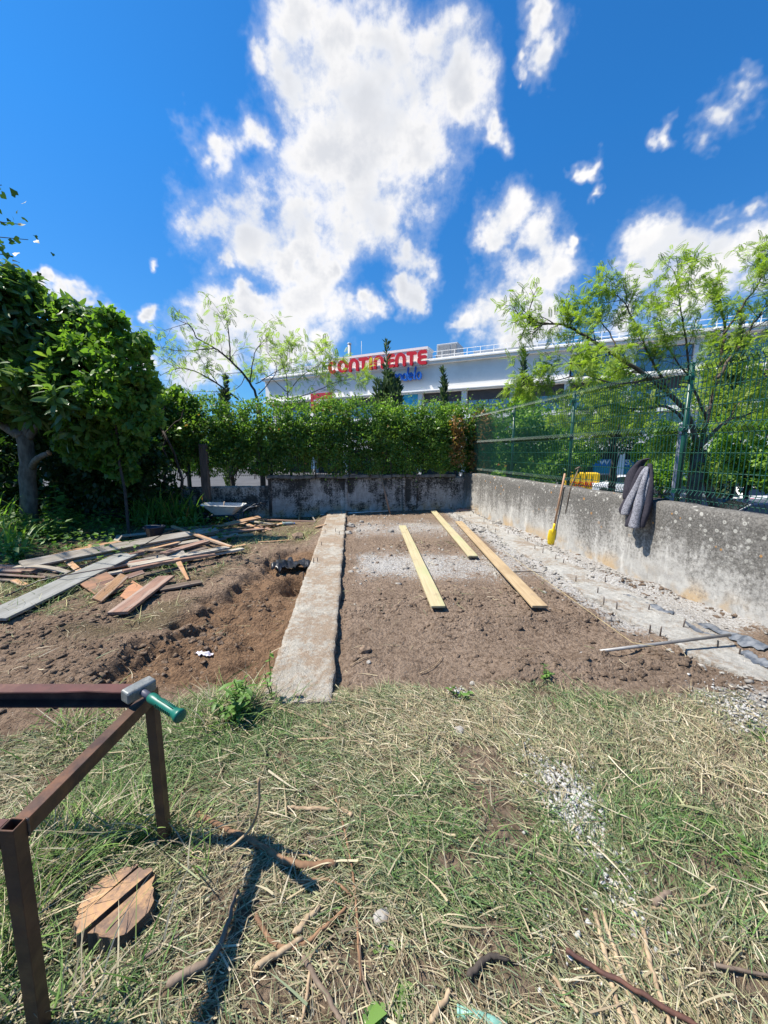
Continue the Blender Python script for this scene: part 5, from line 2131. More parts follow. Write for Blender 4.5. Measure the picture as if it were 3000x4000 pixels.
stick('reed', ((1185, 3740), (1240, 3830), (1300, 3930), (1350, 4010)), .0085, M['stick'], 'grey reed slanting down toward the lower edge near the hooked root', 'reed')
stick('reed', ((1215, 3725), (1205, 3850), (1178, 4000)), .006, M['stalk'], 'straight pale reed standing near the lower edge, crossing the grey reed', 'reed')
stick('wood_chip', ((1118, 3155), (1200, 3158), (1292, 3162)), .009, M['stalk'], 'flat pale splinter of wood across the middle grass', 'splinter', .9)
stick('wood_chip', ((1340, 3155), (1355, 3170), (1372, 3185)), .010, M['stalk'], 'short pale chip beside the long middle stalk', 'splinter', .9)
stick('wood_chip', ((1165, 2888), (1240, 2886), (1322, 2884)), .007, M['stalk'], 'pale splinter in the grass close to the footing end', 'splinter', .9)
stick('wood_chip', ((1092, 2768), (1140, 2785), (1190, 2802)), .006, M['stalk'], 'thin pale splinter just in front of the footing end', 'splinter', .9)
stick('wood_chip', ((1230, 2812), (1265, 2832), (1298, 2850)), .007, M['stalk'], 'small splinter pointing at the bare soil', 'splinter', .9)
stick('reed', ((1690, 3990), (1720, 3930), (1760, 3870)), .010, M['stalk'], 'stubby pale reed end beside the teal hose', 'reed')
stick('stalk', ((2790, 3770), (2900, 3790), (3000, 3810)), .006, M['stick'], 'grey stalk lying level at the near edge on the sunny side', 'stalk')
stick('stalk', ((2440, 3560), (2520, 3545), (2620, 3550)), .006, M['stalk'], 'curved dry stalk above the third reed', 'stalk')
stick('branch', ((2555, 3530), (2590, 3500), (2612, 3485)), .012, M['stick'], 'stubby bark piece above the third reed', 'branch')
stick('stalk', ((60, 3950), (200, 3900), (330, 3880), (420, 3890)), .005, M['stalk'], 'dry stalk beside the near leg of the frame', 'stalk')
stick('stalk', ((530, 3760), (640, 3690), (700, 3650)), .006, M['stick'], 'brown stalk just below the stump', 'stalk')
stick('stalk', ((920, 3380), (985, 3300), (1080, 3240)), .005, M['stick'], 'thin grey stalk crossing behind the thick root', 'stalk')
stick('twig', ((1370, 2600), (1420, 2570), (1470, 2560)), .004, M['stalk'], 'thin twig on the bare soil by the long footing', 'twig')
stick('twig', ((1640, 2630), (1700, 2600), (1730, 2560)), .004, M['stalk'], 'forked twig on the bare soil in front of the clods', 'twig')
stick('twig', ((1980, 2235), (2060, 2232), (2130, 2240)), .007, M['bark_dark'], 'dark stick on the soil beside the longest new board', 'stick')

# hose end
hp = [on(x, y, .010) for x, y in ((1785, 3962), (1840, 3975), (1900, 3995), (1980, 4030))]
m = MB()
m.tube([p - hp[0] for p in hp], .0135, 12)
m.tube([hp[0] - hp[0] - (hp[1] - hp[0]) * .01, hp[0] - hp[0] + (hp[1] - hp[0]) * .2], .0145, 12)
tag(m.build('garden_hose', M['teal_hose'], loc=hp[0]), 'cut end of a pale teal garden hose at the lower edge', 'hose')


# ------------------------------------------------------------------ loose stones one can pick out
def rock(name, p, r, mat, label, seed, cat='stone', group=None):
    bm = bmesh.new()
    bmesh.ops.create_icosphere(bm, subdivisions=2, radius=1)
    for v in bm.verts:
        k = 1 + 0.35 * mnoise.noise(v.co * 1.4 + Vector((seed, 0, 0))) + 0.15 * mnoise.noise(v.co * 4 + Vector((seed, 3, 0)))
        v.co = Vector((v.co.x * r * k, v.co.y * r * k * .85, v.co.z * r * k * .6))
    me = bpy.data.meshes.new(name)
    bm.to_mesh(me)
    bm.free()
    o = link(name, me, mat)
    o.location = p + Vector((0, 0, r * .25))
    o.rotation_euler = (0, 0, seed)
    return tag(o, label, cat, group)


for i, (x, y, r, lab) in enumerate((
        (1372, 2058, .10, 'largest pale rubble stone by the far end of the footing'), (1362, 2085, .085, 'flat pale rubble stone just before the largest one'),
        (1412, 2040, .055, 'small pale rubble stone behind the largest one'), (1440, 2048, .05, 'pale rubble stone standing apart on the far soil'),
        (1528, 2078, .07, 'white rubble stone alone in the middle of the far soil'), (1400, 2075, .06, 'grey rubble stone beside the two largest ones'),
        (1840, 2072, .085, 'pale lump of mortar beside the longest new board'), (1882, 2076, .09, 'broken mortar lump at the footing edge beyond the board'),
        (1950, 2045, .10, 'dark grey mortar lump by the wall foot'), (1985, 2048, .09, 'second mortar lump by the wall foot'),
        (1795, 2860, .035, 'pale stone in the grass near the bare soil'), (1845, 2672, .020, 'round pale pebble at the edge of the grass'),
        (1165, 2105, .15, 'big clod of dark earth past the head of the trench'), (1425, 2545, .055, 'lone clod of earth on the bare soil'),
        (1440, 2590, .022, 'single pale pebble on the bare soil'), (1490, 3590, .030, 'pale flat stone half hidden in the near grass'))):
    rock('rock' if 'clod' not in lab else 'earth_clod', on(x, y), r, M['clod'] if 'clod' in lab else M['stone'], lab, i * 1.7)

# ================================================================== street things
def car(name, label, loc, rz, paint, L=4.2, W=1.75, H=1.48, van=False, group='cars in the car park'):
    e = empty(name, loc, rz, label, 'van' if van else 'car', group)
    if van:
        low = [(-.5, .16), (-.5, .55), (-.49, .95), (-.44, 1.0), (.22, 1.0), (.30, .97), (.40, .62), (.49, .50), (.5, .16)]
        glass = [(-.40, .62), (-.40, .90), (.20, .90), (.27, .88), (.36, .62)]
    else:
        low = [(-.5, .20), (-.5, .52), (-.47, .66), (-.42, .70), (-.30, .96), (-.22, 1.0), (.06, 1.0), (.12, .97), (.26, .68), (.46, .58), (.495, .46), (.5, .20)]
        glass = [(-.38, .69), (-.28, .93), (-.21, .955), (.05, .955), (.10, .93), (.22, .69)]
    m = MB()
    m.prism([(p[0] * L, p[1] * H) for p in low][::-1], -W / 2, W / 2)
    body = m.build('body', paint, e, bevel=0.07, bseg=3)
    for v in body.data.vertices:                       # tumblehome
        if v.co.z > 0.66 * H:
            v.co.y *= 0.86 if not van else 0.93
    for s in (-1, 1):
        m = MB()
        k = 1.0
        poly = [(p[0] * L, p[1] * H) for p in glass]
        vs = [(p[0], s * (W / 2 * (1.0 - (0.14 if not van else .07) * max(0, (p[1] / H - .66) / .34)) + .006), p[1]) for p in poly]
        m.add(vs, [tuple(range(len(vs)))])
        m.build('side_window', M['carglass'], e)
    # wind screens
    if van:
        q = [(.305, .95), (.395, .64)], [(-.502, .9), (-.502, .6)]
    else:
        q = [(.128, .955), (.252, .70)], [(-.305, .945), (-.412, .72)]
    for (a, b) in q:
        ww = W / 2 * .80
        off = .02 if a[0] > 0 else -.02
        m = MB()
        m.add([(a[0] * L + off, -ww, a[1] * H + .012), (a[0] * L + off, ww, a[1] * H + .012), (b[0] * L + off, ww * 1.1, b[1] * H + .012), (b[0] * L + off, -ww * 1.1, b[1] * H + .012)], [(0, 1, 2, 3)])
        m.build('windscreen', M['carglass'], e)
    for sx in (-.31, .32):
        for s in (-1, 1):
            m = MB()
            m.lathe((sx * L, s * (W / 2 - .09), .31), [(0.2, -.1), (.29, -.1), (.31, -.06), (.31, .06), (.29, .1), (.2, .1)], 18, rot=rx)
            w = m.build('wheel', M['tyre'], e)
            m = MB()
            m.lathe((sx * L, s * (W / 2 - .09), .31), [(0, -.085), (.2, -.09), (.21, 0), (.2, .09), (0, .085)], 14, rot=rx)
            m.build('rim', M['steel_grey'], w)
    for s in (-1, 1):
        m = MB()
        m.box((.47 * L, s * W * .36, .55 * H if not van else .48 * H), (.10 * L * .6, .32, .13))
        m.build('headlight', M['white_pipe'], e, bevel=.02)
        m = MB()
        m.box((-.49 * L, s * W * .40, .58 * H), (.10, .26, .20))
        m.build('tail_light', M['sign_red'], e, bevel=.02)
    return e


def lot_at(x, y_roof, H):
    p = gnd(x, y_roof, LOT_Z + H)
    p.z = LOT_Z
    return p


white_p = carpaint('white paint', (0.72, 0.73, 0.74))
dark_p = carpaint('black paint', (0.012, 0.013, 0.016))
blue_p = carpaint('dark blue paint', (0.012, 0.022, 0.05))
silver_p = carpaint('silver paint', (0.36, 0.37, 0.38))
red_p = carpaint('red paint', (0.45, 0.03, 0.02))
car('parked_car', 'white car parked in front of the teal shop, behind the jacket', lot_at(2440, 1858, 1.45), B_RZ + math.pi, white_p)
car('parked_car', 'black car half hidden behind the yellow container', lot_at(2330, 1852, 1.45), B_RZ + math.pi, dark_p)
car('parked_van', 'dark van parked beyond the lamp post', lot_at(2690, 1868, 1.8), B_RZ + R(200), dark_p, 4.3, 1.8, 1.8, True)
car('parked_car', 'white car with red tail lights beside the leaning street tree', lot_at(2838, 1893, 1.45), B_RZ + R(120), white_p)
car('parked_car', 'silver car under the low green tree at the picture edge', lot_at(2960, 1885, 1.45), B_RZ + R(160), silver_p)
car('parked_car', 'dark blue car on the street right behind the side wall', lot_at(2960, 1962, 1.42), B_RZ + R(185), blue_p)
car('parked_car', 'dark car roof showing low behind the fence near the street tree', lot_at(2705, 1938, 1.42), B_RZ + R(178), dark_p)
car('parked_car', 'red car glimpsed through the thin part of the hedge', lot_at(1015, 1800, 1.45), R(185), red_p)
car('parked_van', 'white van glimpsed through the thin part of the hedge', lot_at(880, 1768, 1.9), R(175), white_p, 4.6, 1.85, 1.9, True)
car('parked_car', 'white car glimpsed low through the middle of the hedge', lot_at(1440, 1800, 1.45), R(188), white_p)

# yellow skip with red lettering
ya = lot_at(2272, 1846, 1.6)
yc = empty('skip_container', ya, B_RZ + R(4), 'yellow container with red lettering in the car park behind the shovel', 'container')
m = MB()
m.prism([(-1.15, .1), (-1.2, 1.5), (-1.15, 1.6), (1.15, 1.6), (1.2, 1.5), (1.15, .1)][::-1], -.75, .75)
m.build('body', pm('yellow painted steel', (0.78, 0.50, 0.012), (0.72, 0.45, 0.01), 2, .45), yc, bevel=.05, bseg=2)
for k in range(6):
    m = MB()
    m.box((-1.0 + k * .4, -.765, .82), (.05, .05, 1.35))
    m.build('rib', M['yellow'], yc)
text_mesh('DORE', .55, .01, 'lettering', M['sign_red'], yc, (-.75, -.80, .55), sx=1.1)

# lamp post
lp = atY(2632, 1900, 9.6)
le = empty('lamp_post', (lp.x, lp.y, LOT_Z), 0, 'slim grey lamp post standing before the leaning street tree', 'lamp post')
m = MB()
m.tube([(0, 0, 0), (0, 0, 1.6), (0, 0, 3.85)], [.07, .055, .038], 12)
m.build('pole', pm('pale grey paint', (0.20, 0.205, 0.25), (0.17, 0.175, 0.215), 3, .5), le)
m = MB()
m.lathe((0, 0, 3.85), [(.045, -.02), (.045, .03), (.02, .06), (0, .065)], 12)
m.build('cap', M['panel_grey'], le)
m = MB()
m.lathe((0, 0, 0), [(.13, 0), (.13, .05), (.09, .09), (.08, .35)], 12)
m.build('base', M['panel_grey'], le)

# more loose boards that make the heap untidy
rb_ = random.Random(77)
HEAP = [(90, 2225, 400, 2170, .05, .10, .12, 'wood_dark', 'dark board mostly covered under the longest bleached board'),
        (380, 2215, 620, 2190, .04, .06, .10, 'wood_red', 'narrow red brown board filling the middle of the heap'),
        (420, 2190, 700, 2120, .08, .12, .09, 'wood_orange', 'narrow tan board slanting below the pale grey board'),
        (520, 2120, 760, 2095, .09, .10, .11, 'wood_grey', 'weathered board behind the rust coloured one'),
        (700, 2105, 900, 2082, .07, .06, .12, 'wood_red', 'brown board at the rear end of the heap near the weed'),
        (560, 2250, 760, 2215, .02, .03, .10, 'wood_dark', 'low dark board between the front board and the stake'),
        (250, 2180, 330, 2250, .12, .03, .07, 'wood_orange', 'short tan lath crossing over the wide blue grey board'),
        (780, 2165, 960, 2130, .02, .03, .06, 'wood_orange', 'thin tan batten on the soil at the front tip of the heap'),
        (860, 2100, 990, 2090, .04, .04, .10, 'wood_orange', 'tan offcut lying flat between weed and orange boards'),
        (905, 2030, 985, 2062, .14, .05, .07, 'wood_red', 'short red brown piece leaning by the wheelbarrow legs'),
        (1000, 2050, 1060, 2072, .05, .02, .08, 'wood_red', 'small brown offcut next to the plastic bottle'),
        (150, 2240, 300, 2275, .06, .03, .09, 'wood_dark', 'dark short board under the curved grey lath')]
for (xa, ya, xb, yb, za, zb2, w, mt, lab) in HEAP:
    pile(xa, ya, xb, yb, za, zb2, w, rb_.uniform(.018, .032), mt, lab, roll=rb_.uniform(-.25, .25))

rl_ = random.Random(5)
LONG = (('tan', 'wood_orange'), ('grey', 'wood_grey'), ('brown', 'wood_red'), ('dark', 'wood_dark'), ('pale', 'wood_grey'), ('rusty', 'wood_red'), ('bleached', 'wood_grey'), ('sooty', 'wood_dark'), ('yellowish', 'wood_orange'), ('mottled', 'wood_red'))
SPOT = ((120, 2200, 470, 2120, 'nearest the weed bed'), (330, 2238, 720, 2160, 'across the middle of the heap'), (230, 2260, 560, 2200, 'under the thick front board'), (560, 2180, 880, 2105, 'toward the round leafed weed'),
        (420, 2140, 800, 2065, 'along the rear by the root ball'), (480, 2236, 840, 2170, 'beside the light grey middle board'), (650, 2135, 930, 2090, 'just before the wheelbarrow end'), (100, 2245, 380, 2205, 'at the outer end over the pinkish board'),
        (700, 2075, 960, 2045, 'right under the wheelbarrow'), (380, 2290, 560, 2235, 'behind the brown panel'))
for (w_, mt), (xa, ya, xb, yb, wh_) in zip(LONG, SPOT):
    pile(xa, ya, xb, yb, rl_.uniform(.03, .12), rl_.uniform(.05, .15), rl_.uniform(.05, .09), rl_.uniform(.018, .03), mt,
         'long thin %s batten lying %s' % (w_, wh_), roll=rl_.uniform(-.5, .5), warp=rl_.uniform(-.01, .03))

# ================================================================== vegetation
def frames(dirs, normals):
    """stack of 3x3 matrices: columns = leaf axis, side, normal"""
    x = dirs / (np.linalg.norm(dirs, axis=1, keepdims=True) + 1e-9)
    y = np.cross(normals, x)
    y = y / (np.linalg.norm(y, axis=1, keepdims=True) + 1e-9)
    z = np.cross(x, y)
    return np.stack([x, y, z], -1)


def inst(tv, tf, pos, fr, scale):
    """copies of a leaf template"""
    tv = np.asarray(tv, dtype=float)
    tf = np.asarray(tf, dtype=int)
    n, k = len(pos), len(tv)
    v = np.einsum('nij,kj->nki', fr, tv) * scale[:, None, None] + pos[:, None, :]
    f = tf[None] + (np.arange(n) * k)[:, None, None]
    return v.reshape(-1, 3), f.reshape(-1, tf.shape[1])


def unit(n, rng):
    v = rng.normal(size=(n, 3))
    return v / np.linalg.norm(v, axis=1, keepdims=True)


# leaf shapes, unit length along x
LEAF1 = ([(0, 0, 0), (.45, .27, .05), (1, 0, -.04), (.45, -.27, .05)], [(0, 3, 2, 1)])
LEAF2 = ([(0, 0, 0), (.4, .3, .06), (.45, 0, 0), (1, 0, -.06), (.4, -.3, .06)], [(0, 2, 3, 1), (0, 4, 3, 2)])


def long_leaf(w=.15, droop=.25, rows=(0.04, .3, .6, .85, 1.0), ws=(.15, .8, 1.0, .65, .08), fold=.25):
    v, f = [], []
    for t, q in zip(rows, ws):
        z = -droop * t * t
        v += [(t, w * q, z + fold * w * q), (t, 0, z), (t, -w * q, z + fold * w * q)]
    for i in range(len(rows) - 1):
        a = i * 3
        f += [(a, a + 1, a + 4, a + 3), (a + 1, a + 2, a + 5, a + 4)]
    return v, f


LOQ = long_leaf(.16, .30)
VINE = ([(.12, 0, 0), (-.08, .30, -.03), (.30, .50, -.02), (.52, .34, .03), (1.0, .05, -.10), (.52, -.34, .03), (.30, -.50, -.02), (-.08, -.30, -.03)],
        [(0, 1, 2, 3), (0, 3, 4, 5), (0, 5, 6, 7)])


def ell_points(ells, n, rng, shell=0.55):
    """points in a union of ellipsoids, more of them near the skin; ells = (centre, (rx,ry,rz))"""
    vol = np.array([e[1][0] * e[1][1] * e[1][2] for e in ells]) ** (2 / 3)
    cnt = rng.multinomial(n, vol / vol.sum())
    P_, N_ = [], []
    for (c, r), k in zip(ells, cnt):
        d = unit(k, rng)
        rad = (shell + (1 - shell) * rng.random(k)) ** (1 / 2)
        # lumpy surface
        lump = 1 + 0.22 * np.sin(d[:, 0] * 5 + c[0] * 3) * np.cos(d[:, 2] * 6 + c[1]) + 0.12 * np.sin(d[:, 1] * 11 + c[2] * 5)
        P_.append(np.array(c) + d * np.array(r) * (rad * lump)[:, None])
        N_.append(d)
    return np.concatenate(P_), np.concatenate(N_)


def clumps(ells, per, r0, r1, rng, out=1.0):
    """break big masses into many small uneven tufts"""
    E_ = []
    for c, r in ells:
        k = max(3, int(per))
        d = unit(k, rng)
        rad = rng.uniform(.35, out, k) ** .6
        for q, s in zip(d, rad):
            p = np.array(c) + q * np.array(r) * s
            rr = rng.uniform(r0, r1) * (1.15 - .35 * s)
            E_.append((tuple(p), (rr * rng.uniform(.8, 1.4), rr * rng.uniform(.7, 1.2), rr * rng.uniform(.6, 1.1))))
    return E_


def pxe(x, y, r, Y, ry=None, flat=1.0):
    """ellipsoid seen at a photo point with a radius in photo pixels, Y metres away"""
    c = atY(x, y, Y)
    rr = r / 1500.0 * Y * 1.02
    return (tuple(c), (rr, ry if ry else rr, rr * flat))


def foliage(name, ells, n, tmpl, size, mat, parent, rng, tint=(0.0, 1.0), shell=.55, droop=0.3, dead=0.0, up=.35, org=(0, 0, 0), thin=None, tint_up=0.45):
    p, nrm = ell_points(ells, n, rng, shell)
    if thin is not None:
        k = thin(p)
        p, nrm = p[k], nrm[k]
    n = len(p)
    d = nrm * .7 + unit(n, rng) * .9
    d[:, 2] -= droop
    nn = nrm * .4 + unit(n, rng) * .75 + np.array([0, 0, up])
    sc = size * rng.uniform(.6, 1.3, n)
    v, f = inst(tmpl[0], tmpl[1], p - np.array(org), frames(d, nn), sc)
    # leaf colour: random, lighter towards the top, varied in patches
    zr = (p[:, 2] - p[:, 2].min()) / (np.ptp(p[:, 2]) + 1e-6)
    t = np.clip(rng.beta(2, 2.4, n) * (1 - tint_up) + tint_up * zr * rng.random(n) * 1.4, 0, 1)
    cl = fbm(p[:, 0] * 1.0 + p[:, 2] * .7, p[:, 1] * 1.0 + p[:, 2] * 1.3, 2.6, 3, 201)
    t = np.clip(t + .55 * cl, 0, 1)
    t = tint[0] + (tint[1] - tint[0]) * t
    c = np.zeros((n, 3))
    c[:, 0] = t
    c[:, 1] = (rng.random(n) < dead) * rng.uniform(.6, 1, n)
    return np_mesh(name, v, f, mat, parent, col=np.repeat(c, len(tmpl[0]), 0))


def limb_tubes(lines, mat, name, parent, org, n=7):
    m = MB()
    for pts, r0, r1 in lines:
        k = len(pts)
        m.tube([Vector(p) - Vector(org) for p in pts], [r0 + (r1 - r0) * i / (k - 1) for i in range(k)], n)
    return m.build(name, mat, parent)


def curve(pts, rng, per=5, wob=.0):
    P_ = [Vector(p) for p in pts]
    out = []
    for i in range((len(P_) - 1) * per + 1):
        t = i / per
        k = min(int(t), len(P_) - 2)
        f = t - k
        a, b, c, d = P_[max(k - 1, 0)], P_[k], P_[k + 1], P_[min(k + 2, len(P_) - 1)]
        v = 0.5 * (2 * b + (c - a) * f + (2 * a - 5 * b + 4 * c - d) * f * f + (3 * b - a - 3 * c + d) * f ** 3)
        out.append(v + Vector(rng.normal(size=3) * wob))
    return out


def side_shoots(line, rng, every, length, r, spread=1.0, up=.3, sub=0, start=.25):
    """twigs off a limb; returns (lines, tips)"""
    lines, tips = [], []
    n = len(line)
    for i in range(int(n * start), n):
        if rng.random() > every:
            continue
        d = (line[min(i + 1, n - 1)] - line[max(i - 1, 0)]).normalized()
        q = Vector(rng.normal(size=3))
        q = (q - d * q.dot(d)).normalized()
        v = (d * .8 + q * spread + Vector((0, 0, up))).normalized()
        L = length * rng.uniform(.5, 1.2)
        pts = [line[i]]
        for k in range(1, 5):
            v = (v + Vector(rng.normal(size=3)) * .18).normalized()
            pts.append(pts[-1] + v * L / 4)
        lines.append((pts, r, r * .3))
        tips += [(pts[k], v) for k in (2, 3, 4)]
        if sub:
            l2, t2 = side_shoots(pts, rng, .75, length * .5, r * .5, spread, up, sub - 1, .3)
            lines += l2
            tips += t2
    return lines, tips


def frond_tmpl(pairs=7, w=.17, lw=.36):
    """pinnate leaf: pairs of leaflets, unit length"""
    v, f = [], []
    for i in range(pairs):
        x = .16 + .8 * i / pairs
        z = -.22 * x * x
        L = w * (1 - .35 * abs(i / pairs - .45))
        for s in (-1, 1):
            a = len(v)
            v += [(x, 0, z), (x + L * .35, s * L * .5 - s * L * lw * .2, z + .015), (x + L * .30, s * L, z - .03), (x - L * .05, s * L * .62, z + .015)]
            f += [(a, a + 1, a + 2, a + 3)] if s < 0 else [(a, a + 3, a + 2, a + 1)]
    a = len(v)
    v += [(.9, 0, -.18), (1.0, w * .3, -.22), (1.12, 0, -.27), (1.0, -w * .3, -.22)]
    f += [(a, a + 3, a + 2, a + 1)]
    a = len(v)
    v += [(0, .008, 0), (0, -.008, 0), (.95, -.004, -.2), (.95, .004, -.2)]
    f += [(a, a + 1, a + 2, a + 3)]
    return v, f


FROND = frond_tmpl(7, .24)
FROND_S = frond_tmpl(5, .30)


def fronds(name, tips, per, size, mat, parent, rng, org, tmpl=FROND, tint=(0, 1), spread=.6, droop=.35):
    pos, dr = [], []
    for p, v in tips:
        for _ in range(per):
            pos.append(tuple(p + Vector(rng.normal(size=3)) * .05))
            dr.append(tuple(v * .6 + Vector(rng.normal(size=3)) * spread + Vector((0, 0, -droop * .5))))
    pos = np.array(pos)
    dr = np.array(dr)
    n = len(pos)
    nn = unit(n, rng) * .5 + np.array([0, 0, 1.0])
    sc = size * rng.uniform(.6, 1.25, n)
    v, f = inst(tmpl[0], tmpl[1], pos - np.array(org), frames(dr, nn), sc)
    c = np.zeros((n, 3))
    c[:, 0] = tint[0] + (tint[1] - tint[0]) * rng.beta(2, 2, n)
    return np_mesh(name, v, f, mat, parent, col=np.repeat(c, len(tmpl[0]), 0))


rv = np.random.default_rng(5)

# ------------------------------------------------------------------ loquat tree
TY = 8.1
tb = atY(108, 2000, TY)
tb.z = hz(tb.x, tb.y)
lo = empty('loquat_tree', tb, 0, 'large leaved loquat tree with forked trunk in the shady garden corner', 'tree')
lq = lambda x, y, dy=0.0: atY(x, y, TY + dy)
trunk = curve([tb + Vector((0, 0, -.1)), lq(110, 1900), lq(108, 1800), lq(100, 1720), lq(85, 1690)], rv, 4, .008)
lim = [(trunk, .155, .125),
       (curve([lq(100, 1715), lq(40, 1680), lq(-40, 1630, .3), lq(-160, 1540, .5)], rv, 4, .01), .115, .05),
       (curve([lq(105, 1710), lq(108, 1640), lq(120, 1560, -.2), lq(130, 1420, -.2), lq(120, 1250, 0)], rv, 4, .01), .09, .03),
       (curve([lq(115, 1715), lq(150, 1660), lq(210, 1620, -.3), lq(300, 1610, -.5), lq(420, 1630, -.4)], rv, 4, .01), .075, .03),
       (curve([lq(118, 1830), lq(150, 1790, -.2), lq(190, 1770, -.3)], rv, 4, .005), .07, .05),
       (curve([lq(115, 1560), lq(200, 1450, -.4), lq(270, 1330, -.5)], rv, 4, .01), .05, .02),
       (curve([lq(105, 1600), lq(30, 1430, .3), lq(-20, 1250, .3)], rv, 4, .01), .05, .02)]
limb_tubes(lim, M['bark_grey'], 'trunk', lo, tb, 10)
m = MB()
pc_ = lq(192, 1768, -.31) - tb
m.lathe(pc_, [(0, -.01), (.055, -.008), (.055, .008), (0, .01)], 12, rot=Matrix.Rotation(R(65), 3, 'Y'))
m.build('pruning_cut', pm('fresh cut wood', (0.50, 0.26, 0.15), None, 6, .8), lo)
EL = [pxe(90, 1270, 170, TY, .9), pxe(-20, 1360, 200, TY, 1.2), pxe(190, 1330, 170, TY, .9), pxe(60, 1400, 190, TY, 1.1), pxe(230, 1440, 115, TY - .3, .8),
      pxe(170, 1520, 105, TY - .4, .7), pxe(-150, 1440, 220, TY, 1.4), pxe(30, 1150, 80, TY, .6), pxe(260, 1250, 80, TY, .5), pxe(310, 1390, 80, TY - .2, .5), pxe(320, 1500, 75, TY - .3, .5), pxe(300, 1560, 90, TY - .5, .6), pxe(20, 1540, 90, TY + .8, .7)]
# rosettes: leaves in whorls
rp_, rn_ = ell_points(clumps(EL, 10, .18, .44, rv, 1.12), 900, rv, .3)
pos, dr, nn_ = [], [], []
for p, q in zip(rp_, rn_):
    ax_ = q * .7 + np.array([0, 0, .6]) + rv.normal(size=3) * .25
    ax_ /= np.linalg.norm(ax_)
    a = np.cross(ax_, [0.3, .2, 1])
    a /= np.linalg.norm(a)
    b = np.cross(ax_, a)
    for k in range(10):
        an = k * 2.4 + rv.random()
        lift = .75 - .11 * k
        d = a * math.cos(an) + b * math.sin(an) + ax_ * lift
        pos.append(p + ax_ * (-.02 * k))
        dr.append(d)
        nn_.append(ax_ * 1.0 + d * -.2)
pos, dr, nn_ = map(np.array, (pos, dr, nn_))
N = len(pos)
sc = .27 * rv.uniform(.65, 1.2, N)
v, f = inst(LOQ[0], LOQ[1], pos - np.array(tb), frames(dr, nn_), sc)
c = np.zeros((N, 3))
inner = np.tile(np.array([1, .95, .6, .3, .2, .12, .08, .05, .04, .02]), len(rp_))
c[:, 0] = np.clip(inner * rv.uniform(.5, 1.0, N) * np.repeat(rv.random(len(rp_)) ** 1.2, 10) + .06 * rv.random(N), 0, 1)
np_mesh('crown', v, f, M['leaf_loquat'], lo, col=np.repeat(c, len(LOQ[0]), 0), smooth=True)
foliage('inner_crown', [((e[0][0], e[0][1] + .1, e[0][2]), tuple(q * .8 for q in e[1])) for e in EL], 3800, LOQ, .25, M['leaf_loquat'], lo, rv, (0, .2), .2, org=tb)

# ------------------------------------------------------------------ grape vine draped beside it
VY = 7.4
vb = atY(500, 1990, VY)
vb.z = hz(vb.x, vb.y)
vi = empty('grape_vine', vb, 0, 'bright green grape vine heaped up beside the loquat tree', 'vine')
lv = lambda x, y, dy=0.0: atY(x, y, VY + dy)
vl = [(curve([vb, lv(480, 1850, .3), lv(455, 1700, .3), lv(430, 1500, .2), lv(430, 1300, 0)], rv, 4, .02), .03, .012),
      (curve([lv(455, 1700, .3), lv(520, 1600, 0), lv(540, 1450, -.1)], rv, 4, .02), .02, .008),
      (curve([lv(440, 1600, .3), lv(350, 1450, .1), lv(340, 1320, .1)], rv, 4, .02), .02, .008)]
limb_tubes(vl, M['bark_dark'], 'stem', vi, vb)
VE = [pxe(430, 1370, 80, VY, .5), pxe(480, 1450, 85, VY, .5), pxe(400, 1480, 110, VY, .6), pxe(480, 1580, 80, VY, .5), pxe(440, 1270, 42, VY, .3),
      pxe(505, 1360, 45, VY, .35), pxe(530, 1500, 45, VY, .35), pxe(400, 1600, 100, VY, .5), pxe(350, 1380, 60, VY, .4),
      pxe(340, 1600, 90, VY + .3, .4), pxe(480, 1680, 70, VY + .4, .3), pxe(400, 1720, 70, VY + .4, .3), pxe(555, 1640, 50, VY, .3), pxe(290, 1650, 80, VY + .4, .4), pxe(540, 1580, 45, VY, .3),
      pxe(430, 1790, 50, VY + .5, .25), pxe(520, 1740, 50, VY + .5, .25), pxe(340, 1770, 60, VY + .6, .25), pxe(470, 1850, 35, VY + .5, .2), pxe(280, 1730, 50, VY + .5, .25)]
foliage('crown', clumps(VE, 14, .07, .22, rv, 1.12), 8600, VINE, .11, M['leaf_vine'], vi, rv, (0, 1), .5, .35, org=vb)
# tendril shoots standing off the top
tl, tt = [], []
for (x, y) in ((430, 1200), (460, 1215), (395, 1240), (520, 1290), (560, 1420), (575, 1440), (250, 1240), (220, 1140), (300, 1230)):
    p = lv(x, y)
    b0 = p - Vector((.0, 0, .45))
    ln = curve([b0, (b0 + p) / 2 + Vector(rv.normal(size=3) * .05), p + Vector(rv.normal(size=3) * .06)], rv, 4, .006)
    tl.append((ln, .007, .003))
    tt += [(q, Vector((0, 0, 1))) for q in ln[2:]]
limb_tubes(tl, M['leaf_weed'], 'shoot', vi, vb, 5)
pos = np.array([tuple(p) for p, _ in tt for _k in range(2)])
N = len(pos)
v, f = inst(VINE[0], VINE[1], pos - np.array(vb), frames(unit(N, rv), unit(N, rv) + np.array([0, 0, .8])), .09 * rv.uniform(.5, 1.2, N))
c = np.zeros((N, 3))
c[:, 0] = rv.uniform(.5, 1, N)
np_mesh('shoot_leaves', v, f, M['leaf_vine'], vi, col=np.repeat(c, len(VINE[0]), 0))

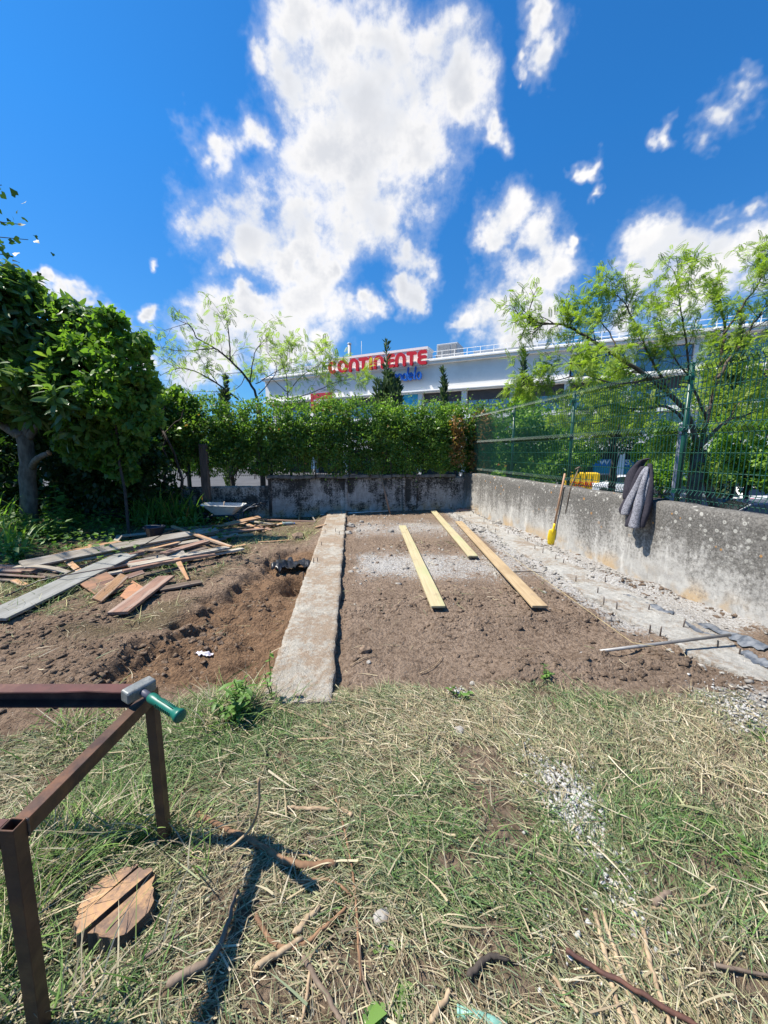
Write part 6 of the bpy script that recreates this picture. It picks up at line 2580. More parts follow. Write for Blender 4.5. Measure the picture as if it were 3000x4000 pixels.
# ------------------------------------------------------------------ hanging creeper, dark thicket behind
cb = atY(640, 1950, 9.45)
cb.z = hz(cb.x, cb.y)
cr_ = empty('creeper_shrub', cb, 0, 'dark hanging creeper between the grape vine and the hedge', 'shrub')
limb_tubes([(curve([cb, atY(645, 1800, 9.3), atY(630, 1650, 9.3), atY(640, 1560, 9.3)], rv, 4, .03), .035, .01),
            (curve([atY(635, 1700, 9.3), atY(700, 1640, 9.2), atY(720, 1600, 9.2)], rv, 4, .02), .02, .008)], M['bark_dark'], 'stem', cr_, cb)
foliage('crown', clumps([pxe(620, 1600, 95, 9.8, .35), pxe(560, 1660, 100, 9.7, .35), pxe(690, 1590, 60, 9.8, .3), pxe(660, 1680, 70, 9.7, .3), pxe(600, 1760, 80, 9.6, .3), pxe(715, 1680, 40, 9.8, .3),
                  pxe(640, 1545, 55, 9.8, .35), pxe(690, 1760, 30, 9.7, .25)], 11, .10, .26, rv, 1.15),
        5200, VINE, .10, M['leaf_hedge'], cr_, rv, (0, .75), .4, .6, org=cb)
foliage('long_leaves', [pxe(640, 1590, 50, 9.9, .3), pxe(600, 1560, 40, 9.9, .3)], 260, LOQ, .24, M['leaf_loquat'], cr_, rv, (0, .7), .5, .4, org=cb)
db = Vector((-7.0, 9.25, hz(-7.0, 9.25)))
dk_ = empty('thicket', db, 0, 'dense dark thicket filling the shade behind the loquat trunk', 'shrub')
limb_tubes([(curve([db + Vector((q, 0, -.1)), db + Vector((q + .2, .1, .9)), db + Vector((q - .1, 0, 2.0))], rv, 4, .03), .05, .02) for q in (-3, -1.6, -.4, .7, 1.9)], M['bark_dark'], 'stems', dk_, db)
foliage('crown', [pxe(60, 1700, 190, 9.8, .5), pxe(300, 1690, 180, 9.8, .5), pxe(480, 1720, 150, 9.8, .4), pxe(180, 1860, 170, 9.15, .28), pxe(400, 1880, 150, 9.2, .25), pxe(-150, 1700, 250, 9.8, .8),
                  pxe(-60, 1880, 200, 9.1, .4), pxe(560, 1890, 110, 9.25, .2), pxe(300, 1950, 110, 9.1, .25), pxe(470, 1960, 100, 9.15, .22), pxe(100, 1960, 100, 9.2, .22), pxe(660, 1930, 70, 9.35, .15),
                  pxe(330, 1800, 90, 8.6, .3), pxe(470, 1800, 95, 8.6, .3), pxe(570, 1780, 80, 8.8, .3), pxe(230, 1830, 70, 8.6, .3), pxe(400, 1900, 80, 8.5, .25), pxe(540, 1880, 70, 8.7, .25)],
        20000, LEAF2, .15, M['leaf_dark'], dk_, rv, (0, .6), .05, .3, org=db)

# tree that overhangs from outside the picture
ob = Vector((-10.2, 5.4, hz(-10.2, 5.4)))
ov = empty('overhanging_tree', ob, 0, 'tall dark tree whose branch tips hang into the upper corner', 'tree')
ol = [(curve([ob + Vector((0, 0, -.1)), ob + Vector((.1, 0, 2.0)), ob + Vector((.2, .1, 4.0)), ob + Vector((.1, .2, 6.6))], rv, 4, .02), .17, .07)]
tips = []
for (x, y) in ((20, 720), (60, 870), (110, 935), (40, 1000), (70, 1050), (-40, 800), (-30, 950)):
    e_ = atY(x, y, 5.6 + rv.normal() * .3)
    ln = curve([ob + Vector((.2, .1, 3.4 + rv.random() * 1.5)), (ob + e_) / 2 + Vector((0, 0, 2.3)), e_], rv, 5, .02)
    ol.append((ln, .022, .004))
    tips += [(p, Vector((1, 0, -.3))) for p in ln[-3:]]
limb_tubes(ol, M['bark_dark'], 'trunk', ov, ob)
OE = [((-10.4, 5.2, 6.6), (1.5, 1.6, 1.2)), ((-11.0, 4.4, 6.2), (1.8, 1.6, 1.3)), ((-10.9, 6.0, 6.2), (1.2, 1.1, 0.9)), ((-10.8, 5.0, 7.6), (1.4, 1.4, 1.0))]
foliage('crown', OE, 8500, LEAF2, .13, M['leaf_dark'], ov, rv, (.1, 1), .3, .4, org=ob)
pos = np.array([tuple(p + Vector(rv.normal(size=3) * .13)) for p, _ in tips for _k in range(5)])
N = len(pos)
v, f = inst(VINE[0], VINE[1], pos - np.array(ob), frames(unit(N, rv), unit(N, rv) + np.array([0, 0, .6])), .085 * rv.uniform(.6, 1.2, N))
c = np.zeros((N, 3))
c[:, 0] = rv.random(N)
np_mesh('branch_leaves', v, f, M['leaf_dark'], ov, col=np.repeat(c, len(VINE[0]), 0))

# ------------------------------------------------------------------ hedge on the back wall
hb = back_pt(4.5, -.15, 0.9)
hg = empty('hedge', hb, 0, 'long leafy green hedge of climbers growing over the back fence', 'hedge')
he = []
aa = -0.55
while aa < 10.2:
    # the hedge thins out to the left
    thick = .36 if aa < 7 else .28
    he.append((tuple(back_pt(aa, -.05 + rv.normal() * .05, 2.42 + rv.normal() * .07)), (.50, thick, .50)))
    he.append((tuple(back_pt(aa + .2, .02 + rv.normal() * .05, 1.95 + rv.normal() * .08)), (.45, thick * .95, .50)))
    if aa < 8.4:
        he.append((tuple(back_pt(aa + .1, .02 + rv.normal() * .04, 1.45 + rv.normal() * .06)), (.42, thick * .75, .45)))
    aa += .52


def thin_hedge(p):
    """gaps in the lower and left parts where the street shows through"""
    a = (p[:, 0] - C0.x) * LX + (p[:, 1] - C0.y) * LY
    g_ = fbm(a, p[:, 2], 1.1, 4, 83) + .25 * fbm(a, p[:, 2], 4, 2, 84)
    lim_ = .85 - .75 * sstep(1.75 - p[:, 2], -.1, .8) - .30 * sstep(a, 5.0, 7.5) * sstep(2.3 - p[:, 2], -.1, .4)
    return (g_ < lim_ + .25) & (p[:, 2] > .98 + .12 * fbm(a, a * 0, 2.5, 3, 85))


foliage('foliage', he + clumps(he, 5, .14, .30, rv, 1.2), 92000, LEAF1, .078, M['leaf_hedge'], hg, rv, (0, 1), .35, .25, dead=.012, org=hb, thin=thin_hedge)
de = [(tuple(back_pt(-.25 + rv.normal() * .12, .30 + rv.normal() * .1, z)), (.26, .22, .30)) for z in (2.45, 2.2, 1.95, 1.6, 1.3, 1.15, 2.35)]
foliage('dead_foliage', de + [(tuple(back_pt(.35, .40, z)), (.22, .12, .28)) for z in (2.3, 1.9, 1.5)], 4200, LEAF1, .085, M['leaf_hedge'], hg, rv, (0, .6), .2, .6, dead=.85, org=hb)
sl_ = []
for k in range(60):
    a = rv.uniform(-.5, 9.5)
    z1_ = rv.uniform(1.6, 2.6)
    sl_.append((curve([back_pt(a, rv.uniform(-.05, .25), .9), back_pt(a + rv.normal() * .15, rv.uniform(-.05, .25), 1.0 + (z1_ - 1) * .5), back_pt(a + rv.normal() * .25, rv.uniform(-.05, .25), z1_)], rv, 3, .02), .010, .004))
limb_tubes(sl_, M['bark_dark'], 'stems', hg, hb, 5)
# runners sticking out of the top and trailing over the wall
rl, rt_ = [], []
for k in range(70):
    a = rv.uniform(-.6, 9.8)
    p = back_pt(a, rv.uniform(-.1, .25), 2.75 + rv.random() * .15)
    v = Vector((rv.normal() * .25, rv.normal() * .15, rv.uniform(.12, .42)))
    ln = [p, p + v * .5 + Vector(rv.normal(size=3) * .03), p + v]
    rl.append((ln, .004, .002))
    rt_ += [(q, v.normalized()) for q in ln[1:]] * 3
for k in range(16):
    a = rv.uniform(.3, 5.2)
    p = back_pt(a, .22, 1.15)
    dn = rv.uniform(.15, .55)
    ln = [p, back_pt(a + rv.normal() * .05, .25, 1.15 - dn * .5), back_pt(a + rv.normal() * .08, .23, 1.15 - dn)]
    rl.append((ln, .004, .002))
    rt_ += [(ln[j] + Vector(rv.normal(size=3) * .05), Vector((0, 0, -1))) for j in (1, 1, 2, 2)]
tag(limb_tubes(rl, M['bark_dark'], 'runners', hg, hb, 4), kind='stuff')
pos = np.array([tuple(p + Vector(rv.normal(size=3) * .035)) for p, _ in rt_])
N = len(pos)
v, f = inst(LEAF1[0], LEAF1[1], pos - np.array(hb), frames(unit(N, rv), unit(N, rv) + np.array([0, 0, .8])), .075 * rv.uniform(.5, 1.2, N))
c = np.zeros((N, 3))
c[:, 0] = rv.uniform(.3, 1, N)
np_mesh('runner_leaves', v, f, M['leaf_hedge'], hg, col=np.repeat(c, 4, 0))


# ------------------------------------------------------------------ open crowned locust trees from limbs seen in the photo
def limb_tree(name, label, Y, base, limbs, rng, twig=.9, r0=.2, size=.22, per=2, every=.7, sub=1, zb=LOT_Z, tint=(0, 1), mat='leaf_locust', bark='bark', dy=.8, tmpl=FROND, spread=.8, up=.25, wob=.010):
    b = atY(base[0], base[1], Y)
    root = Vector((b.x, b.y, zb))
    e = empty(name, root, 0, label, 'tree')
    lines = [([root + Vector((0, 0, -.1)), root.lerp(b, .5) + Vector((.03, 0, 0)), b], r0 * 1.15, r0)]
    tips, tw = [], []
    for pts, ra in limbs:
        off = rng.normal() * dy
        P_ = [atY(x, y, Y + off * k / (len(pts) - 1)) for k, (x, y) in enumerate(pts)]
        ln = curve(P_, rng, 5, wob)
        lines.append((ln, ra * .72, max(.004, ra * .12)))
        l2, t2 = side_shoots(ln, rng, every, twig, ra * .14 + .003, spread, up, sub)
        tw += l2
        tips += t2 + [(p, Vector((0, 0, .5))) for p in ln[-4:]]
    limb_tubes(lines, M[bark], 'trunk', e, root, 9)
    tag(limb_tubes(tw, M['bark_dark'], 'twigs', e, root, 4), kind='stuff')
    fronds('crown', tips, per, size, M[mat], e, rng, root, tmpl, tint)
    return e


limb_tree('locust_tree', 'leaning locust tree with airy yellow green crown behind the side fence', 10.4, (2730, 1760), [
    (((2790, 1985), (2765, 1880), (2745, 1800), (2720, 1740)), .17),
    (((2725, 1755), (2700, 1650), (2640, 1560), (2540, 1480), (2420, 1400), (2280, 1310), (2200, 1270), (2110, 1262), (2038, 1240)), .10),
    (((2735, 1750), (2760, 1640), (2800, 1480), (2830, 1300), (2815, 1180), (2790, 1120)), .09),
    (((2700, 1660), (2600, 1590), (2480, 1600), (2380, 1580), (2300, 1600)), .06),
    (((2640, 1560), (2560, 1440), (2500, 1300), (2440, 1190), (2370, 1130)), .05),
    (((2760, 1640), (2700, 1480), (2680, 1330), (2660, 1200), (2640, 1080)), .05),
    (((2740, 1740), (2830, 1650), (2920, 1620), (3020, 1580)), .08),
    (((2800, 1480), (2880, 1360), (2960, 1240), (3030, 1150)), .06),
    (((2830, 1300), (2900, 1200), (2990, 1060), (3040, 1000)), .04),
    (((2540, 1480), (2420, 1500), (2310, 1470), (2240, 1420)), .04),
    (((2420, 1400), (2380, 1300), (2330, 1240), (2290, 1180)), .03),
    (((2480, 1600), (2380, 1640), (2280, 1660), (2200, 1640)), .04),
    (((2300, 1450), (2200, 1480), (2120, 1490), (2080, 1500)), .025),
    (((2720, 1700), (2640, 1690), (2560, 1720)), .04),
    (((2830, 1660), (2900, 1560), (2990, 1480)), .04),
    (((2700, 1480), (2620, 1380), (2590, 1280), (2560, 1150)), .03)],
    rv, twig=.62, r0=.17, size=.21, per=3, every=.95, up=.0, tint=(.1, 1), dy=1.0)

limb_tree('locust_tree', 'nearly bare spreading locust tree behind the middle of the hedge', 15.5, (1010, 1575), [
    (((1010, 1570), (975, 1490), (900, 1410), (840, 1360), (770, 1320), (740, 1270), (680, 1245)), .07),
    (((900, 1410), (895, 1320), (885, 1255), (870, 1240)), .04),
    (((975, 1490), (990, 1400), (1005, 1360), (1060, 1300)), .035),
    (((930, 1560), (850, 1500), (760, 1450), (690, 1440), (620, 1470)), .05),
    (((840, 1360), (740, 1370), (650, 1365), (600, 1350)), .03),
    (((1010, 1540), (1080, 1450), (1040, 1370)), .03),
    (((850, 1500), (810, 1440), (780, 1400)), .025),
    (((960, 1470), (920, 1520), (800, 1530), (720, 1530)), .02),
    (((1000, 1500), (1100, 1440), (1170, 1400)), .025)],
    rv, twig=1.0, r0=.10, size=.30, per=1, every=.42, sub=1, bark='bark_dark', tint=(.1, .8), dy=.6, zb=LOT_Z)
limb_tree('locust_tree', 'small thin locust tree before the store end with the red panel', 16.5, (1125, 1580), [
    (((1125, 1560), (1120, 1480), (1110, 1430), (1130, 1395)), .035),
    (((1120, 1540), (1180, 1470), (1240, 1430), (1260, 1410)), .03),
    (((1130, 1560), (1230, 1530), (1320, 1490), (1390, 1480)), .03),
    (((1120, 1530), (1060, 1480), (1010, 1450)), .025)],
    rv, twig=.9, r0=.06, size=.32, per=2, every=.55, sub=1, bark='bark_dark', tint=(.3, 1), dy=.5)


# ------------------------------------------------------------------ round street trees and low bushes
def round_tree(name, label, x, y, Y, ells, n, size, rng, mat='leaf_tree', tint=(0, 1), tr=.12, cat='tree', tmpl=LEAF2):
    b = atY(x, y, Y)
    root = Vector((b.x, b.y, LOT_Z))
    e = empty(name, root, 0, label, cat)
    E_ = [pxe(a, c_, r, Y + rng.normal() * .5) for a, c_, r in ells]
    top_ = max(q[0][2] for q in E_)
    lines = [(curve([root, root.lerp(b, .6) + Vector((.05, 0, 0)), b + Vector((0, 0, .3))], rng, 4, .02), tr, tr * .6)]
    for c_, r in E_:
        lines.append((curve([root.lerp(b, .75), (b + Vector(c_)) / 2, Vector(c_)], rng, 3, .03), tr * .45, tr * .15))
    limb_tubes(lines, M['bark_dark'], 'trunk', e, root, 7)
    foliage('crown', clumps(E_, 12, .16 + .010 * Y, .34 + .016 * Y, rng, 1.1), n, tmpl, size * .85, M[mat], e, rng, tint, .3, .25, org=root)
    return e


round_tree('street_tree', 'dense green tree right behind the corner of the two walls', 1990, 1780, 15, [(1990, 1660, 90), (2080, 1640, 90), (1950, 1730, 70), (2060, 1740, 100), (2130, 1700, 80)], 5200, .20, rv)
round_tree('street_tree', 'rounded green tree before the store columns', 2190, 1830, 19, [(2190, 1770, 75), (2130, 1800, 60), (2250, 1790, 60)], 3400, .22, rv, tint=(0, .7))
round_tree('street_tree', 'light green tree between lamp post and jacket', 2580, 1840, 17, [(2600, 1730, 75), (2550, 1790, 55), (2650, 1790, 85), (2600, 1830, 60)], 4200, .22, rv, tint=(.2, 1))
round_tree('street_tree', 'bushy bright green tree at the picture edge behind the fence', 2920, 1860, 14.5, [(2900, 1740, 120), (3000, 1700, 130), (2850, 1810, 80), (2960, 1820, 100), (3060, 1800, 110)], 6500, .20, rv, tint=(.3, 1))
round_tree('street_tree', 'feathery green tree low behind the fence beside the second post', 2120, 1730, 21, [(2050, 1850, 60), (2110, 1860, 55), (1990, 1850, 50)], 2200, .24, rv, tint=(.2, .9))
round_tree('street_tree', 'dark cedar like tree before the blue shop fascia', 2405, 1800, 24, [(2400, 1660, 75), (2360, 1710, 55), (2450, 1715, 60), (2400, 1610, 55)], 4800, .22, rv, mat='leaf_conifer', tint=(0, .6))
round_tree('street_tree', 'yellow green bush seen through the thin end of the hedge', 900, 1800, 16, [(880, 1740, 70), (960, 1760, 80), (1040, 1770, 60)], 3000, .20, rv, tint=(.5, 1))
round_tree('street_tree', 'green bush seen through the hedge gap near the corner', 1660, 1790, 17, [(1650, 1750, 70), (1730, 1770, 60), (1590, 1780, 50)], 2600, .20, rv, tint=(.4, 1))
round_tree('street_tree', 'pale green bush far behind the timber post', 730, 1800, 18, [(700, 1760, 70), (770, 1780, 60), (620, 1770, 60)], 2400, .20, rv, tint=(.3, 1))

round_tree('street_tree', 'airy light green tree filling the view between second and third fence post', 2400, 1700, 18, [(2330, 1600, 90), (2450, 1560, 100), (2280, 1680, 70), (2390, 1480, 70), (2520, 1650, 80)], 4200, .17, rv, tint=(.45, 1), mat='leaf_locust')
round_tree('street_tree', 'tall light green tree behind the leaning locust at the picture edge', 2880, 1700, 16, [(2760, 1600, 90), (2880, 1520, 110), (2980, 1420, 110), (2940, 1600, 110), (3040, 1520, 110), (2850, 1400, 70)], 6000, .16, rv, tint=(.4, 1), mat='leaf_locust')

# low clipped hedge along the street by the lamp post
lh0, lh1 = gnd(2560, 1925, -.35), gnd(2780, 1955, -.35)
le2 = [((lh0.x + (lh1.x - lh0.x) * k / 9, lh0.y + (lh1.y - lh0.y) * k / 9, LOT_Z + .55), (.5, .45, .65)) for k in range(10)]
lo2 = Vector((lh0.x, lh0.y, LOT_Z))
lhh = empty('low_hedge', lo2, 0, 'low clipped green hedge along the street behind the lamp post', 'hedge')
foliage('foliage', le2, 4500, LEAF1, .12, M['leaf_tree'], lhh, rv, (.2, 1), .3, org=lo2)
limb_tubes([([Vector(c_) - Vector((0, 0, .6)), Vector(c_)], .03, .015) for c_, _ in le2], M['bark_dark'], 'stems', lhh, lo2, 5)


def cypress(name, label, x, ytop, ybase, Y, wpx, n, rng, leaders=5):
    """one main leader and shorter ones round it, each a thin ragged cone of sprays"""
    t = atY(x, ytop, Y)
    root = Vector((t.x, t.y, LOT_Z))
    H = t.z - LOT_Z
    e = empty(name, root, 0, label, 'tree')
    rmax = wpx / 1500 * Y / 2
    zv = atY(x, ybase, Y).z - LOT_Z
    lead = [(0.0, 0.0, H, .12 * rmax + .07)]
    for k in range(leaders):
        a = rng.random() * 6.28
        q = rng.uniform(.12, .72)
        top = zv + (H - zv) * (1.0 - q) * rng.uniform(.40, .72)
        lead.append((math.cos(a) * rmax * q, math.sin(a) * rmax * q * .8, top, rmax * rng.uniform(.30, .48) + .08))
    limb_tubes([([root, root + Vector((lx_ * .5, ly_ * .5, top * .6)), root + Vector((lx_, ly_, top * .95))], .06, .012) for lx_, ly_, top, _ in lead], M['bark_dark'], 'trunk', e, root, 5)
    wts = np.array([q[2] * q[3] for q in lead])
    cnt = rng.multinomial(n, wts / wts.sum())
    P_, D_ = [], []
    for (lx_, ly_, top, rr), k in zip(lead, cnt):
        z = rng.random(k) ** .75
        a = rng.random(k) * 6.283
        prof = (1 - z) ** .75 * (.75 + .5 * vnoise(a * 1.3 + lx_ * 9, z * top * 2.2, 7)) + .03
        r = np.sqrt(rng.random(k)) * prof * rr
        P_.append(np.stack([lx_ * np.minimum(1, .4 + z) + r * np.cos(a), ly_ * np.minimum(1, .4 + z) + r * np.sin(a), .1 + z * top], -1))
        D_.append(np.stack([np.cos(a) * .6, np.sin(a) * .6, np.full(k, .9)], -1))
    p, d = np.concatenate(P_), np.concatenate(D_)
    k = len(p)
    d = d + unit(k, rng) * .45
    sc = rng.uniform(.5, 1.4, k) * (.07 + .010 * Y)
    v, f = inst([(0, 0, 0), (.5, .15, 0), (1, 0, .03), (.5, -.15, 0)], [(0, 3, 2, 1)], p, frames(d, unit(k, rng)), sc)
    c = np.zeros((k, 3))
    c[:, 0] = rng.random(k)
    np_mesh('crown', v, f, M['leaf_conifer'], e, col=np.repeat(c, 4, 0))
    return e


cypress('cypress_tree', 'tall bushy cypress standing in front of the red letters', 1511, 1342, 1565, 19, 200, 9500, rv, 9)
cypress('cypress_tree', 'thinnest little cypress in front of the window band', 1733, 1448, 1545, 20, 50, 1500, rv, 1)
cypress('cypress_tree', 'slender pointed cypress before the white wall near the side fence', 2047, 1372, 1570, 20, 120, 4600, rv, 3)
cypress('cypress_tree', 'small dark cypress tip behind the nearly bare locust tree', 880, 1478, 1560, 20, 60, 1800, rv, 1)
cypress('cypress_tree', 'dark cypress tip leaning out of the crown near the picture edge', 2895, 1255, 1400, 16, 90, 2600, rv, 2)


# ------------------------------------------------------------------ garden plants
def blade_strip(p, az, L, w, lean, droop, rng, seg=6):
    """one sword leaf as a strip; returns verts"""
    d = np.array([math.cos(az), math.sin(az), 0])
    s = np.array([-d[1], d[0], 0])
    V = []
    for k in range(seg + 1):
        t = k / seg
        q = p + d * (lean * L * t + droop * L * t * t) + np.array([0, 0, L * (t - droop * .9 * t ** 3)])
        ww = w * (1 - t ** 2.2) * (.55 + .45 * min(1, t * 4)) + .001
        V += [q + s * ww, q - s * ww]
    return V


def sword_plant(name, label, x, y, n, L, rng, w=.016, spread=.18, tint=(0, 1), lean=(.05, .45), droop=(.1, .5), cat='plant', mat='leaf_sword'):
    b = on(x, y)
    V, F, C = [], [], []
    for i in range(n):
        p = np.array([rng.normal() * spread, rng.normal() * spread * .8, -.01])
        l = L * rng.uniform(.5, 1.15)
        vs = blade_strip(p, rng.random() * 6.28, l, w * rng.uniform(.7, 1.3), rng.uniform(*lean), rng.uniform(*droop), rng)
        o = len(V)
        V += vs
        for k in range(len(vs) // 2 - 1):
            F.append((o + 2 * k, o + 2 * k + 1, o + 2 * k + 3, o + 2 * k + 2))
        t = tint[0] + (tint[1] - tint[0]) * rng.random()
        C += [(t, (.8 if rng.random() < .06 else 0), 0)] * len(vs)
    o = np_mesh(name, V, F, M[mat], None, col=np.array(C), loc=b)
    return tag(o, label, cat)


sword_plant('sword_leaf_plant', 'tallest clump of arching sword leaves beside the wheelbarrow', 630, 2052, 95, 1.15, rv)
sword_plant('sword_leaf_plant', 'second clump of sword leaves leaning toward the timber post', 715, 2048, 70, 1.0, rv, lean=(.1, .6))
sword_plant('sword_leaf_plant', 'broad sword leaf clump in front of the creeper shrub', 560, 2048, 60, .95, rv)
sword_plant('sword_leaf_plant', 'short bright sword leaf clump right behind the wheelbarrow', 750, 2058, 45, .55, rv, tint=(.4, 1))
sword_plant('sword_leaf_plant', 'dark sword leaf clump under the old timber post', 800, 2035, 60, .8, rv, tint=(0, .5), lean=(.2, .8))
sword_plant('sword_leaf_plant', 'sword leaf clump at the picture edge beyond the loquat trunk', -20, 2060, 50, 1.0, rv, tint=(.1, .8))
sword_plant('sword_leaf_plant', 'low sword leaf clump close to the loquat trunk', 30, 2150, 36, .6, rv, tint=(.3, 1), lean=(.2, .8))


def weed(name, label, x, y, H, n, rng, leaf=.07, spread=.12, tmpl=LEAF2, tint=(.2, 1), stems=5, cat='weed', mat='leaf_weed', upright=1.0):
    b = on(x, y)
    e = empty(name, b, 0, label, cat)
    lines, pos, dr = [], [], []
    for s in range(stems):
        h = H * rng.uniform(.55, 1.0)
        an = rng.random() * 6.28
        off = Vector((math.cos(an), math.sin(an), 0)) * spread * rng.uniform(.3, 1.3) * (1 / upright)
        st = Vector((rng.normal() * spread * .3, rng.normal() * spread * .3, -.02))
        ln = curve([st, st + off * .4 + Vector((0, 0, h * .5)), st + off + Vector((0, 0, h))], rng, 5, .004)
        lines.append((ln, .005, .0025))
        for i in range(n // stems):
            t = rng.uniform(.12, 1)
            p = ln[min(int(t * (len(ln) - 1)), len(ln) - 1)]
            pos.append(tuple(p))
            a2 = rng.random() * 6.28
            dr.append((math.cos(a2), math.sin(a2), rng.uniform(-.2, .6)))
    limb_tubes([(l, r0, r1) for l, r0, r1 in lines], M['leaf_weed'], 'stem', e, (0, 0, 0), 5)
    pos, dr = np.array(pos), np.array(dr)
    N = len(pos)
    v, f = inst(tmpl[0], tmpl[1], pos, frames(dr, unit(N, rng) * .3 + np.array([0, 0, 1])), leaf * rng.uniform(.5, 1.3, N))
    c = np.zeros((N, 3))
    c[:, 0] = tint[0] + (tint[1] - tint[0]) * rng.random(N)
    np_mesh('leaves', v, f, M[mat], e, col=np.repeat(c, len(tmpl[0]), 0))
    return e


weed('tall_weed', 'tall narrow weed spire in sun before the loquat trunk', 228, 2095, 1.25, 150, rv, .11, .10, stems=3)
weed('tall_weed', 'leafy weed with round leaves behind the weed spire', 265, 2060, 1.0, 46, rv, .17, .14, VINE, stems=3, tint=(.3, .9))
weed('leafy_weed', 'bushy weed at the foot of the weed spire', 190, 2110, .55, 220, rv, .12, .35, stems=10)
weed('leafy_weed', 'bushy weed in the bed beside the dark tub', 330, 2060, .40, 150, rv, .11, .3, stems=8)
weed('leafy_weed', 'low nettle like weed at the back of the bed', 120, 2080, .45, 170, rv, .12, .35, stems=9)
weed('leafy_weed', 'sunlit weed in the grass by the picture edge before the bed', 60, 2190, .35, 130, rv, .10, .3, stems=8)
weed('leafy_weed', 'round leafed weed growing through the middle of the timber heap', 868, 2118, .26, 110, rv, .075, .16, VINE, stems=8)
weed('leafy_weed', 'small weed under the thick front board of the heap', 690, 2225, .16, 60, rv, .06, .14, stems=6)
weed('leafy_weed', 'weed beside the sword leaves at the back by the creeper', 420, 2045, .45, 150, rv, .11, .35, stems=8)
weed('leafy_weed', 'thin weed next to the wheelbarrow wheel', 790, 2055, .35, 60, rv, .07, .15, stems=5)
weed('leafy_weed', 'green weed tuft at the near end of the long footing', 925, 2800, .26, 150, rv, .075, .10, LOQ, stems=9, tint=(.1, .8))
weed('thin_weed', 'thin flowering weed stalk in front of the long footing', 1060, 2750, .42, 26, rv, .04, .05, stems=2, tint=(.4, 1))
weed('leafy_weed', 'little weed where bare soil meets the middle grass', 1795, 2730, .09, 46, rv, .040, .06, stems=6)
weed('leafy_weed', 'little weed on the dug soil before the grey pipe', 2125, 2640, .08, 34, rv, .035, .05, stems=5)
weed('broad_weed', 'broad leaved seedling at the lower edge near the hose', 1595, 3960, .05, 7, rv, .050, .03, VINE, stems=3, tint=(.4, .9))
weed('broad_weed', 'second broad leaved seedling at the lower edge under the long stalk', 1475, 3955, .05, 8, rv, .048, .03, VINE, stems=3, tint=(.3, .9))
weed('broad_weed', 'broad leaved seedling above the lower edge seedlings', 1500, 3700, .04, 10, rv, .030, .04, VINE, stems=4, tint=(.5, 1))
weed('leafy_weed', 'green weed patch in the grass at the sunny side edge', 2900, 3330, .07, 90, rv, .032, .12, stems=9, tint=(.3, 1))
weed('leafy_weed', 'small green weed by the edge of the piled soil', 2960, 2870, .08, 30, rv, .035, .05, stems=5)

# thin undergrowth under the shrubs: nobody could count it
n = 9000
qx = rv.uniform(-9.5, -3.3, n)
qy = rv.uniform(5.2, 10.2, n)
keep = grass_mask(qx, qy) > .5
keep &= ~((qy < 6.2) & (rv.random(n) < .6))
qx, qy = qx[keep], qy[keep]
n = len(qx)
den = fbm(qx, qy, .9, 3, 99) > -.25
qx, qy = qx[den], qy[den]
n = len(qx)
qz = height(qx, qy) + rv.random(n) ** 1.5 * .30
v, f = inst(LEAF2[0], LEAF2[1], np.stack([qx, qy, qz], -1), frames(unit(n, rv) * np.array([1, 1, .35]), unit(n, rv) * .4 + np.array([0, 0, 1])), .11 * rv.uniform(.5, 1.2, n))
c = np.zeros((n, 3))
c[:, 0] = rv.random(n)
tag(np_mesh('undergrowth', v, f, M['leaf_weed'], None, col=np.repeat(c, 5, 0)), 'low leafy undergrowth covering the shady garden bed', None, kind='stuff')

# root ball lying at the edge of the bed
rbp = on(450, 2045)
m = MB()
for k in range(60):
    d = Vector(unit(1, rv)[0])
    d.z = abs(d.z)
    a = Vector((0, 0, .12))
    m.tube([a + d * .05, a + d * .18 + Vector(rv.normal(size=3) * .03), a + d * .30 + Vector(rv.normal(size=3) * .06)], [.018, .010, .004], 5)
tag(m.build('root_ball', M['bark_dark'], loc=rbp), 'dark uprooted root ball at the edge of the shady bed', 'root')

# ================================================================== loose ground cover: clods, rubble, grass
rg = np.random.default_rng(23)
ICO_V, ICO_F = None, None
bm = bmesh.new()
bmesh.ops.create_icosphere(bm, subdivisions=1, radius=1)
ICO_V = np.array([tuple(v.co) for v in bm.verts])
ICO_F = np.array([[v.index for v in f.verts] for f in bm.faces])
bm.free()


def lumps(name, x, y, r, mat, label, rng, sink=.25, flat=.7, dz=0.0):
    n = len(x)
    z = height(x, y)
    shp = 1 + .42 * rng.normal(size=(n, len(ICO_V), 1)).clip(-1.5, 1.5)
    shp = shp * (1 + .22 * rng.normal(size=(n, len(ICO_V), 3)).clip(-1.5, 1.5))
    v = ICO_V[None] * shp
    s = np.stack([rng.uniform(.7, 1.3, n), rng.uniform(.7, 1.3, n), np.full(n, flat)], -1)
    v = v * s[:, None, :] * r[:, None, None]
    an = rng.random(n) * 6.28
    c, sn = np.cos(an), np.sin(an)
    vx = v[..., 0] * c[:, None] - v[..., 1] * sn[:, None]
    vy = v[..., 0] * sn[:, None] + v[..., 1] * c[:, None]
    v = np.stack([vx + x[:, None], vy + y[:, None], v[..., 2] + (z + dz - r * sink * .42)[:, None]], -1)
    f = ICO_F[None] + (np.arange(n) * len(ICO_V))[:, None, None]
    o = np_mesh(name, v.reshape(-1, 3), f.reshape(-1, 3), mat, None, smooth=False)
    return tag(o, label, None, kind='stuff')


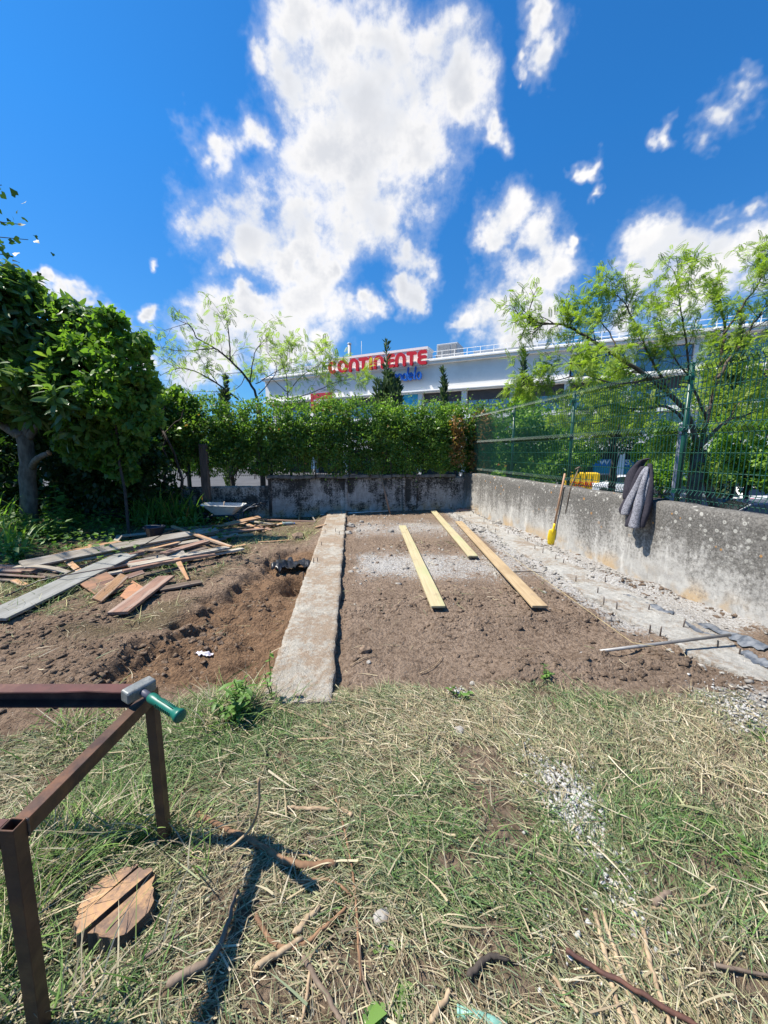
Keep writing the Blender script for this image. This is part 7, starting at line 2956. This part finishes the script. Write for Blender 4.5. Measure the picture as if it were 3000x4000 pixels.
# soil clods: dense on the heaps and in the cut, sparse elsewhere
n = 60000
x = rg.uniform(-5.5, 3.4, n)
y = rg.uniform(1.9, 10.4, n)
soil = 1 - grass_mask(x, y)
heap = np.zeros(n)
for pts, w, hh_ in RIDGES:
    heap = np.maximum(heap, ridge(x, y, pts, w * 1.25, 1.0))
leftdig = sstep(slab_l(y) - x, .05, .4) * sstep(y, 6.8, 6.0)
pr = soil * (.05 + .9 * heap + .35 * leftdig * np.clip(.3 + fbm(x, y, 1.7, 3, 111) * 1.6, 0, 1))
pr *= np.clip(1.6 - y / 7.0, .25, 1)
inside_slab = ((x > slab_l(y) - .02) & (x < slab_r(y) + .02) & (y > 2.2)) | ((x > foot_l(y) + .03) & (x < foot_r(y) - .05))
mid_ = (x > slab_r(y)) & (x < foot_l(y)) & (y > 3.0)
k = (rg.random(n) < pr * np.where(mid_, .75, 1.3)) & ~inside_slab
x, y = x[k], y[k]
r = .006 + .026 * rg.random(len(x)) ** 4
lumps('soil_clods', x, y, r, M['ground'], 'crumbly brown soil lumps on the dug ground', rg)

# larger broken clods
n = 5200
x = rg.uniform(-5.2, 3.2, n)
y = rg.uniform(2.1, 8.5, n)
heap = np.zeros(n)
for pts, w, hh_ in RIDGES:
    heap = np.maximum(heap, ridge(x, y, pts, w * 1.1, 1.0))
leftdig = sstep(slab_l(y) - x, .05, .3) * sstep(y, 6.6, 6.0)
pr = (1 - grass_mask(x, y)) * (.02 + .5 * heap + .30 * leftdig * np.clip(.2 + fbm(x, y, 1.9, 3, 113) * 1.8, 0, 1))
k = (rg.random(n) < pr) & ~(((x > slab_l(y) - .03) & (x < slab_r(y) + .03)) | ((x > foot_l(y)) & (x < foot_r(y))))
x, y = x[k], y[k]
lumps('earth_clods', x, y, .012 + .034 * rg.random(len(x)) ** 3, M['ground'], 'bigger broken clods of earth on heaps and trench banks', rg, sink=1.0)

# mortar rubble along the dusty footing
n = 17000
y = rg.uniform(2.0, 10.6, n)
t = rg.random(n)
wallx = 2.28 + .1504 / .9886 * (10.93 - y)
x = foot_l(y) - .25 + t * (wallx - foot_l(y) + .22)
edge = np.abs(t - .25) * 0 + np.where((x < foot_l(y) + .06) | (x > foot_r(y) - .05), 1.0, .22)
k = (rg.random(n) < edge * np.clip(.45 + .9 * fbm(x, y, 1.6, 3, 121), .05, 1) * .5) & (x < wallx - .02)
x, y = x[k], y[k]
lumps('mortar_rubble', x, y, .003 + .022 * rg.random(len(x)) ** 6, M['stone'], 'pale broken mortar rubble along the dusty footing', rg, dz=.012, flat=.55)
n = 2600
x = rg.uniform(-.9, 2.2, n)
y = rg.uniform(3.5, 10.5, n)
k = rg.random(n) < np.clip(dust_mask(x, y) * 1.3, .03, 1)
k &= x > slab_r(y) + .03
x, y = x[k], y[k]
lumps('rubble_chips', x, y, .006 + .03 * rg.random(len(x)) ** 5, M['stone'], 'scattered pale rubble chips on the dug soil', rg)

# white chippings in the grass
cx, cy = [], []
for (px, py, rr, nn2) in ((2210, 3090, .075, 330), (2240, 3160, .07, 330), (2270, 3230, .05, 120), (2140, 3000, .05, 110), (2060, 2950, .03, 50), (2350, 3370, .05, 70), (2420, 3440, .05, 60),
                          (2380, 3500, .03, 20), (2455, 3590, .03, 30), (2300, 3300, .05, 40), (2420, 3810, .12, 26), (2880, 2780, .10, 300), (2960, 2820, .12, 320), (1800, 2700, .04, 60), (2310, 3620, .15, 26)):
    c = gnd(px, py)
    cx.append(c.x + rg.normal(size=nn2) * rr)
    cy.append(c.y + rg.normal(size=nn2) * rr * 1.15)
x, y = np.concatenate(cx), np.concatenate(cy)
lumps('white_chippings', x, y, .003 + .0085 * rg.random(len(x)) ** 2.5, M['limegravel'], 'white stone chippings spilled in the cut grass', rg, sink=0, dz=.012)


# ------------------------------------------------------------------ grass
GREEN = np.array([[.060, .120, .035], [.085, .150, .045], [.120, .185, .060], [.150, .200, .085], [.10, .165, .075]])
STRAW = np.array([[.42, .355, .22], [.46, .40, .26], [.35, .285, .175], [.28, .215, .13], [.52, .46, .33], [.38, .335, .235], [.32, .25, .165]])
OLIVE = np.array([[.22, .225, .115], [.28, .28, .15], [.19, .215, .11], [.31, .29, .16], [.25, .27, .155], [.20, .235, .14]])


def palette(n, rng, wg, ws, wo):
    """blade colours by weight per blade"""
    tot = wg + ws + wo
    u_ = rng.random(n) * tot
    col = OLIVE[rng.integers(0, len(OLIVE), n)]
    s_ = STRAW[rng.integers(0, len(STRAW), n)]
    g_ = GREEN[rng.integers(0, len(GREEN), n)]
    col = np.where((u_ < wg)[:, None], g_, col)
    col = np.where((u_ > wg + wo)[:, None], s_, col)
    return col * rng.uniform(.5, 1.55, (n, 1))


def blades(name, x, y, L, w, rise, col, label, rng, base_z=None, az=None, curl=.5, seg=3):
    """flat strips: rise = 0 lies flat, 1 stands"""
    n = len(x)
    z0 = height(x, y) if base_z is None else base_z
    az = rng.random(n) * 6.283 if az is None else az
    d = np.stack([np.cos(az), np.sin(az), np.zeros(n)], -1)
    s = np.stack([-np.sin(az), np.cos(az), np.zeros(n)], -1)
    bend = rng.normal(size=n) * curl
    roll = rng.normal(size=n) * .5
    V = np.zeros((n, (seg + 1) * 2, 3))
    for k in range(seg + 1):
        t = k / seg
        hor = L * t * np.sqrt(np.clip(1 - rise ** 2 * .8, .1, 1))
        ver = L * rise * (t - .45 * t * t * (1 - rise * .4))
        c = np.stack([x, y, z0], -1) + d * hor[:, None] + s * (bend * L * t * t * .5)[:, None]
        c[:, 2] += ver + .004 + .006 * np.sin(t * 3.1 + bend * 5) * (1 - rise)
        ww = w * (1 - .85 * t ** 1.8)
        e = s * np.cos(roll)[:, None] + np.array([0, 0, 1]) * np.sin(roll)[:, None]
        V[:, 2 * k] = c + e * ww[:, None]
        V[:, 2 * k + 1] = c - e * ww[:, None]
    F = np.array([(2 * k, 2 * k + 1, 2 * k + 3, 2 * k + 2) for k in range(seg)])
    f = F[None] + (np.arange(n) * (seg + 1) * 2)[:, None, None]
    m2 = (seg + 1) * 2
    shade = np.repeat(col, m2, 0)
    o = np_mesh(name, V.reshape(-1, 3), f.reshape(-1, 4), M['blade'], None, col=shade)
    return tag(o, label, None, kind='stuff')


def greenness(x, y):
    """where fresh green shows among the cut straw"""
    g = .46 + 1.30 * fbm(x, y, 1.6, 4, 131)
    for (px, py, rr, a) in ((1600, 3150, .35, .45), (1750, 3050, .4, .25), (250, 3450, .3, .45), (100, 3700, .4, .7), (2850, 3250, .45, .5), (2500, 3100, .35, .25), (2900, 3700, .3, .25), (2350, 2830, .3, .25), (620, 3000, .3, .3), (950, 2790, .22, .8), (2150, 2820, .3, .2)):
        c = gnd(px, py)
        g = g + a * np.exp(-((x - c.x) ** 2 + (y - c.y) ** 2) / rr ** 2)
    for (px, py, rr, a) in ((1350, 3750, .35, .5), (2300, 3750, .4, .25), (2700, 3050, .3, .45), (900, 3300, .25, .4), (1500, 2800, .3, .4), (2850, 3850, .3, .4), (150, 3100, .2, .6)):
        c = gnd(px, py)
        g = g - a * np.exp(-((x - c.x) ** 2 + (y - c.y) ** 2) / rr ** 2)
    return np.clip(g, .03, 1.6)


def field(n, x0, x1, y0, y1, rng, thr=.5):
    x = rng.uniform(x0, x1, n)
    y = rng.uniform(y0, y1, n)
    m_ = grass_mask(x, y)
    # only what lies in or near the picture
    vis = (np.abs(x) < 1.10 * (y + .55) + .25)
    slab = (x > slab_l(y) - .01) & (x < slab_r(y) + .03) & (y > 2.25)
    k = (rng.random(n) < m_ * (1 - bare(x, y))) & vis & ~slab & (m_ > .25)
    return x[k], y[k]


# cut blades lying in swathes
x, y = field(235000, -2.9, 3.4, .55, 2.65, rg)
n = len(x)
gg = greenness(x, y)
col = palette(n, rg, .50 * gg, .85 * np.clip(1.2 - gg, .12, 1.2), .70 * np.ones(n))
swath = 2.4 + 1.8 * fbm(x, y, .8, 2, 151) - .5 * x
az = np.where(rg.random(n) < .62, swath + rg.normal(size=n) * .5, rg.random(n) * 6.283)
blades('grass_clippings', x, y, rg.uniform(.02, .105, n), rg.uniform(.0008, .0023, n), np.clip(rg.normal(size=n) * .12 + .12, 0, .5), col,
       'cut drying grass lying thick over the near ground', rg, az=az, base_z=height(x, y) + rg.random(n) ** 2 * .022)
# thicker dry stems among them
x, y = field(2600, -2.9, 3.4, .55, 2.65, rg)
n = len(x)
col = STRAW[rg.integers(0, len(STRAW), n)] * rg.uniform(.8, 1.25, (n, 1))
blades('dry_stems', x, y, rg.uniform(.06, .20, n), rg.uniform(.0012, .0032, n), np.clip(rg.normal(size=n) * .06 + .05, 0, .3), col,
       'longer dry straw stems strewn through the cut grass', rg, base_z=height(x, y) + .012 + rg.random(n) * .02, curl=.25)
# broad dry leaves and reed bits, lying about in drifts
x, y = field(1300, -2.9, 3.4, .55, 2.75, rg)
k = fbm(x, y, 1.7, 3, 181) > -.05
x, y = x[k], y[k]
n = len(x)
col = np.concatenate([STRAW, OLIVE])[rg.integers(0, len(STRAW) + len(OLIVE), n)] * rg.uniform(.8, 1.5, (n, 1))
blades('dry_leaves', x, y, rg.uniform(.05, .22, n), rg.uniform(.0020, .0048, n), np.clip(rg.normal(size=n) * .08 + .06, 0, .35), col,
       'broad dry grass leaves and reed bits strewn over the cut grass', rg, base_z=height(x, y) + .014 + rg.random(n) * .02, curl=.5)
# living grass
x, y = field(60000, -2.9, 3.4, .55, 2.65, rg)
gg = greenness(x, y)
k = (rg.random(len(x)) < np.clip((gg - .68) * .9, 0, 1)) & (np.hypot(x - on(450, 3555).x, y - on(450, 3555).y) > .20)
x, y = x[k], y[k]
n = len(x)
col = GREEN[rg.integers(0, len(GREEN), n)] * rg.uniform(.85, 1.5, (n, 1)) * np.array([1.05, 1.1, .9])
blades('standing_grass', x, y, rg.uniform(.04, .15, n), rg.uniform(.0012, .0028, n), np.clip(rg.normal(size=n) * .18 + .62, .25, .98), col,
       'short living green grass standing between the clippings', rg, seg=4, curl=.5)
# long grass by the frame legs
tx, ty = [], []
for (px, py, rr, nn2) in ((120, 3560, .16, 700), (40, 3760, .15, 600), (250, 3300, .10, 260), (330, 3380, .10, 260), (560, 3330, .10, 260), (620, 3330, .08, 200), (350, 3800, .10, 240), (60, 3420, .12, 400),
                          (930, 2790, .10, 380), (980, 2740, .07, 200), (820, 2830, .10, 260), (300, 2860, .12, 300), (480, 3250, .08, 160), (1100, 2760, .05, 90), (700, 3450, .05, 90)):
    c = gnd(px, py)
    tx.append(c.x + rg.normal(size=nn2) * rr)
    ty.append(c.y + rg.normal(size=nn2) * rr * .8)
x, y = np.concatenate(tx), np.concatenate(ty)
sc2 = on(450, 3555)
k = ~((x > slab_l(y) - .01) & (y > 2.2)) & (np.hypot(x - sc2.x, y - sc2.y) > .23) & (rg.random(len(x)) < .62)
x, y = x[k], y[k]
n = len(x)
col = np.where((rg.random(n) < .38)[:, None], STRAW[rg.integers(0, len(STRAW), n)], GREEN[rg.integers(0, len(GREEN), n)] * np.array([1.3, 1.35, .9])) * rg.uniform(.8, 1.3, (n, 1))
blades('long_grass', x, y, rg.uniform(.10, .30, n), rg.uniform(.0016, .0036, n), np.clip(rg.normal(size=n) * .16 + .72, .3, .98), col,
       'long bright green grass round the frame legs and the stump', rg, seg=6, curl=.8)

# dry wisps on the dug soil and banks
n = 26000
x = rg.uniform(-5.5, 2.6, n)
y = rg.uniform(2.2, 10.3, n)
gm_ = grass_mask(x, y)
pr = (.10 + .30 * sstep(slab_l(y) - x, .3, 1.2)) * np.clip(.4 + 1.8 * fbm(x, y, 1.4, 3, 161), .04, 1.4)
pr = np.maximum(pr, gm_ * .75 * (slab_l(y) - x > .02))
pr *= ~((x > slab_l(y) - .02) & (x < slab_r(y) + .02))
k = rg.random(n) < pr
x, y = x[k], y[k]
n = len(x)
col = palette(n, rg, .12 * np.ones(n), 1.0 * np.ones(n), .35 * np.ones(n))
blades('dry_wisps', x, y, rg.uniform(.04, .18, n), rg.uniform(.0014, .0032, n), np.clip(rg.normal(size=n) * .14 + .14, 0, .6), col,
       'dry grass wisps scattered over the dug soil and banks', rg, base_z=height(x, y) + .006)

# rough green grass of the far strip and garden bed
n = 60000
x = rg.uniform(-8.5, -1.3, n)
y = rg.uniform(3.4, 10.4, n)
gm_ = grass_mask(x, y)
k = (rg.random(n) < gm_ * np.clip(.3 + 1.6 * fbm(x, y, 1.2, 3, 171), .05, 1)) & (x < slab_l(y) - .02)
x, y = x[k], y[k]
n = len(x)
col = palette(n, rg, 1.0 * np.clip(.2 + (-x - 2) * .35, .2, 1.5), .5 * np.ones(n), .4 * np.ones(n)) * np.array([1.05, 1.15, .85])
blades('bed_grass', x, y, rg.uniform(.06, .24, n), rg.uniform(.002, .0042, n), np.clip(rg.normal(size=n) * .2 + .6, .1, .98), col,
       'rough green grass round the timber heap and garden bed', rg, seg=3, curl=.6)
